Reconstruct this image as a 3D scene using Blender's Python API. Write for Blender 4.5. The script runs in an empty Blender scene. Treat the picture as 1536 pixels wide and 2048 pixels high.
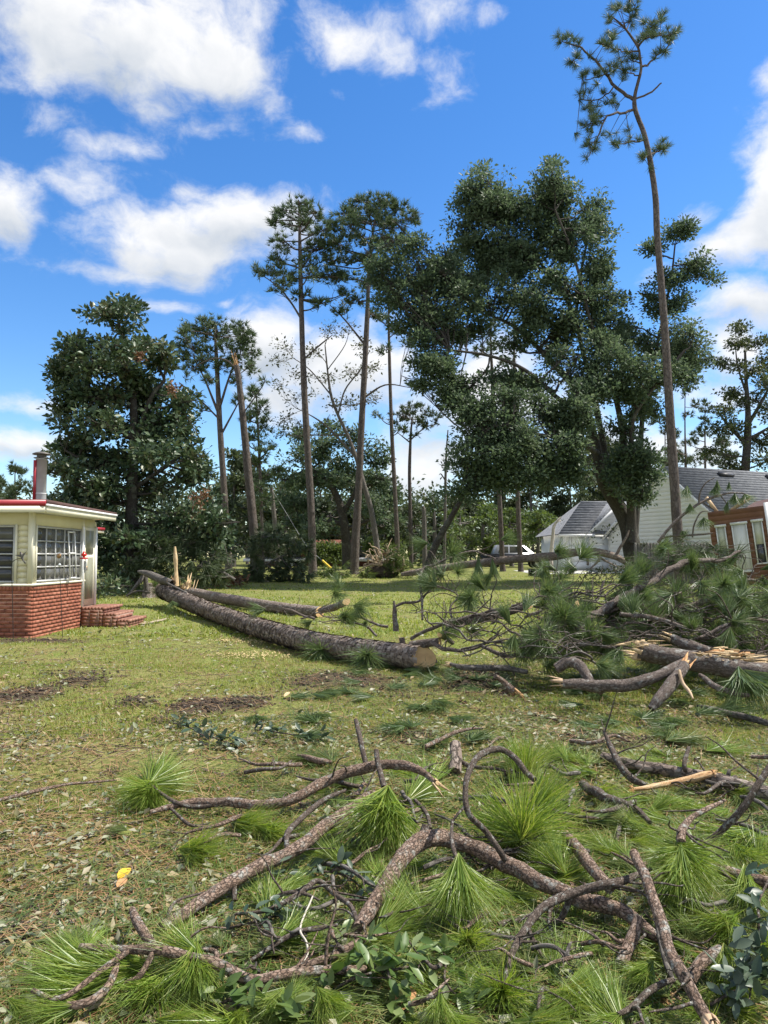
import bpy, math, random
import numpy as np
from mathutils import Vector, Matrix, Quaternion

# ------------------------------------------------------------------ camera, sky, sun, exposure
SC = bpy.context.scene
COL = SC.collection
F = 1500.0                       # focal length in photo pixels (1536 x 2048)
PITCH = math.atan(88 / F)        # horizon sits at row 1112
CZ = 1.6
cam_d = bpy.data.cameras.new('camera')
cam = bpy.data.objects.new('camera', cam_d)
COL.objects.link(cam)
cam_d.sensor_fit = 'VERTICAL'
cam_d.sensor_height = 36.0
cam_d.sensor_width = 27.0
cam_d.lens = 36.0 * F / 2048
cam_d.clip_start = 0.05
cam_d.clip_end = 3000
cam.location = (0, 0, CZ)
cam.rotation_euler = (math.pi / 2 + PITCH, 0, 0)
SC.camera = cam
SC.render.resolution_x, SC.render.resolution_y = 768, 1024
SC.view_settings.view_transform = 'Standard'
SC.view_settings.look = 'None'
SC.view_settings.gamma = 1
SC.view_settings.use_curve_mapping = False
SC.view_settings.exposure = 1.0

SUN_AZ, SUN_EL = math.radians(78), math.radians(57)      # azimuth clockwise from +Y (view direction)
S = Vector((math.cos(SUN_EL) * math.sin(SUN_AZ), math.cos(SUN_EL) * math.cos(SUN_AZ), math.sin(SUN_EL)))
sun_d = bpy.data.lights.new('sun', 'SUN')
sun_d.energy = 3.9
sun_d.angle = math.radians(0.53)
sun_d.color = (1.0, 0.95, 0.86)
sun = bpy.data.objects.new('sun', sun_d)
COL.objects.link(sun)
sun.rotation_euler = S.to_track_quat('Z', 'Y').to_euler()
sun.location = (20, 10, 40)


def azel(px, py):
    x = (px - 768) / F
    u = (1024 - py) / F
    y = math.cos(PITCH) - math.sin(PITCH) * u
    z = math.sin(PITCH) + math.cos(PITCH) * u
    return math.atan2(x, y), math.atan2(z, math.hypot(x, y))


def make_world():
    w = bpy.data.worlds.new('World')
    SC.world = w
    w.use_nodes = True
    nt = w.node_tree
    nt.nodes.clear()
    N, L = nt.nodes.new, nt.links.new
    sky = N('ShaderNodeTexSky')
    sky.sky_type = 'NISHITA'
    sky.sun_disc = False
    sky.sun_elevation = SUN_EL
    sky.sun_rotation = SUN_AZ
    sky.air_density = 1.0
    sky.dust_density = 0.15
    sky.ozone_density = 2.2
    hsv = N('ShaderNodeHueSaturation')
    hsv.inputs['Saturation'].default_value = 1.32
    hsv.inputs['Hue'].default_value = 0.506
    hsv.inputs['Value'].default_value = 1.0
    L(sky.outputs[0], hsv.inputs['Color'])
    bg = N('ShaderNodeBackground')
    bg.inputs[1].default_value = 0.104
    L(hsv.outputs[0], bg.inputs[0])

    def math_(op, a, b=None, c=None, clamp=False):
        n = N('ShaderNodeMath')
        n.operation = op
        n.use_clamp = clamp
        for i, v in enumerate((a, b, c)):
            if v is None:
                continue
            if isinstance(v, (int, float)):
                n.inputs[i].default_value = v
            else:
                L(v, n.inputs[i])
        return n.outputs[0]

    def vec(op, a, b=None):
        n = N('ShaderNodeVectorMath')
        n.operation = op
        for i, v in enumerate((a, b)):
            if v is None:
                continue
            if isinstance(v, tuple):
                n.inputs[i].default_value = v
            else:
                L(v, n.inputs[i])
        return n

    tc = N('ShaderNodeTexCoord')
    sep = N('ShaderNodeSeparateXYZ')
    L(tc.outputs['Generated'], sep.inputs[0])
    az = math_('ARCTAN2', sep.outputs[0], sep.outputs[1])
    hyp = math_('SQRT', math_('ADD', math_('MULTIPLY', sep.outputs[0], sep.outputs[0]), math_('MULTIPLY', sep.outputs[1], sep.outputs[1])))
    el = math_('ARCTAN2', sep.outputs[2], hyp)
    comb = N('ShaderNodeCombineXYZ')
    L(az, comb.inputs[0])
    L(el, comb.inputs[1])

    def noise(src, scale, detail, rough, stretch=(1, 1, 1), off=(0, 0, 0)):
        m = N('ShaderNodeMapping')
        m.inputs['Scale'].default_value = stretch
        m.inputs['Location'].default_value = off
        L(src, m.inputs[0])
        n = N('ShaderNodeTexNoise')
        n.inputs['Scale'].default_value = scale
        n.inputs['Detail'].default_value = detail
        n.inputs['Roughness'].default_value = rough
        L(m.outputs[0], n.inputs['Vector'])
        return n

    warp = noise(tc.outputs['Generated'], 7.0, 3, 0.55)
    wv = vec('SUBTRACT', warp.outputs['Color'], (0.5, 0.5, 0.5)).outputs[0]
    wv = vec('MULTIPLY', wv, (0.09, 0.07, 0.0)).outputs[0]
    ae = vec('ADD', comb.outputs[0], wv).outputs[0]
    clouds = [(250, 60, 240, 115, 1.15), (440, 110, 110, 85, 1.05), (120, 125, 100, 60, .85), (300, 205, 130, 50, .62), (400, 240, 60, 30, .55),
              (690, 70, 110, 55, .66), (760, 105, 80, 36, .72), (870, 30, 75, 40, .74), (870, 140, 60, 45, .58), (970, 30, 50, 25, .55),
              (120, 250, 110, 30, .60), (200, 300, 110, 30, .58), (190, 370, 110, 45, .56), (370, 385, 70, 30, .54), (460, 420, 50, 25, .5),
              (15, 415, 62, 58, 1.1), (340, 490, 165, 62, 1.15), (480, 450, 115, 52, 1.15), (570, 440, 70, 50, 1.0), (300, 545, 190, 26, .68),
              (605, 272, 55, 22, .56), (690, 180, 30, 18, .52), (340, 620, 65, 18, .66), (440, 610, 40, 16, .52),
              (540, 690, 95, 70, 1.1), (680, 745, 150, 85, 1.15), (560, 800, 90, 50, .9), (850, 930, 90, 90, 1.1), (1000, 800, 230, 110, 1.0),
              (50, 800, 90, 22, .72), (20, 885, 75, 34, 1.05), (110, 930, 60, 30, .8),
              (1535, 400, 62, 125, 1.1), (1470, 505, 78, 46, 1.0), (1500, 612, 85, 42, 1.1), (1465, 700, 60, 55, 1.0), (1440, 790, 90, 50, .8),
              (1385, 430, 36, 20, .58), (1515, 165, 36, 28, .72), (1500, 300, 50, 55, .8), (1300, 900, 260, 60, .9), (1290, 540, 40, 25, .6)]
    dens = None
    under = None
    for (px, py, rx, ry, wt) in clouds:
        wt = wt + .10 if wt < .7 else wt
        a0, e0 = azel(px, py)
        sa, se = rx / F * 0.95, ry / F * 0.95
        d = vec('SUBTRACT', ae, (a0, e0, 0)).outputs[0]
        d = vec('MULTIPLY', d, (1 / sa, 1 / se, 0)).outputs[0]
        q = vec('DOT_PRODUCT', d, d).outputs['Value']
        g = math_('MULTIPLY', math_('EXPONENT', math_('MULTIPLY', q, -0.55)), wt)
        dens = g if dens is None else math_('MAXIMUM', dens, g)
        if wt > 0.95 and ry > 30:
            sp = N('ShaderNodeSeparateXYZ')
            L(d, sp.inputs[0])
            u = math_('MULTIPLY', math_('SUBTRACT', 0.25, sp.outputs[1], clamp=True), g, clamp=True)
            under = u if under is None else math_('MAXIMUM', under, u)
    # scattered fair-weather cloud over the rest of the sky
    far = noise(tc.outputs['Generated'], 2.3, 2, 0.5, (1, 1, 1.8), (3.1, 0.4, 1.7))
    out_of_view = N('ShaderNodeMapRange')
    L(sep.outputs[1], out_of_view.inputs[0])
    out_of_view.inputs[1].default_value = 0.72
    out_of_view.inputs[2].default_value = 0.45
    fr = math_('MULTIPLY', math_('MULTIPLY', far.outputs[0], 1.45), out_of_view.outputs[0])
    dens = math_('MAXIMUM', dens, fr)
    fine = noise(ae, 10.0, 10, 0.63, (1, 1.5, 1))
    tot = math_('ADD', dens, math_('MULTIPLY', math_('SUBTRACT', fine.outputs[0], 0.5), 1.75))
    mr = N('ShaderNodeMapRange')
    mr.interpolation_type = 'SMOOTHSTEP'
    L(tot, mr.inputs[0])
    mr.inputs[1].default_value = 0.34
    mr.inputs[2].default_value = 1.06
    cover = math_('MULTIPLY', mr.outputs[0], 0.97)
    fine2 = noise(ae, 13.0, 5, 0.55, (1, 1.3, 1), (0.03, -0.035, 0))
    sh = math_('ADD', math_('MULTIPLY', under, 0.75), math_('MULTIPLY', math_('SUBTRACT', fine2.outputs[0], 0.52), 1.1), clamp=True)
    ramp = N('ShaderNodeValToRGB')
    L(sh, ramp.inputs[0])
    ramp.color_ramp.elements[0].color = (1, 1, 1, 1)
    ramp.color_ramp.elements[0].position = 0.08
    ramp.color_ramp.elements[1].color = (0.50, 0.57, 0.66, 1)
    ramp.color_ramp.elements[1].position = 0.85
    bgc = N('ShaderNodeBackground')
    bgc.inputs[1].default_value = 0.52
    L(ramp.outputs[0], bgc.inputs[0])
    mix = N('ShaderNodeMixShader')
    L(cover, mix.inputs[0])
    L(bg.outputs[0], mix.inputs[1])
    L(bgc.outputs[0], mix.inputs[2])
    out = N('ShaderNodeOutputWorld')
    L(mix.outputs[0], out.inputs[0])
    w.cycles.sampling_method = 'MANUAL'
    w.cycles.sample_map_resolution = 512


make_world()
SC.cycles.max_bounces = 6
SC.cycles.diffuse_bounces = 3
SC.cycles.glossy_bounces = 2
SC.cycles.transmission_bounces = 4
SC.cycles.transparent_max_bounces = 4
SC.cycles.caustics_reflective = False
SC.cycles.caustics_refractive = False
SC.cycles.sample_clamp_indirect = 4

# ------------------------------------------------------------------ numbers and helpers
RNG = np.random.default_rng(11)
random.seed(5)
_LAT = np.random.default_rng(3).random((32, 32, 32))


def vnoise(p):
    p = np.asarray(p, float)
    i = np.floor(p).astype(int)
    f = p - i
    f = f * f * (3 - 2 * f)
    i0, i1 = i % 32, (i + 1) % 32
    r = 0
    for a in (0, 1):
        for b in (0, 1):
            for c in (0, 1):
                ix = (i1 if a else i0)[..., 0]
                iy = (i1 if b else i0)[..., 1]
                iz = (i1 if c else i0)[..., 2]
                wgt = (f[..., 0] if a else 1 - f[..., 0]) * (f[..., 1] if b else 1 - f[..., 1]) * (f[..., 2] if c else 1 - f[..., 2])
                r = r + wgt * _LAT[ix, iy, iz]
    return r


def fbm(p, o=3):
    p = np.asarray(p, float)
    r, a, t = 0, 1.0, 0
    for _ in range(o):
        r = r + a * vnoise(p)
        t += a
        p = p * 2.03 + 5.7
        a *= 0.5
    return r / t


def sstep(a, b, x):
    t = np.clip((x - a) / (b - a), 0, 1)
    return t * t * (3 - 2 * t)


# dug-up soil: (x, y, radius x, radius y, height)
def ray(px, py):
    x = (px - 768) / F
    u = (1024 - py) / F
    return np.array([x, math.cos(PITCH) - math.sin(PITCH) * u, math.sin(PITCH) + math.cos(PITCH) * u])


def at(px, py, Y):
    r = ray(px, py)
    p = r * (Y / r[1])
    p[2] += CZ
    return p


def flat(px, py, h=0.0):
    r = ray(px, py)
    t = (h - CZ) / r[2]
    return np.array([r[0] * t, r[1] * t, h])


SOIL = []
for (px, py, rx, ry, hh, wgt) in [(40, 1398, 75, 22, .05, 1.1), (160, 1370, 60, 12, .03, .7), (270, 1412, 40, 12, .03, .7), (400, 1418, 65, 18, .05, 1.1), (490, 1412, 50, 14, .04, .9), (150, 1352, 70, 8, .02, .6),
                                (330, 1445, 60, 12, .02, .55), (690, 1365, 130, 22, .06, .9), (800, 1390, 110, 20, .03, .6), (960, 1372, 70, 30, .14, 1.2), (1010, 1395, 60, 20, .05, .9), (1200, 1492, 130, 24, .05, .9), (1100, 1440, 120, 20, .02, .6), (1330, 1455, 100, 14, .03, .7),
                                (30, 1890, 95, 50, .02, 1.0), (110, 1870, 70, 35, .01, .6), (840, 1480, 60, 16, .02, .8), (700, 1470, 150, 24, .01, .5), (1350, 1500, 140, 30, .02, .6), (560, 1500, 120, 20, .01, .45), (70, 1700, 60, 30, .01, .4),
                                (80, 1282, 110, 5, .02, .9), (600, 1375, 50, 10, .03, .7)]:
    c = flat(px, py)
    a = flat(px + rx, py)
    b0, b1 = flat(px, py - ry), flat(px, py + ry)
    SOIL.append((c[0], c[1], a[0] - c[0], (b0[1] - b1[1]) / 2, hh, wgt))


def soil(x, y):
    s = np.zeros_like(x)
    h = np.zeros_like(x)
    for (cx, cy, rx, ry, hh, w) in SOIL:
        q = np.exp(-(((x - cx) / rx) ** 2 + ((y - cy) / ry) ** 2) * 0.8)
        s = np.maximum(s, q * w)
        h = np.maximum(h, q * hh)
    return s, h


def gz(x, y):
    x = np.asarray(x, float)
    y = np.asarray(y, float)
    base = 0.63 * sstep(19, 49, y) + 0.05 * (vnoise(np.stack([x * .3, y * .3, x * 0], -1)) - .5) + .05 * (vnoise(np.stack([x * 1.7, y * 1.7, x * 0 + 3], -1)) - .5) + .022 * (vnoise(np.stack([x * 5.1, y * 5.1, x * 0 + 6], -1)) - .5)
    s, h = soil(x, y)
    return base + h * (0.5 + 1.0 * vnoise(np.stack([x * 9, y * 9, x * 0 + 8], -1)))


def onground(px, py, h=0.0):
    """where a pixel ray meets the ground (plus h)"""
    p = flat(px, py, h)
    for _ in range(4):
        p = flat(px, py, h + float(gz(p[0], p[1])))
    return p


class MB:
    def __init__(s):
        s.v, s.q, s.t, s.qm, s.tm, s.bk = [], [], [], [], [], []
        s.n = 0

    def add(s, v, q=None, t=None, mi=0, bk=None):
        v = np.asarray(v, float).reshape(-1, 3)
        s.v.append(v)
        s.bk.append(v if bk is None else np.asarray(bk, float).reshape(-1, 3))
        if q is not None and len(q):
            q = np.asarray(q, int)
            s.q.append(q + s.n)
            s.qm.append(np.full(len(q), mi))
        if t is not None and len(t):
            t = np.asarray(t, int)
            s.t.append(t + s.n)
            s.tm.append(np.full(len(t), mi))
        s.n += len(v)
        return s

    def box(s, c, h, rot=None, mi=0):
        """centre, half sizes, optional 3x3"""
        k = np.array([[x, y, z] for x in (-1, 1) for y in (-1, 1) for z in (-1, 1)], float) * np.array(h)
        if rot is not None:
            k = k @ np.array(rot).T
        return s.add(k + np.array(c), [[0, 1, 3, 2], [4, 6, 7, 5], [0, 4, 5, 1], [2, 3, 7, 6], [0, 2, 6, 4], [1, 5, 7, 3]], mi=mi)

    def bar(s, a, b, w, d, up=(0, 0, 1), mi=0):
        a, b = np.array(a, float), np.array(b, float)
        t = b - a
        ln = np.linalg.norm(t)
        t /= ln
        u = np.cross(t, up)
        if np.linalg.norm(u) < 1e-4:
            u = np.cross(t, (1, 0, 0))
        u /= np.linalg.norm(u)
        n = np.cross(u, t)
        return s.box((a + b) / 2, (ln / 2, w / 2, d / 2), np.stack([t, u, n], 1), mi)

    def quad(s, a, b, c, d, mi=0):
        return s.add([a, b, c, d], [[0, 1, 2, 3]], mi=mi)

    def tri(s, a, b, c, mi=0):
        return s.add([a, b, c], t=[[0, 1, 2]], mi=mi)

    def mesh(s, name, mats, smooth=False, origin=None):
        v = np.concatenate(s.v)
        bk = np.concatenate(s.bk)
        if origin is not None:
            v = v - np.asarray(origin)
        q = np.concatenate(s.q) if s.q else np.zeros((0, 4), int)
        t = np.concatenate(s.t) if s.t else np.zeros((0, 3), int)
        me = bpy.data.meshes.new(name)
        me.vertices.add(len(v))
        me.vertices.foreach_set('co', v.astype(np.float32).ravel())
        li = np.concatenate([q.ravel(), t.ravel()]).astype(np.int32)
        ls = np.concatenate([np.arange(len(q)) * 4, len(q) * 4 + np.arange(len(t)) * 3]).astype(np.int32)
        me.loops.add(len(li))
        me.loops.foreach_set('vertex_index', li)
        me.polygons.add(len(ls))
        me.polygons.foreach_set('loop_start', ls)
        mi = np.concatenate((s.qm or [np.zeros(0)]) + (s.tm or [np.zeros(0)])).astype(np.int32)
        me.polygons.foreach_set('material_index', mi)
        if smooth:
            me.polygons.foreach_set('use_smooth', np.ones(len(ls), bool))
        a = me.attributes.new('bk', 'FLOAT_VECTOR', 'POINT')
        a.data.foreach_set('vector', bk.astype(np.float32).ravel())
        me.update(calc_edges=True)
        me.validate()
        for m in (mats if isinstance(mats, (list, tuple)) else [mats]):
            me.materials.append(m)
        return me

    def build(s, name, mats, parent=None, smooth=False, **k):
        org = np.array(parent.matrix_world.translation) if parent is not None and parent.get('_w') else None
        if parent is not None and org is None:
            org = np.array(WORLD.get(parent.name, (0, 0, 0)))
        me = s.mesh(name, mats, smooth, org)
        o = bpy.data.objects.new(name, me)
        COL.objects.link(o)
        if parent is not None:
            o.parent = parent
            WORLD[o.name] = org
        else:
            WORLD[o.name] = np.zeros(3)
        for kk, vv in k.items():
            o[kk] = vv
        return o


WORLD = {}


def thing(name, label, cat, loc=(0, 0, 0), group=None):
    o = bpy.data.objects.new(name, None)
    COL.objects.link(o)
    o.empty_display_size = 0.2
    o.location = tuple(float(c) for c in loc)
    WORLD[o.name] = np.array(o.location)
    tag(o, label, cat, group)
    return o


def tag(o, label=None, cat=None, group=None, kind=None):
    if label:
        o['label'] = label
    if cat:
        o['category'] = cat
    if group:
        o['group'] = group
    if kind:
        o['kind'] = kind
    return o


def norm(v):
    v = np.asarray(v, float)
    return v / np.maximum(np.linalg.norm(v, axis=-1, keepdims=True), 1e-9)


def catmull(P, n):
    """resample points (k,d) smoothly, n steps per span"""
    P = np.asarray(P, float)
    if len(P) < 3:
        t = np.linspace(0, 1, n + 1)[:, None]
        return P[0] * (1 - t) + P[-1] * t
    Q = np.vstack([2 * P[0] - P[1], P, 2 * P[-1] - P[-2]])
    out = []
    for i in range(1, len(Q) - 2):
        t = np.linspace(0, 1, n, endpoint=False)[:, None]
        a, b, c, d = Q[i - 1], Q[i], Q[i + 1], Q[i + 2]
        out.append(.5 * ((2 * b) + (-a + c) * t + (2 * a - 5 * b + 4 * c - d) * t ** 2 + (-a + 3 * b - 3 * c + d) * t ** 3))
    return np.vstack(out + [P[-1:]])


def tube(mb, P, R, n=7, seg=4, rough=0.0, rs=8.0, mi=0, cap0=None, cap1=None, v0=None, bend=0.0, cutn=None):
    """smooth tapered tube; cap material index or None"""
    P = np.asarray(P, float)
    R = np.asarray(R, float)
    PR = catmull(np.hstack([P, R[:, None]]), seg)
    P, R = PR[:, :3], np.maximum(PR[:, 3], 0.0008)
    if bend:
        ph = RNG.random() * 30
        s_ = np.cumsum(np.r_[0, np.linalg.norm(np.diff(P, axis=0), axis=1)])
        off = np.stack([vnoise(np.stack([s_ * 6 + ph, s_ * 0 + 3 * k + .5, s_ * 0], -1)) - .5 for k in range(3)], -1)
        env = np.minimum(1, s_ / max(s_[-1], 1e-6) * 6)[:, None]
        P = P + off * bend * env
    T = norm(np.gradient(P, axis=0))
    up = np.array([0, 0, 1.0]) if abs(T[0, 2]) < .9 else np.array([1.0, 0, 0])
    U = np.zeros_like(P)
    u = np.cross(T[0], up)
    for i in range(len(P)):
        u = u - T[i] * np.dot(u, T[i])
        u = u / max(np.linalg.norm(u), 1e-9)
        U[i] = u
    V = np.cross(T, U)
    s_ = np.cumsum(np.r_[0, np.linalg.norm(np.diff(P, axis=0), axis=1)])
    if v0 is None:
        v0 = RNG.random() * 50
    a = np.arange(n) / n * 2 * math.pi
    ca, sa = np.cos(a), np.sin(a)
    bk = np.stack([np.outer(R, ca), np.outer(R, sa), np.repeat((s_ + v0)[:, None], n, 1)], -1)
    rr = np.repeat(R[:, None], n, 1)
    if rough:
        rr = rr * (1 + rough * (fbm(bk * np.array([rs, rs, rs * .45]) + 7, 3) - .5) * 2)
    ring = P[:, None] + U[:, None] * (rr * ca)[..., None] + V[:, None] * (rr * sa)[..., None]
    if cutn is not None:
        cn = norm(T[-1] * .25 + norm(np.array(cutn, float)))
        ring[-1] = ring[-1] + T[-1] * (((P[-1] - ring[-1]) @ cn) / (T[-1] @ cn))[:, None]
    m = len(P)
    i = np.arange(m - 1)[:, None] * n
    j = np.arange(n)[None]
    j2 = (j + 1) % n
    q = np.stack([i + j, i + j2, i + n + j2, i + n + j], -1).reshape(-1, 4)
    base = mb.n
    mb.add(ring, q, mi=mi, bk=bk)
    for (cp, k) in ((cap0, 0), (cap1, m - 1)):
        if cp is None:
            continue
        c = P[k]
        vv = np.vstack([ring[k], c[None]])
        bb = np.vstack([bk[k], [[0, 0, bk[k, 0, 2]]]])
        jj = np.arange(n)
        tr = np.stack([jj, (jj + 1) % n, np.full(n, n)], -1)
        if k == 0:
            tr = tr[:, ::-1]
        mb.add(vv, t=tr, mi=cp, bk=bb)
    return P, R, T


def sticks(mb, A, B, ra, rb, n=3, mi=0):
    A, B = np.asarray(A, float), np.asarray(B, float)
    if len(A) == 0:
        return
    T = norm(B - A)
    up = np.where(np.abs(T[:, 2:3]) < .9, np.array([[0, 0, 1.0]]), np.array([[1.0, 0, 0]]))
    U = norm(np.cross(T, up))
    V = np.cross(T, U)
    a = np.arange(n) / n * 2 * math.pi
    ra = np.broadcast_to(ra, (len(A),))[:, None, None]
    rb = np.broadcast_to(rb, (len(A),))[:, None, None]
    d = U[:, None] * np.cos(a)[None, :, None] + V[:, None] * np.sin(a)[None, :, None]
    v = np.concatenate([A[:, None] + d * ra, B[:, None] + d * rb], 1)
    j = np.arange(n)
    q = np.stack([j, (j + 1) % n, (j + 1) % n + n, j + n], -1)
    q = (q[None] + (np.arange(len(A)) * 2 * n)[:, None, None]).reshape(-1, 4)
    mb.add(v.reshape(-1, 3), q, mi=mi)


def unit(n, rng=RNG):
    return norm(rng.normal(size=(n, 3)))


def leaves(mb, C, D, L, W, Nrm=None, fold=.18, mi=0):
    """rhombic leaves from base C along D"""
    n = len(C)
    if Nrm is None:
        Nrm = norm(unit(n) + np.array([0, 0, .8]))
    D = norm(D)
    side = norm(np.cross(D, Nrm))
    up = np.cross(side, D)
    L = np.broadcast_to(L, (n,))[:, None]
    W = np.broadcast_to(W, (n,))[:, None]
    m = C + D * L * .45
    v = np.stack([C, m + side * W * .5 + up * W * fold, C + D * L, m - side * W * .5 + up * W * fold], 1).reshape(-1, 3)
    k = (np.arange(n) * 4)[:, None]
    t = np.concatenate([k + np.array([0, 1, 2]), k + np.array([0, 2, 3])])
    mb.add(v, t=t, mi=mi)


def needles(mb, C, A, k, L, w, spread, rng=RNG, mi=0):
    """k thin blades from each centre, fanned about axis A"""
    n = len(C)
    d = norm(A[:, None] + spread * unit(n * k, rng).reshape(n, k, 3)).reshape(-1, 3)
    c = np.repeat(C, k, 0) + d * 0.02
    ln = L * (0.65 + .5 * rng.random(n * k))[:, None]
    sd = norm(np.cross(d, unit(n * k, rng))) * (w / 2)
    v = np.stack([c - sd, c + sd, c + d * ln], 1).reshape(-1, 3)
    mb.add(v, t=np.arange(n * k * 3).reshape(-1, 3), mi=mi)


# ------------------------------------------------------------------ materials
def mat(name, cols, scale=4.0, rough=.8, bump=0.0, bscale=40.0, island=0.0, obj=0.0, coord='Object', trans=0.0, metal=0.0, spec=.4,
        stretch=(1, 1, 1), detail=5, bdist=.02, tcol=None, lo=.3, hi=.7):
    m = bpy.data.materials.new(name)
    m.use_nodes = True
    nt = m.node_tree
    N, L = nt.nodes.new, nt.links.new
    b = nt.nodes['Principled BSDF']
    out = nt.nodes['Material Output']
    b.inputs['Roughness'].default_value = rough
    b.inputs['Metallic'].default_value = metal
    b.inputs['Specular IOR Level'].default_value = spec
    if coord == 'bk':
        tc = N('ShaderNodeAttribute')
        tc.attribute_name = 'bk'
        src = tc.outputs['Vector']
    else:
        tc = N('ShaderNodeTexCoord')
        src = tc.outputs[coord]
    mp = N('ShaderNodeMapping')
    mp.inputs['Scale'].default_value = stretch
    L(src, mp.inputs[0])
    ns = N('ShaderNodeTexNoise')
    ns.inputs['Scale'].default_value = scale
    ns.inputs['Detail'].default_value = detail
    ns.inputs['Roughness'].default_value = .6
    L(mp.outputs[0], ns.inputs['Vector'])
    mr = N('ShaderNodeMapRange')
    L(ns.outputs[0], mr.inputs[0])
    mr.inputs[1].default_value = lo
    mr.inputs[2].default_value = hi
    fac = mr.outputs[0]
    for (amt, kind) in ((island, 'i'), (obj, 'o')):
        if not amt:
            continue
        if kind == 'i':
            g = N('ShaderNodeNewGeometry')
            r = g.outputs['Random Per Island']
        else:
            g = N('ShaderNodeObjectInfo')
            r = g.outputs['Random']
        mx = N('ShaderNodeMix')
        mx.inputs[0].default_value = amt
        L(fac, mx.inputs[2])
        L(r, mx.inputs[3])
        fac = mx.outputs[0]
    rp = N('ShaderNodeValToRGB')
    els = rp.color_ramp.elements
    while len(els) < len(cols):
        els.new(.5)
    for i, c in enumerate(cols):
        els[i].position = i / max(1, len(cols) - 1)
        els[i].color = (*c[:3], 1)
    L(fac, rp.inputs[0])
    L(rp.outputs[0], b.inputs['Base Color'])
    if bump:
        n2 = N('ShaderNodeTexNoise')
        n2.inputs['Scale'].default_value = bscale
        n2.inputs['Detail'].default_value = 6
        n2.inputs['Roughness'].default_value = .65
        L(mp.outputs[0], n2.inputs['Vector'])
        bp = N('ShaderNodeBump')
        bp.inputs['Strength'].default_value = bump
        bp.inputs['Distance'].default_value = bdist
        L(n2.outputs[0], bp.inputs['Height'])
        L(bp.outputs[0], b.inputs['Normal'])
    if trans:
        t = N('ShaderNodeBsdfTranslucent')
        hs = N('ShaderNodeHueSaturation')
        hs.inputs['Value'].default_value = 1.5
        hs.inputs['Hue'].default_value = .485
        hs.inputs['Saturation'].default_value = 1.1
        L(rp.outputs[0], hs.inputs['Color'])
        L(hs.outputs[0], t.inputs[0])
        mx = N('ShaderNodeMixShader')
        mx.inputs[0].default_value = trans
        L(b.outputs[0], mx.inputs[1])
        L(t.outputs[0], mx.inputs[2])
        L(mx.outputs[0], out.inputs[0])
    return m


def bark(name, crev, plates, scale=30.0, flat_=.35, bump=.8, bdist=.012, lich=None, lscale=9.0):
    """plated bark on tubes (bk: around, around, along)"""
    m = bpy.data.materials.new(name)
    m.use_nodes = True
    nt = m.node_tree
    N, L = nt.nodes.new, nt.links.new
    b = nt.nodes['Principled BSDF']
    b.inputs['Roughness'].default_value = .9
    b.inputs['Specular IOR Level'].default_value = .2
    a = N('ShaderNodeAttribute')
    a.attribute_name = 'bk'
    mp = N('ShaderNodeMapping')
    mp.inputs['Scale'].default_value = (1, 1, flat_)
    L(a.outputs['Vector'], mp.inputs[0])
    nz = N('ShaderNodeTexNoise')
    nz.inputs['Scale'].default_value = scale * 1.3
    nz.inputs['Detail'].default_value = 7
    nz.inputs['Roughness'].default_value = .68
    L(mp.outputs[0], nz.inputs['Vector'])
    wv = N('ShaderNodeVectorMath')
    wv.operation = 'MULTIPLY_ADD'
    L(nz.outputs['Color'], wv.inputs[0])
    wv.inputs[1].default_value = (1.5 / scale,) * 3
    L(mp.outputs[0], wv.inputs[2])
    vo = N('ShaderNodeTexVoronoi')
    vo.feature = 'DISTANCE_TO_EDGE'
    vo.inputs['Scale'].default_value = scale
    L(wv.outputs[0], vo.inputs['Vector'])
    vc = N('ShaderNodeTexVoronoi')
    vc.inputs['Scale'].default_value = scale
    L(wv.outputs[0], vc.inputs['Vector'])
    sp = N('ShaderNodeSeparateColor')
    L(vc.outputs['Color'], sp.inputs[0])
    mxf = N('ShaderNodeMix')
    mxf.inputs[0].default_value = .68
    L(sp.outputs[0], mxf.inputs[2])
    L(nz.outputs[0], mxf.inputs[3])
    rp = N('ShaderNodeValToRGB')
    els = rp.color_ramp.elements
    while len(els) < len(plates):
        els.new(.5)
    for i, c in enumerate(plates):
        els[i].position = .2 + .6 * i / (len(plates) - 1)
        els[i].color = (*c, 1)
    L(mxf.outputs[0], rp.inputs[0])
    mr = N('ShaderNodeMapRange')
    L(vo.outputs['Distance'], mr.inputs[0])
    mr.inputs[2].default_value = .11
    mr.inputs[3].default_value = .38
    mix = N('ShaderNodeMix')
    mix.data_type = 'RGBA'
    L(mr.outputs[0], mix.inputs[0])
    mix.inputs[6].default_value = (*crev, 1)
    L(rp.outputs[0], mix.inputs[7])
    col = mix.outputs[2]
    if lich:
        n3 = N('ShaderNodeTexNoise')
        n3.inputs['Scale'].default_value = lscale
        n3.inputs['Detail'].default_value = 5
        L(a.outputs['Vector'], n3.inputs['Vector'])
        m3 = N('ShaderNodeMapRange')
        L(n3.outputs[0], m3.inputs[0])
        m3.inputs[1].default_value = .56
        m3.inputs[2].default_value = .68
        mx = N('ShaderNodeMix')
        mx.data_type = 'RGBA'
        L(m3.outputs[0], mx.inputs[0])
        L(col, mx.inputs[6])
        mx.inputs[7].default_value = (*lich, 1)
        col = mx.outputs[2]
    L(col, b.inputs['Base Color'])
    ad = N('ShaderNodeMath')
    ad.operation = 'ADD'
    L(mr.outputs[0], ad.inputs[0])
    L(mxf.outputs[0], ad.inputs[1])
    bp = N('ShaderNodeBump')
    bp.inputs['Strength'].default_value = bump
    bp.inputs['Distance'].default_value = bdist
    L(ad.outputs[0], bp.inputs['Height'])
    L(bp.outputs[0], b.inputs['Normal'])
    return m


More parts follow.
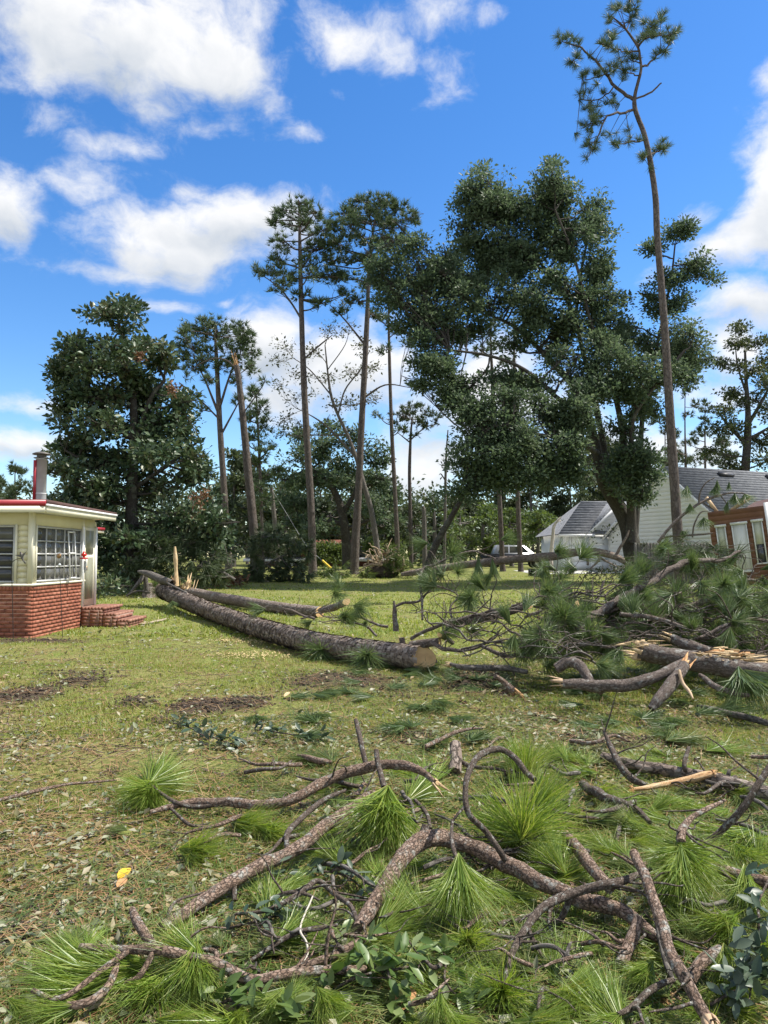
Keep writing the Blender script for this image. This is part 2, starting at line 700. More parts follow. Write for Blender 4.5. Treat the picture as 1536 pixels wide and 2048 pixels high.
def cutwood(name, c1, c2, heart):
    m = bpy.data.materials.new(name)
    m.use_nodes = True
    nt = m.node_tree
    N, L = nt.nodes.new, nt.links.new
    b = nt.nodes['Principled BSDF']
    b.inputs['Roughness'].default_value = .75
    a = N('ShaderNodeAttribute')
    a.attribute_name = 'bk'
    nz = N('ShaderNodeTexNoise')
    nz.inputs['Scale'].default_value = 14
    nz.inputs['Detail'].default_value = 5
    L(a.outputs['Vector'], nz.inputs['Vector'])
    mv = N('ShaderNodeVectorMath')
    mv.operation = 'MULTIPLY'
    L(a.outputs['Vector'], mv.inputs[0])
    mv.inputs[1].default_value = (1, 1, 0)
    ln = N('ShaderNodeVectorMath')
    ln.operation = 'LENGTH'
    L(mv.outputs[0], ln.inputs[0])
    ad = N('ShaderNodeMath')
    ad.operation = 'MULTIPLY_ADD'
    L(nz.outputs[0], ad.inputs[0])
    ad.inputs[1].default_value = .012
    L(ln.outputs['Value'], ad.inputs[2])
    ml = N('ShaderNodeMath')
    ml.operation = 'MULTIPLY'
    L(ad.outputs[0], ml.inputs[0])
    ml.inputs[1].default_value = 420
    sn = N('ShaderNodeMath')
    sn.operation = 'SINE'
    L(ml.outputs[0], sn.inputs[0])
    mr = N('ShaderNodeMapRange')
    L(sn.outputs[0], mr.inputs[0])
    mr.inputs[1].default_value = -1
    mx0 = N('ShaderNodeMix')
    mx0.inputs[0].default_value = .6
    L(mr.outputs[0], mx0.inputs[2])
    L(nz.outputs[0], mx0.inputs[3])
    mx = N('ShaderNodeMix')
    mx.data_type = 'RGBA'
    L(mx0.outputs[0], mx.inputs[0])
    mx.inputs[6].default_value = (*c1, 1)
    mx.inputs[7].default_value = (*c2, 1)
    hr = N('ShaderNodeMapRange')
    hn = N('ShaderNodeTexNoise')
    hn.inputs['Scale'].default_value = 7
    L(a.outputs['Vector'], hn.inputs['Vector'])
    L(hn.outputs[0], hr.inputs[0])
    hr.inputs[1].default_value = .52
    hr.inputs[2].default_value = .66
    mh = N('ShaderNodeMix')
    mh.data_type = 'RGBA'
    L(hr.outputs[0], mh.inputs[0])
    L(mx.outputs[2], mh.inputs[6])
    mh.inputs[7].default_value = (*heart, 1)
    L(mh.outputs[2], b.inputs['Base Color'])
    return m


M = {}
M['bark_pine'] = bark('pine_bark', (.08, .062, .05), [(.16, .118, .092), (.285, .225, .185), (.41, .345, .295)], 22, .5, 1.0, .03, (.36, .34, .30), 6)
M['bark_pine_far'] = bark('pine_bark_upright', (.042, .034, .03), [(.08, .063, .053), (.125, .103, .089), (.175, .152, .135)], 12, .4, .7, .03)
M['bark_limb'] = bark('pine_limb_bark', (.07, .05, .038), [(.135, .09, .064), (.255, .175, .13), (.37, .29, .235)], 75, .55, 1.0, .012, (.36, .35, .31), 26)
M['bark_twig'] = bark('dark_twig_bark', (.035, .026, .02), [(.06, .044, .034), (.115, .088, .07), (.18, .148, .125)], 120, .5, .9, .005, (.30, .30, .27), 45)
M['bark_pile'] = bark('dark_limb_bark', (.05, .04, .034), [(.09, .07, .058), (.165, .13, .11), (.27, .23, .20)], 70, .5, .9, .010, (.33, .32, .29), 16)
M['bark_oak'] = bark('oak_bark', (.025, .022, .019), [(.05, .044, .037), (.08, .07, .058), (.12, .108, .092)], 30, .35, .8, .02, (.13, .13, .10), 3)
M['bark_grey'] = bark('grey_bark', (.06, .053, .047), [(.10, .088, .076), (.155, .138, .12), (.21, .19, .17)], 26, .4, .8, .02)
M['pale_wood'] = mat('stripped_pale_wood', [(.38, .34, .28), (.55, .5, .42)], 3, .8, .3, 20)
M['stripped'] = mat('bark_stripped_wood', [(.14, .08, .045), (.45, .25, .11), (.62, .42, .23), (.70, .54, .34)], 46, .85, .9, 90, coord='bk', stretch=(1, 1, .22), lo=.28, hi=.66)
M['cut'] = cutwood('fresh_cut_pine', (.74, .46, .20), (.82, .58, .30), (.66, .41, .19))
M['splinter'] = mat('splintered_wood', [(.36, .22, .11), (.62, .44, .24), (.76, .60, .38)], 60, .8, .8, 120, coord='bk', stretch=(1, 1, .12), lo=.25, hi=.7)
M['splinter_red'] = mat('resin_red_wood', [(.30, .13, .05), (.55, .29, .12), (.70, .48, .26)], 60, .8, .8, 120, coord='bk', stretch=(1, 1, .12), lo=.25, hi=.7)
M['old_splinter'] = mat('dull_splinters', [(.30, .20, .12), (.48, .34, .21), (.6, .44, .28)], 4, .8, .4, 30)
M['oak_leaf'] = mat('oak_leaf', [(.042, .070, .038), (.082, .122, .064), (.148, .19, .108)], .5, .5, island=.55, trans=.36, spec=.25)
M['mag_leaf'] = mat('magnolia_leaf', [(.024, .048, .024), (.05, .086, .040), (.09, .125, .06), (.13, .105, .055)], .6, .38, island=.6, trans=.14, spec=.3)
M['dead_leaf'] = mat('dead_leaf', [(.11, .05, .022), (.17, .085, .04), (.22, .13, .07)], 1, .7, island=.7, trans=.1)
M['olive_leaf'] = mat('olive_leaf', [(.028, .042, .016), (.055, .075, .026), (.095, .115, .042)], .3, .5, island=.5, trans=.25)
M['light_leaf'] = mat('light_leaf', [(.05, .085, .022), (.095, .14, .036), (.14, .18, .055)], .3, .5, island=.5, trans=.3)
M['sparse_leaf'] = mat('withered_leaf', [(.05, .05, .03), (.075, .09, .04), (.12, .12, .065)], .4, .5, island=.6, trans=.25)
M['bg_leaf'] = mat('distant_leaf', [(.036, .054, .025), (.062, .086, .038), (.10, .122, .056)], .25, .6, island=.5, trans=.25)
M['pine_far'] = mat('pine_needle_crown', [(.045, .075, .036), (.08, .122, .055), (.135, .18, .082)], .4, .5, island=.5, trans=.2)
M['pine_bg'] = mat('distant_pine_needle', [(.035, .058, .025), (.06, .088, .036), (.10, .125, .055)], .3, .6, island=.5, trans=.2)
M['needle'] = mat('fresh_pine_needle', [(.072, .135, .014), (.125, .21, .026), (.205, .295, .05), (.31, .37, .09), (.38, .31, .11)], 5, .38, island=.65, trans=.34, spec=.5)
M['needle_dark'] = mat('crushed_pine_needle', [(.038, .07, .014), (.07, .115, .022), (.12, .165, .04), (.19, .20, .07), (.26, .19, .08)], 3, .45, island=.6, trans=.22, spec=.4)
M['needle_mid'] = mat('midground_pine_needle', [(.038, .075, .022), (.078, .13, .04), (.14, .195, .068), (.22, .24, .10)], 5, .42, island=.6, trans=.28, spec=.5)  # duller needle green for the mid-distance tufts
M['needle_brown'] = mat('brown_pine_straw', [(.16, .08, .035), (.26, .15, .065), (.36, .25, .12)], 4, .6, island=.8)
M['grass'] = mat('grass_blade', [(.085, .15, .019), (.165, .235, .036), (.265, .30, .066), (.39, .355, .14)], .9, .55, island=.5, trans=.35)
M['litter'] = mat('litter_leaf', [(.06, .08, .035), (.13, .15, .075), (.24, .25, .15), (.36, .35, .25), (.30, .22, .11), (.13, .14, .06)], 2, .55, island=.92, trans=.12)
M['sprig_leaf'] = mat('fresh_oak_leaf', [(.045, .085, .02), (.09, .15, .035), (.16, .22, .07), (.26, .29, .15)], 3, .4, island=.2, obj=.75, trans=.25)
M['sprig_dark'] = mat('dark_oak_leaf', [(.02, .04, .022), (.04, .07, .035), (.085, .115, .075), (.17, .20, .14)], 3, .4, island=.2, obj=.7, trans=.12)
M['yellow_leaf'] = mat('yellow_leaf', [(.75, .42, .03), (.85, .58, .07)], 12, .5, trans=.2)
M['tan_leaf'] = mat('tan_leaf', [(.42, .20, .08), (.55, .32, .15)], 12, .6)
M['mortar'] = mat('mortar', [(.24, .15, .11), (.33, .23, .18)], 8, .9, .4, 80)
M['brick'] = mat('red_brick', [(.13, .045, .03), (.26, .088, .05), (.34, .12, .07), (.42, .18, .115)], 9, .85, .4, 60, obj=.6)
M['brick_step'] = mat('step_brick', [(.20, .085, .055), (.30, .14, .095), (.38, .21, .15)], 6, .85, .4, 60, island=.6)
M['siding_y'] = mat('cream_yellow_paint', [(.66, .61, .42), (.74, .69, .50)], 3, .5, .1, 30)
M['trim'] = mat('cream_trim', [(.74, .70, .54), (.82, .78, .62)], 3, .5)
M['alum'] = mat('window_aluminium', [(.42, .42, .41), (.52, .52, .50)], 6, .45, metal=.2)
M['glass'] = mat('window_pane', [(.035, .037, .037), (.065, .066, .062)], 1.6, .06, spec=.6)
M['glass_dim'] = mat('window_pane_with_curtain', [(.09, .09, .085), (.16, .16, .15)], 2.5, .10, spec=.5, stretch=(1, 6, 1))
M['door_glass'] = mat('door_screen', [(.22, .22, .15), (.30, .30, .22)], 2, .3)
M['red_metal'] = mat('red_metal', [(.30, .018, .028), (.38, .03, .04)], 3, .35, spec=.5)
M['roof_edge'] = mat('dark_roof_edge', [(.06, .03, .025), (.10, .05, .04)], 6, .8)
M['steel'] = mat('galvanised_steel', [(.40, .42, .42), (.55, .57, .57)], 4, .42, metal=.3)
M['cap_metal'] = mat('weathered_cap', [(.10, .09, .08), (.18, .17, .15)], 9, .6, metal=.4)
M['black_iron'] = mat('black_iron', [(.012, .012, .012), (.03, .028, .026)], 9, .5)
M['shingle'] = mat('grey_shingle', [(.10, .105, .115), (.17, .175, .185), (.24, .245, .255)], 3.2, .9, .6, 30, stretch=(1, 1, 3))
M['white'] = mat('white_siding', [(.76, .78, .79), (.83, .84, .85)], 1.5, .55)
M['white_trim'] = mat('white_trim', [(.78, .78, .77), (.84, .84, .83)], 2, .5)
M['fence'] = mat('grey_weathered_picket', [(.07, .062, .058), (.12, .108, .10), (.17, .155, .145)], 3, .9, .3, 40, obj=.6, stretch=(1, 1, .15))
M['shed'] = mat('brown_shed_siding', [(.11, .050, .032), (.165, .078, .05), (.21, .11, .075)], 3, .7, .2, 30, obj=.4)
M['shed_white'] = mat('peeling_white_panel', [(.52, .53, .48), (.64, .65, .60)], 4, .7, stretch=(3, 1, .4))
M['blind'] = mat('pale_blind', [(.40, .42, .33), (.52, .53, .43)], 3, .5)
M['raw_wood'] = mat('raw_lumber', [(.50, .34, .19), (.65, .47, .28)], 6, .7, stretch=(1, 1, .2))
M['concrete'] = mat('concrete', [(.40, .39, .36), (.52, .51, .47)], 2, .9, .3, 30)
M['car'] = mat('silver_car_paint', [(.42, .43, .44), (.48, .49, .50)], 3, .3, metal=.5, spec=.6)
M['car_dark'] = mat('dark_car_paint', [(.010, .011, .013), (.02, .021, .024)], 3, .25, spec=.6)
M['tyre'] = mat('tyre_rubber', [(.012, .012, .012), (.022, .022, .022)], 8, .85)
M['rim'] = mat('alloy_rim', [(.55, .55, .56), (.62, .62, .63)], 3, .35, metal=.6)
M['house_brick'] = mat('far_brick', [(.17, .065, .045), (.24, .10, .07)], 3, .9)
M['yellow_plastic'] = mat('yellow_plastic', [(.75, .50, .04), (.82, .58, .07)], 3, .5)
M['cable'] = mat('grey_cable', [(.2, .2, .19), (.28, .28, .27)], 3, .6)
M['red_glass'] = mat('red_glass', [(.55, .015, .012), (.65, .03, .02)], 3, .12, spec=.7)
M['brass'] = mat('rusty_brass', [(.22, .12, .06), (.42, .26, .12)], 9, .45, metal=.6)
M['soil'] = mat('turned_soil', [(.035, .026, .018), (.065, .048, .034), (.105, .08, .058)], 9, .95, .9, 60, bdist=.03)
M['root'] = mat('torn_root', [(.22, .15, .09), (.36, .27, .18), (.50, .40, .29)], 2, .9, .3, 20, island=.4)
M['sawdust'] = mat('sawdust', [(.55, .42, .20), (.70, .56, .30)], 9, .95, .6, 60)


def ground_material():
    m = bpy.data.materials.new('lawn')
    m.use_nodes = True
    nt = m.node_tree
    N, L = nt.nodes.new, nt.links.new
    b = nt.nodes['Principled BSDF']
    b.inputs['Roughness'].default_value = .95
    b.inputs['Specular IOR Level'].default_value = .15
    tc = N('ShaderNodeTexCoord')

    def ns(scale, det, lo, hi):
        n = N('ShaderNodeTexNoise')
        n.inputs['Scale'].default_value = scale
        n.inputs['Detail'].default_value = det
        n.inputs['Roughness'].default_value = .65
        L(tc.outputs['Object'], n.inputs['Vector'])
        r = N('ShaderNodeMapRange')
        L(n.outputs[0], r.inputs[0])
        r.inputs[1].default_value = lo
        r.inputs[2].default_value = hi
        return r.outputs[0], n

    def ramp(fac, cols):
        r = N('ShaderNodeValToRGB')
        els = r.color_ramp.elements
        while len(els) < len(cols):
            els.new(.5)
        for i, c in enumerate(cols):
            els[i].position = i / (len(cols) - 1)
            els[i].color = (*c, 1)
        L(fac, r.inputs[0])
        return r.outputs[0]

    def mix(f, a, c):
        x = N('ShaderNodeMix')
        x.data_type = 'RGBA'
        L(f, x.inputs[0])
        L(a, x.inputs[6])
        L(c, x.inputs[7])
        return x.outputs[2]

    f1, _ = ns(1.1, 8, .30, .70)
    f2, nfine = ns(38, 8, .30, .70)
    f3, _ = ns(.45, 6, .46, .60)
    f4, _ = ns(160, 3, .35, .65)
    green = ramp(f2, [(.068, .102, .017), (.138, .186, .034), (.24, .27, .064)])
    dry = ramp(f2, [(.095, .076, .03), (.20, .172, .068), (.34, .30, .14)])
    dirt = ramp(f4, [(.030, .021, .014), (.062, .045, .032), (.115, .088, .062)])
    c = mix(f1, green, dry)
    att = N('ShaderNodeAttribute')
    att.attribute_name = 'bk'
    sp = N('ShaderNodeSeparateXYZ')
    L(att.outputs['Vector'], sp.inputs[0])
    ad = N('ShaderNodeMath')
    ad.operation = 'MULTIPLY_ADD'
    L(f2, ad.inputs[0])
    ad.inputs[1].default_value = .5
    L(sp.outputs[0], ad.inputs[2])
    r = N('ShaderNodeMapRange')
    L(ad.outputs[0], r.inputs[0])
    r.inputs[1].default_value = .55
    r.inputs[2].default_value = .95
    c = mix(r.outputs[0], c, dirt)
    L(c, b.inputs['Base Color'])
    bp = N('ShaderNodeBump')
    bp.inputs['Strength'].default_value = .7
    bp.inputs['Distance'].default_value = .03
    L(nfine.outputs[0], bp.inputs['Height'])
    L(bp.outputs[0], b.inputs['Normal'])
    return m


M['lawn'] = ground_material()

# ------------------------------------------------------------------ the ground
ys = np.concatenate([np.linspace(-8, 1.8, 14), np.geomspace(2.0, 30, 330), np.geomspace(31, 900, 60)])
us = np.linspace(-1, 1, 281)
us = np.sign(us) * np.abs(us) ** 1.15
GX = us[None] * (np.maximum(ys, 2)[:, None] * 0.85 + 5)
GY = np.repeat(ys[:, None], len(us), 1)
sl, _ = soil(GX, GY)
g = MB()
v = np.stack([GX, GY, gz(GX, GY)], -1)
nr, nc = GX.shape
ii = (np.arange(nr - 1)[:, None] * nc + np.arange(nc - 1)[None]).ravel()
g.add(v, np.stack([ii, ii + 1, ii + nc + 1, ii + nc], -1), bk=np.stack([sl, sl, sl], -1))
lawn = g.build('lawn', M['lawn'], smooth=True)
tag(lawn, 'storm littered lawn with trampled grass and bare soil patches', kind='structure')

# concrete drive in front of the garage and path stub at the steps
dv = MB()
xs_, dy0, dy1 = np.linspace(8.5, 19, 15), 43.2, 49.6
va = [[x, dy0 + .1 * math.sin(x), float(gz(x, dy0)) + .03] for x in xs_] + [[x, dy1, float(gz(x, dy1)) + .03] for x in xs_]
dv.add(va, [[i, i + 1, i + 16, i + 15] for i in range(14)])
tag(dv.build('driveway', M['concrete']), 'pale concrete driveway in front of the white garage', kind='structure')
dv = MB()
pa = [onground(258, 1248), onground(262, 1244), onground(300, 1244), onground(334, 1238), onground(330, 1242), onground(290, 1250)]
pa = [p + np.array([0, 0, .025]) for p in pa]
dv.add(pa, [[0, 5, 2, 1], [5, 4, 3, 2]])
M['worn'] = mat('worn_path', [(.30, .24, .16), (.42, .35, .24)], 6, .9, .3, 40)
tag(dv.build('path', M['worn']), 'short worn pale path at the foot of the brick steps', kind='structure')


# ------------------------------------------------------------------ the cream and brick house
def rotz(a):
    c, s = math.cos(a), math.sin(a)
    return np.array([[c, -s, 0], [s, c, 0], [0, 0, 1]])


WX, WY0, WY1 = -6.87, 14.7, 17.92      # side wall plane, near corner, far corner
SILL, EAVE = 1.04, 2.45
HX0 = -15.0
house = thing('brick_house', 'cream sided sunroom house on red brick base with red roof edge', 'house', (WX, WY0, 0))
b = MB()
b.box((HX0 / 2 + WX / 2 - .012, WY0 / 2 + WY1 / 2 + .0, SILL / 2 - .1), (abs(HX0 - WX) / 2 - .012, (WY1 - WY0) / 2 - .012, SILL / 2 + .1))
b.build('mortar', M['mortar'], house)
bm_ = MB()
bm_.box((0, 0, 0), (.099, .03, .0315))
bh_ = bm_.mesh('brick', M['brick'])
bm2 = MB()
bm2.box((0, 0, 0), (.046, .03, .0315))
bhalf = bm2.mesh('brick', M['brick'])
bm3 = MB()
bm3.box((0, 0, 0), (.0315, .034, .05))
bsold = bm3.mesh('brick', M['brick'])
HL = WORLD[house.name]


def put(mesh, name, parent, p, rz=0.0, rot=None):
    o = bpy.data.objects.new(name, mesh)
    COL.objects.link(o)
    o.parent = parent
    o.location = tuple(np.asarray(p, float) - WORLD.get(parent.name, np.zeros(3)))
    if rot is not None:
        o.rotation_mode = 'QUATERNION'
        o.rotation_quaternion = rot
    else:
        o.rotation_euler = (0, 0, rz)
    WORLD[o.name] = np.asarray(p, float)
    return o


for r_ in range(13):
    z = -.03 + .0365 + r_ * .0735
    if z > SILL - .14:
        break
    half = r_ % 2
    # front (facing the camera)
    x = WX - (0.099 if not half else .046) - .002
    k = 0
    while x > WX - 1.5:
        first_half = half and k == 0
        put(bhalf if first_half else bh_, 'brick', house, (x, WY0 - .0 + .022 + random.uniform(-.002, .002), z))
        x -= (.046 + .0105 + .099) if first_half else .2085
        k += 1
    # side
    y = WY0 + (.046 if not half else .099) + .055
    k = 0
    while y < 17.12:
        first_half = (not half) and k == 0
        put(bhalf if first_half else bh_, 'brick', house, (WX - .022 + random.uniform(-.002, .002), y, z), math.pi / 2)
        y += (.046 + .0105 + .099) if first_half else .2085
        k += 1
zs = SILL - .07
x = WX - .03
while x > WX - 1.3:
    put(bsold, 'brick', house, (x, WY0 + .024, zs))
    x -= .0735
y = WY0 + .10
while y < 17.12:
    put(bsold, 'brick', house, (WX - .022, y, zs), math.pi / 2)
    y += .0735
# upper body
b = MB()
b.box((HX0 / 2 + WX / 2 - .04, (WY0 + WY1) / 2, (SILL + EAVE) / 2 + .01), (abs(HX0 - WX) / 2 - .04, (WY1 - WY0) / 2 - .05, (EAVE - SILL) / 2))
b.build('upper_wall', M['siding_y'], house)
b = MB()
b.box((HX0 / 2 + WX / 2, (WY0 + WY1) / 2 - .35, SILL - .005), (abs(HX0 - WX) / 2 + .03, (WY1 - WY0) / 2 - .33, .022))
b.build('sill_band', M['trim'], house)
b = MB()                                         # corner post and head bands
b.box((WX - .045, WY0 + .03, (SILL + EAVE) / 2 + .01), (.05, .05, (EAVE - SILL) / 2))
b.build('corner_post', M['trim'], house)
b = MB()
b.box((HX0 / 2 + WX / 2, WY0 + .03, 2.33), (abs(HX0 - WX) / 2 - .1, .022, .12))
b.build('head_band', M['siding_y'], house)
b = MB()
b.box((WX - .03, (WY0 + WY1) / 2, 2.33), (.022, (WY1 - WY0) / 2 - .1, .12))
b.build('head_band', M['siding_y'], house)


def lap(parent, p0, p1, z0, z1, n, outn, m):
    """lapped boards between two plan points"""
    p0, p1, outn = np.array(p0, float), np.array(p1, float), np.array(outn, float)
    d = (z1 - z0) / n
    for i in range(n):
        za, zb = z0 + i * d, z0 + (i + 1) * d + .012
        mb = MB()
        o1, o2 = outn * .024, outn * .008
        A = np.array([*p0, 0])
        B = np.array([*p1, 0])
        e1, e2 = np.array([*o1, 0]), np.array([*o2, 0])
        up0, up1 = np.array([0, 0, za]), np.array([0, 0, zb])
        vv = [A + up0, B + up0, B + up0 + e1, A + up0 + e1, A + up1, B + up1, B + up1 + e2, A + up1 + e2]
        mb.add(vv, [[0, 1, 2, 3], [3, 2, 6, 7], [4, 7, 6, 5], [0, 3, 7, 4], [1, 5, 6, 2]])
        mb.build('siding_board', m, parent)


lap(house, (WX - .34, WY0 + .045), (WX - .10, WY0 + .045), SILL + .02, 2.22, 10, (0, -1), M['siding_y'])
lap(house, (WX - .052, WY0 + .09), (WX - .052, WY0 + .17), SILL + .02, 2.22, 10, (1, 0), M['siding_y'])
lap(house, (WX - .03, WY1 - .07), (WX - .03, WY1 + .03), SILL + .02, 2.4, 11, (1, 0), M['siding_y'])


def window(parent, O, ud, w, z0, z1, cols, rows, outn, dim_from=99):
    O, ud, outn = np.array([*O, 0.]), np.array([*ud, 0.]), np.array([*outn, 0.])
    win = MB()
    t = .035

    def piece(mb, u0, u1, za, zb, d0, d1):
        c = O + ud * (u0 + u1) / 2 + outn * (d0 + d1) / 2 + np.array([0, 0, (za + zb) / 2])
        hx = np.abs(ud) * (u1 - u0) / 2 + np.abs(outn) * (d1 - d0) / 2
        mb.box(c, (hx[0], hx[1], (zb - za) / 2))
    piece(win, 0, w, z1 - t, z1, -.01, .03)
    piece(win, 0, w, z0, z0 + t, -.01, .03)
    piece(win, 0, t, z0 + t, z1 - t, -.01, .03)
    piece(win, w - t, w, z0 + t, z1 - t, -.01, .03)
    wo = win.build('window', M['alum'], parent)
    WORLD[wo.name] = WORLD[parent.name]
    for i in range(1, cols):
        mb = MB()
        u = w * i / cols
        piece(mb, u - .018, u + .018, z0 + t, z1 - t, -.008, .024)
        mb.build('mullion', M['alum'], wo)
    for c in range(cols):
        for i in range(rows):
            ua, ub = w * c / cols, w * (c + 1) / cols
            za = z0 + t + (z1 - z0 - 2 * t) * i / rows
            zb = z0 + t + (z1 - z0 - 2 * t) * (i + 1) / rows
            mb = MB()
            piece(mb, ua + .01, ub - .01, za + .004, zb - .004, .002, .008)
            mb.build('pane', M['glass_dim'] if c >= dim_from or random.random() < .35 else M['glass'], wo)
        for i in range(1, rows):
            za = z0 + t + (z1 - z0 - 2 * t) * i / rows
            mb = MB()
            piece(mb, w * c / cols + .018, w * (c + 1) / cols - .018, za - .014, za + .014, -.006, .028)
            mb.build('glazing_bar', M['alum'], wo)
    return wo


wo = window(house, (WX - .045, WY0 + .19), (0, 1), 2.2, SILL + .04, 2.2, 5, 4, (1, 0), 1)
# white slanted bars set across the side window
mb = MB()
ya, yb = WY0 + .19 + 1.40, WY0 + .19 + 1.78
for (p, q) in (((ya, 2.14), (ya + .16, SILL + .08)), ((yb - .05, 2.14), (yb + .10, SILL + .08)), ((ya, 2.12), (yb - .05, 2.12)), ((ya + .05, 1.66), (yb, 1.66)), ((ya + .16, SILL + .08), (yb + .10, SILL + .08))):
    mb.bar((WX + .012, p[0], p[1]), (WX + .012, q[0], q[1]), .03, .02, (1, 0, 0))
mb.build('slanted_bars', M['white_trim'], house, label='white slanted bars set across the side window')
window(house, (WX - .36 - 1.1, WY0 + .03), (1, 0), 1.1, SILL + .04, 2.2, 1, 4, (0, -1))
# white frames around windows
mb = MB()
mb.bar((WX - .02, WY0 + .165, SILL + .02), (WX - .02, WY0 + .165, 2.22), .05, .035, (1, 0, 0))
mb.build('window_casing', M['trim'], house)
mb = MB()
mb.bar((WX - .345, WY0 + .02, SILL + .02), (WX - .345, WY0 + .02, 2.22), .035, .05, (1, 0, 0))
mb.build('window_casing', M['trim'], house)
# door
dy0_, dy1_ = 17.16, 17.84
dm = MB()
dm.box((WX - .02, (dy0_ + dy1_) / 2, 1.36), (.02, (dy1_ - dy0_) / 2, .90))
door = dm.build('door', M['trim'], house)
WORLD[door.name] = WORLD[house.name]
mb = MB()
mb.box((WX + .008, (dy0_ + dy1_) / 2, 1.09), (.008, .21, .48))
mb.build('door_panel', M['door_glass'], door)
mb = MB()
mb.box((WX + .008, (dy0_ + dy1_) / 2, 1.92), (.008, .21, .27))
mb.build('door_panel', M['door_glass'], door)
mb = MB()
mb.box((WX + .03, dy0_ + .09, 1.32), (.03, .015, .05))
mb.build('handle', M['brass'], door)
mb = MB()
for y in (dy0_ - .045, dy1_ + .03):
    mb.box((WX + .005, y, 1.36), (.03, .035, .91))
mb.build('door_frame', M['white_trim'], house)
mb = MB()
mb.box((WX - .1, (17.1 + WY1) / 2 + .0, .22), (.09, (WY1 - 17.1) / 2, .25))
mb.build('foundation', M['mortar'], house)
# eaves, fascia, roof
RX, RY0, RY1 = -6.48, 14.33, 18.06
mb = MB()
mb.box(((HX0 + RX) / 2, (RY0 + RY1) / 2, EAVE + .03), ((RX - HX0) / 2 - .02, (RY1 - RY0) / 2 - .02, .015))
mb.build('soffit', M['trim'], house)
mb = MB()
mb.box(((HX0 + RX) / 2, RY0, EAVE + .045), ((RX - HX0) / 2, .02, .06))
mb.build('fascia', M['trim'], house)
mb = MB()
mb.box((RX, (RY0 + RY1) / 2 + .01, EAVE + .045), (.02, (RY1 - RY0) / 2 - .012, .06))
mb.build('fascia', M['trim'], house)
mb = MB()
mb.box((RX + .025, (RY0 + RY1) / 2, EAVE + .125), (.022, (RY1 - RY0) / 2 + .02, .022))
mb.build('fascia_cap', M['white_trim'], house)
mb = MB()
mb.box(((HX0 + RX) / 2 - .0, RY0 - .02, EAVE + .165), ((RX - HX0) / 2 + .01, .024, .055))
mb.build('red_edge', M['red_metal'], house)
mb = MB()
n_rib = 40
mb.add([[HX0, RY0, EAVE + .15], [RX + .03, RY0, EAVE + .15], [RX + .03, RY1 + .02, EAVE + .15], [HX0, RY1 + .02, EAVE + .15],
        [HX0, RY0, EAVE + .235], [RX + .0, RY0, EAVE + .235], [RX + .03, RY1 + .02, EAVE + .19], [HX0, RY1 + .02, EAVE + .19]],
       [[0, 3, 2, 1], [4, 5, 6, 7], [0, 1, 5, 4], [1, 2, 6, 5], [2, 3, 7, 6], [3, 0, 4, 7]])
mb.build('roof', M['roof_edge'], house)
# far wing eave peeping out beyond the door
mb = MB()
mb.box((-6.99, 18.22, 2.26), (.10, .30, .035))
mb.build('red_edge', M['red_metal'], house)
mb = MB()
mb.box((-7.01, 18.22, 2.19), (.10, .29, .03))
mb.build('fascia', M['trim'], house)
# stove pipe
pb = at(81, 1000, 16.4)
flue = thing('stove_pipe', 'galvanised stove pipe with rain cap rising from the roof', 'chimney', (pb[0], pb[1], EAVE + .19))


def lathe(prof, n=20):
    prof = np.array(prof, float)
    a = np.arange(n) / n * 2 * math.pi
    vv = np.stack([prof[:, None, 0] * np.cos(a), prof[:, None, 0] * np.sin(a), np.repeat(prof[:, 1:2], n, 1)], -1)
    i = np.arange(len(prof) - 1)[:, None] * n
    j = np.arange(n)[None]
    q = np.stack([i + j, i + (j + 1) % n, i + n + (j + 1) % n, i + n + j], -1).reshape(-1, 4)
    return vv.reshape(-1, 3), q


zt = at(81, 905, 16.4)[2]


def lobj(prof, name, m, parent, c, n=20, smooth=True):
    vv, q = lathe(prof, n)
    mb = MB()
    mb.add(vv + np.array(c), q)
    return mb.build(name, m, parent, smooth)


c_ = np.array([pb[0], pb[1], 0])
z0 = EAVE + .19
lobj([(.115, z0), (.115, zt - .16), (.118, zt - .16), (.118, zt - .13), (.1, zt - .13)], 'pipe', M['steel'], flue, c_)
lobj([(.121, z0 + .32), (.121, z0 + .335)], 'pipe_band', M['white_trim'], flue, c_)
lobj([(.19, z0 - .02), (.16, z0 + .06), (.118, z0 + .08)], 'flashing', M['cap_metal'], flue, c_, smooth=False)
lobj([(.16, zt - .13), (.165, zt - .12), (.10, zt - .11), (.10, zt - .06), (.19, zt - .05), (.19, zt - .03), (.12, zt + .0), (.03, zt + .02), (0, zt + .02)], 'rain_cap', M['cap_metal'], flue, c_)
mb = MB()
mb.box((pb[0] - .095, pb[1] - .08, (z0 + zt - .16) / 2), (.03, .03, (zt - .16 - z0) / 2 - .02))
mb.build('red_reflection_strip', M['red_metal'], flue)  # red strip added to stand for a red reflection along the pipe

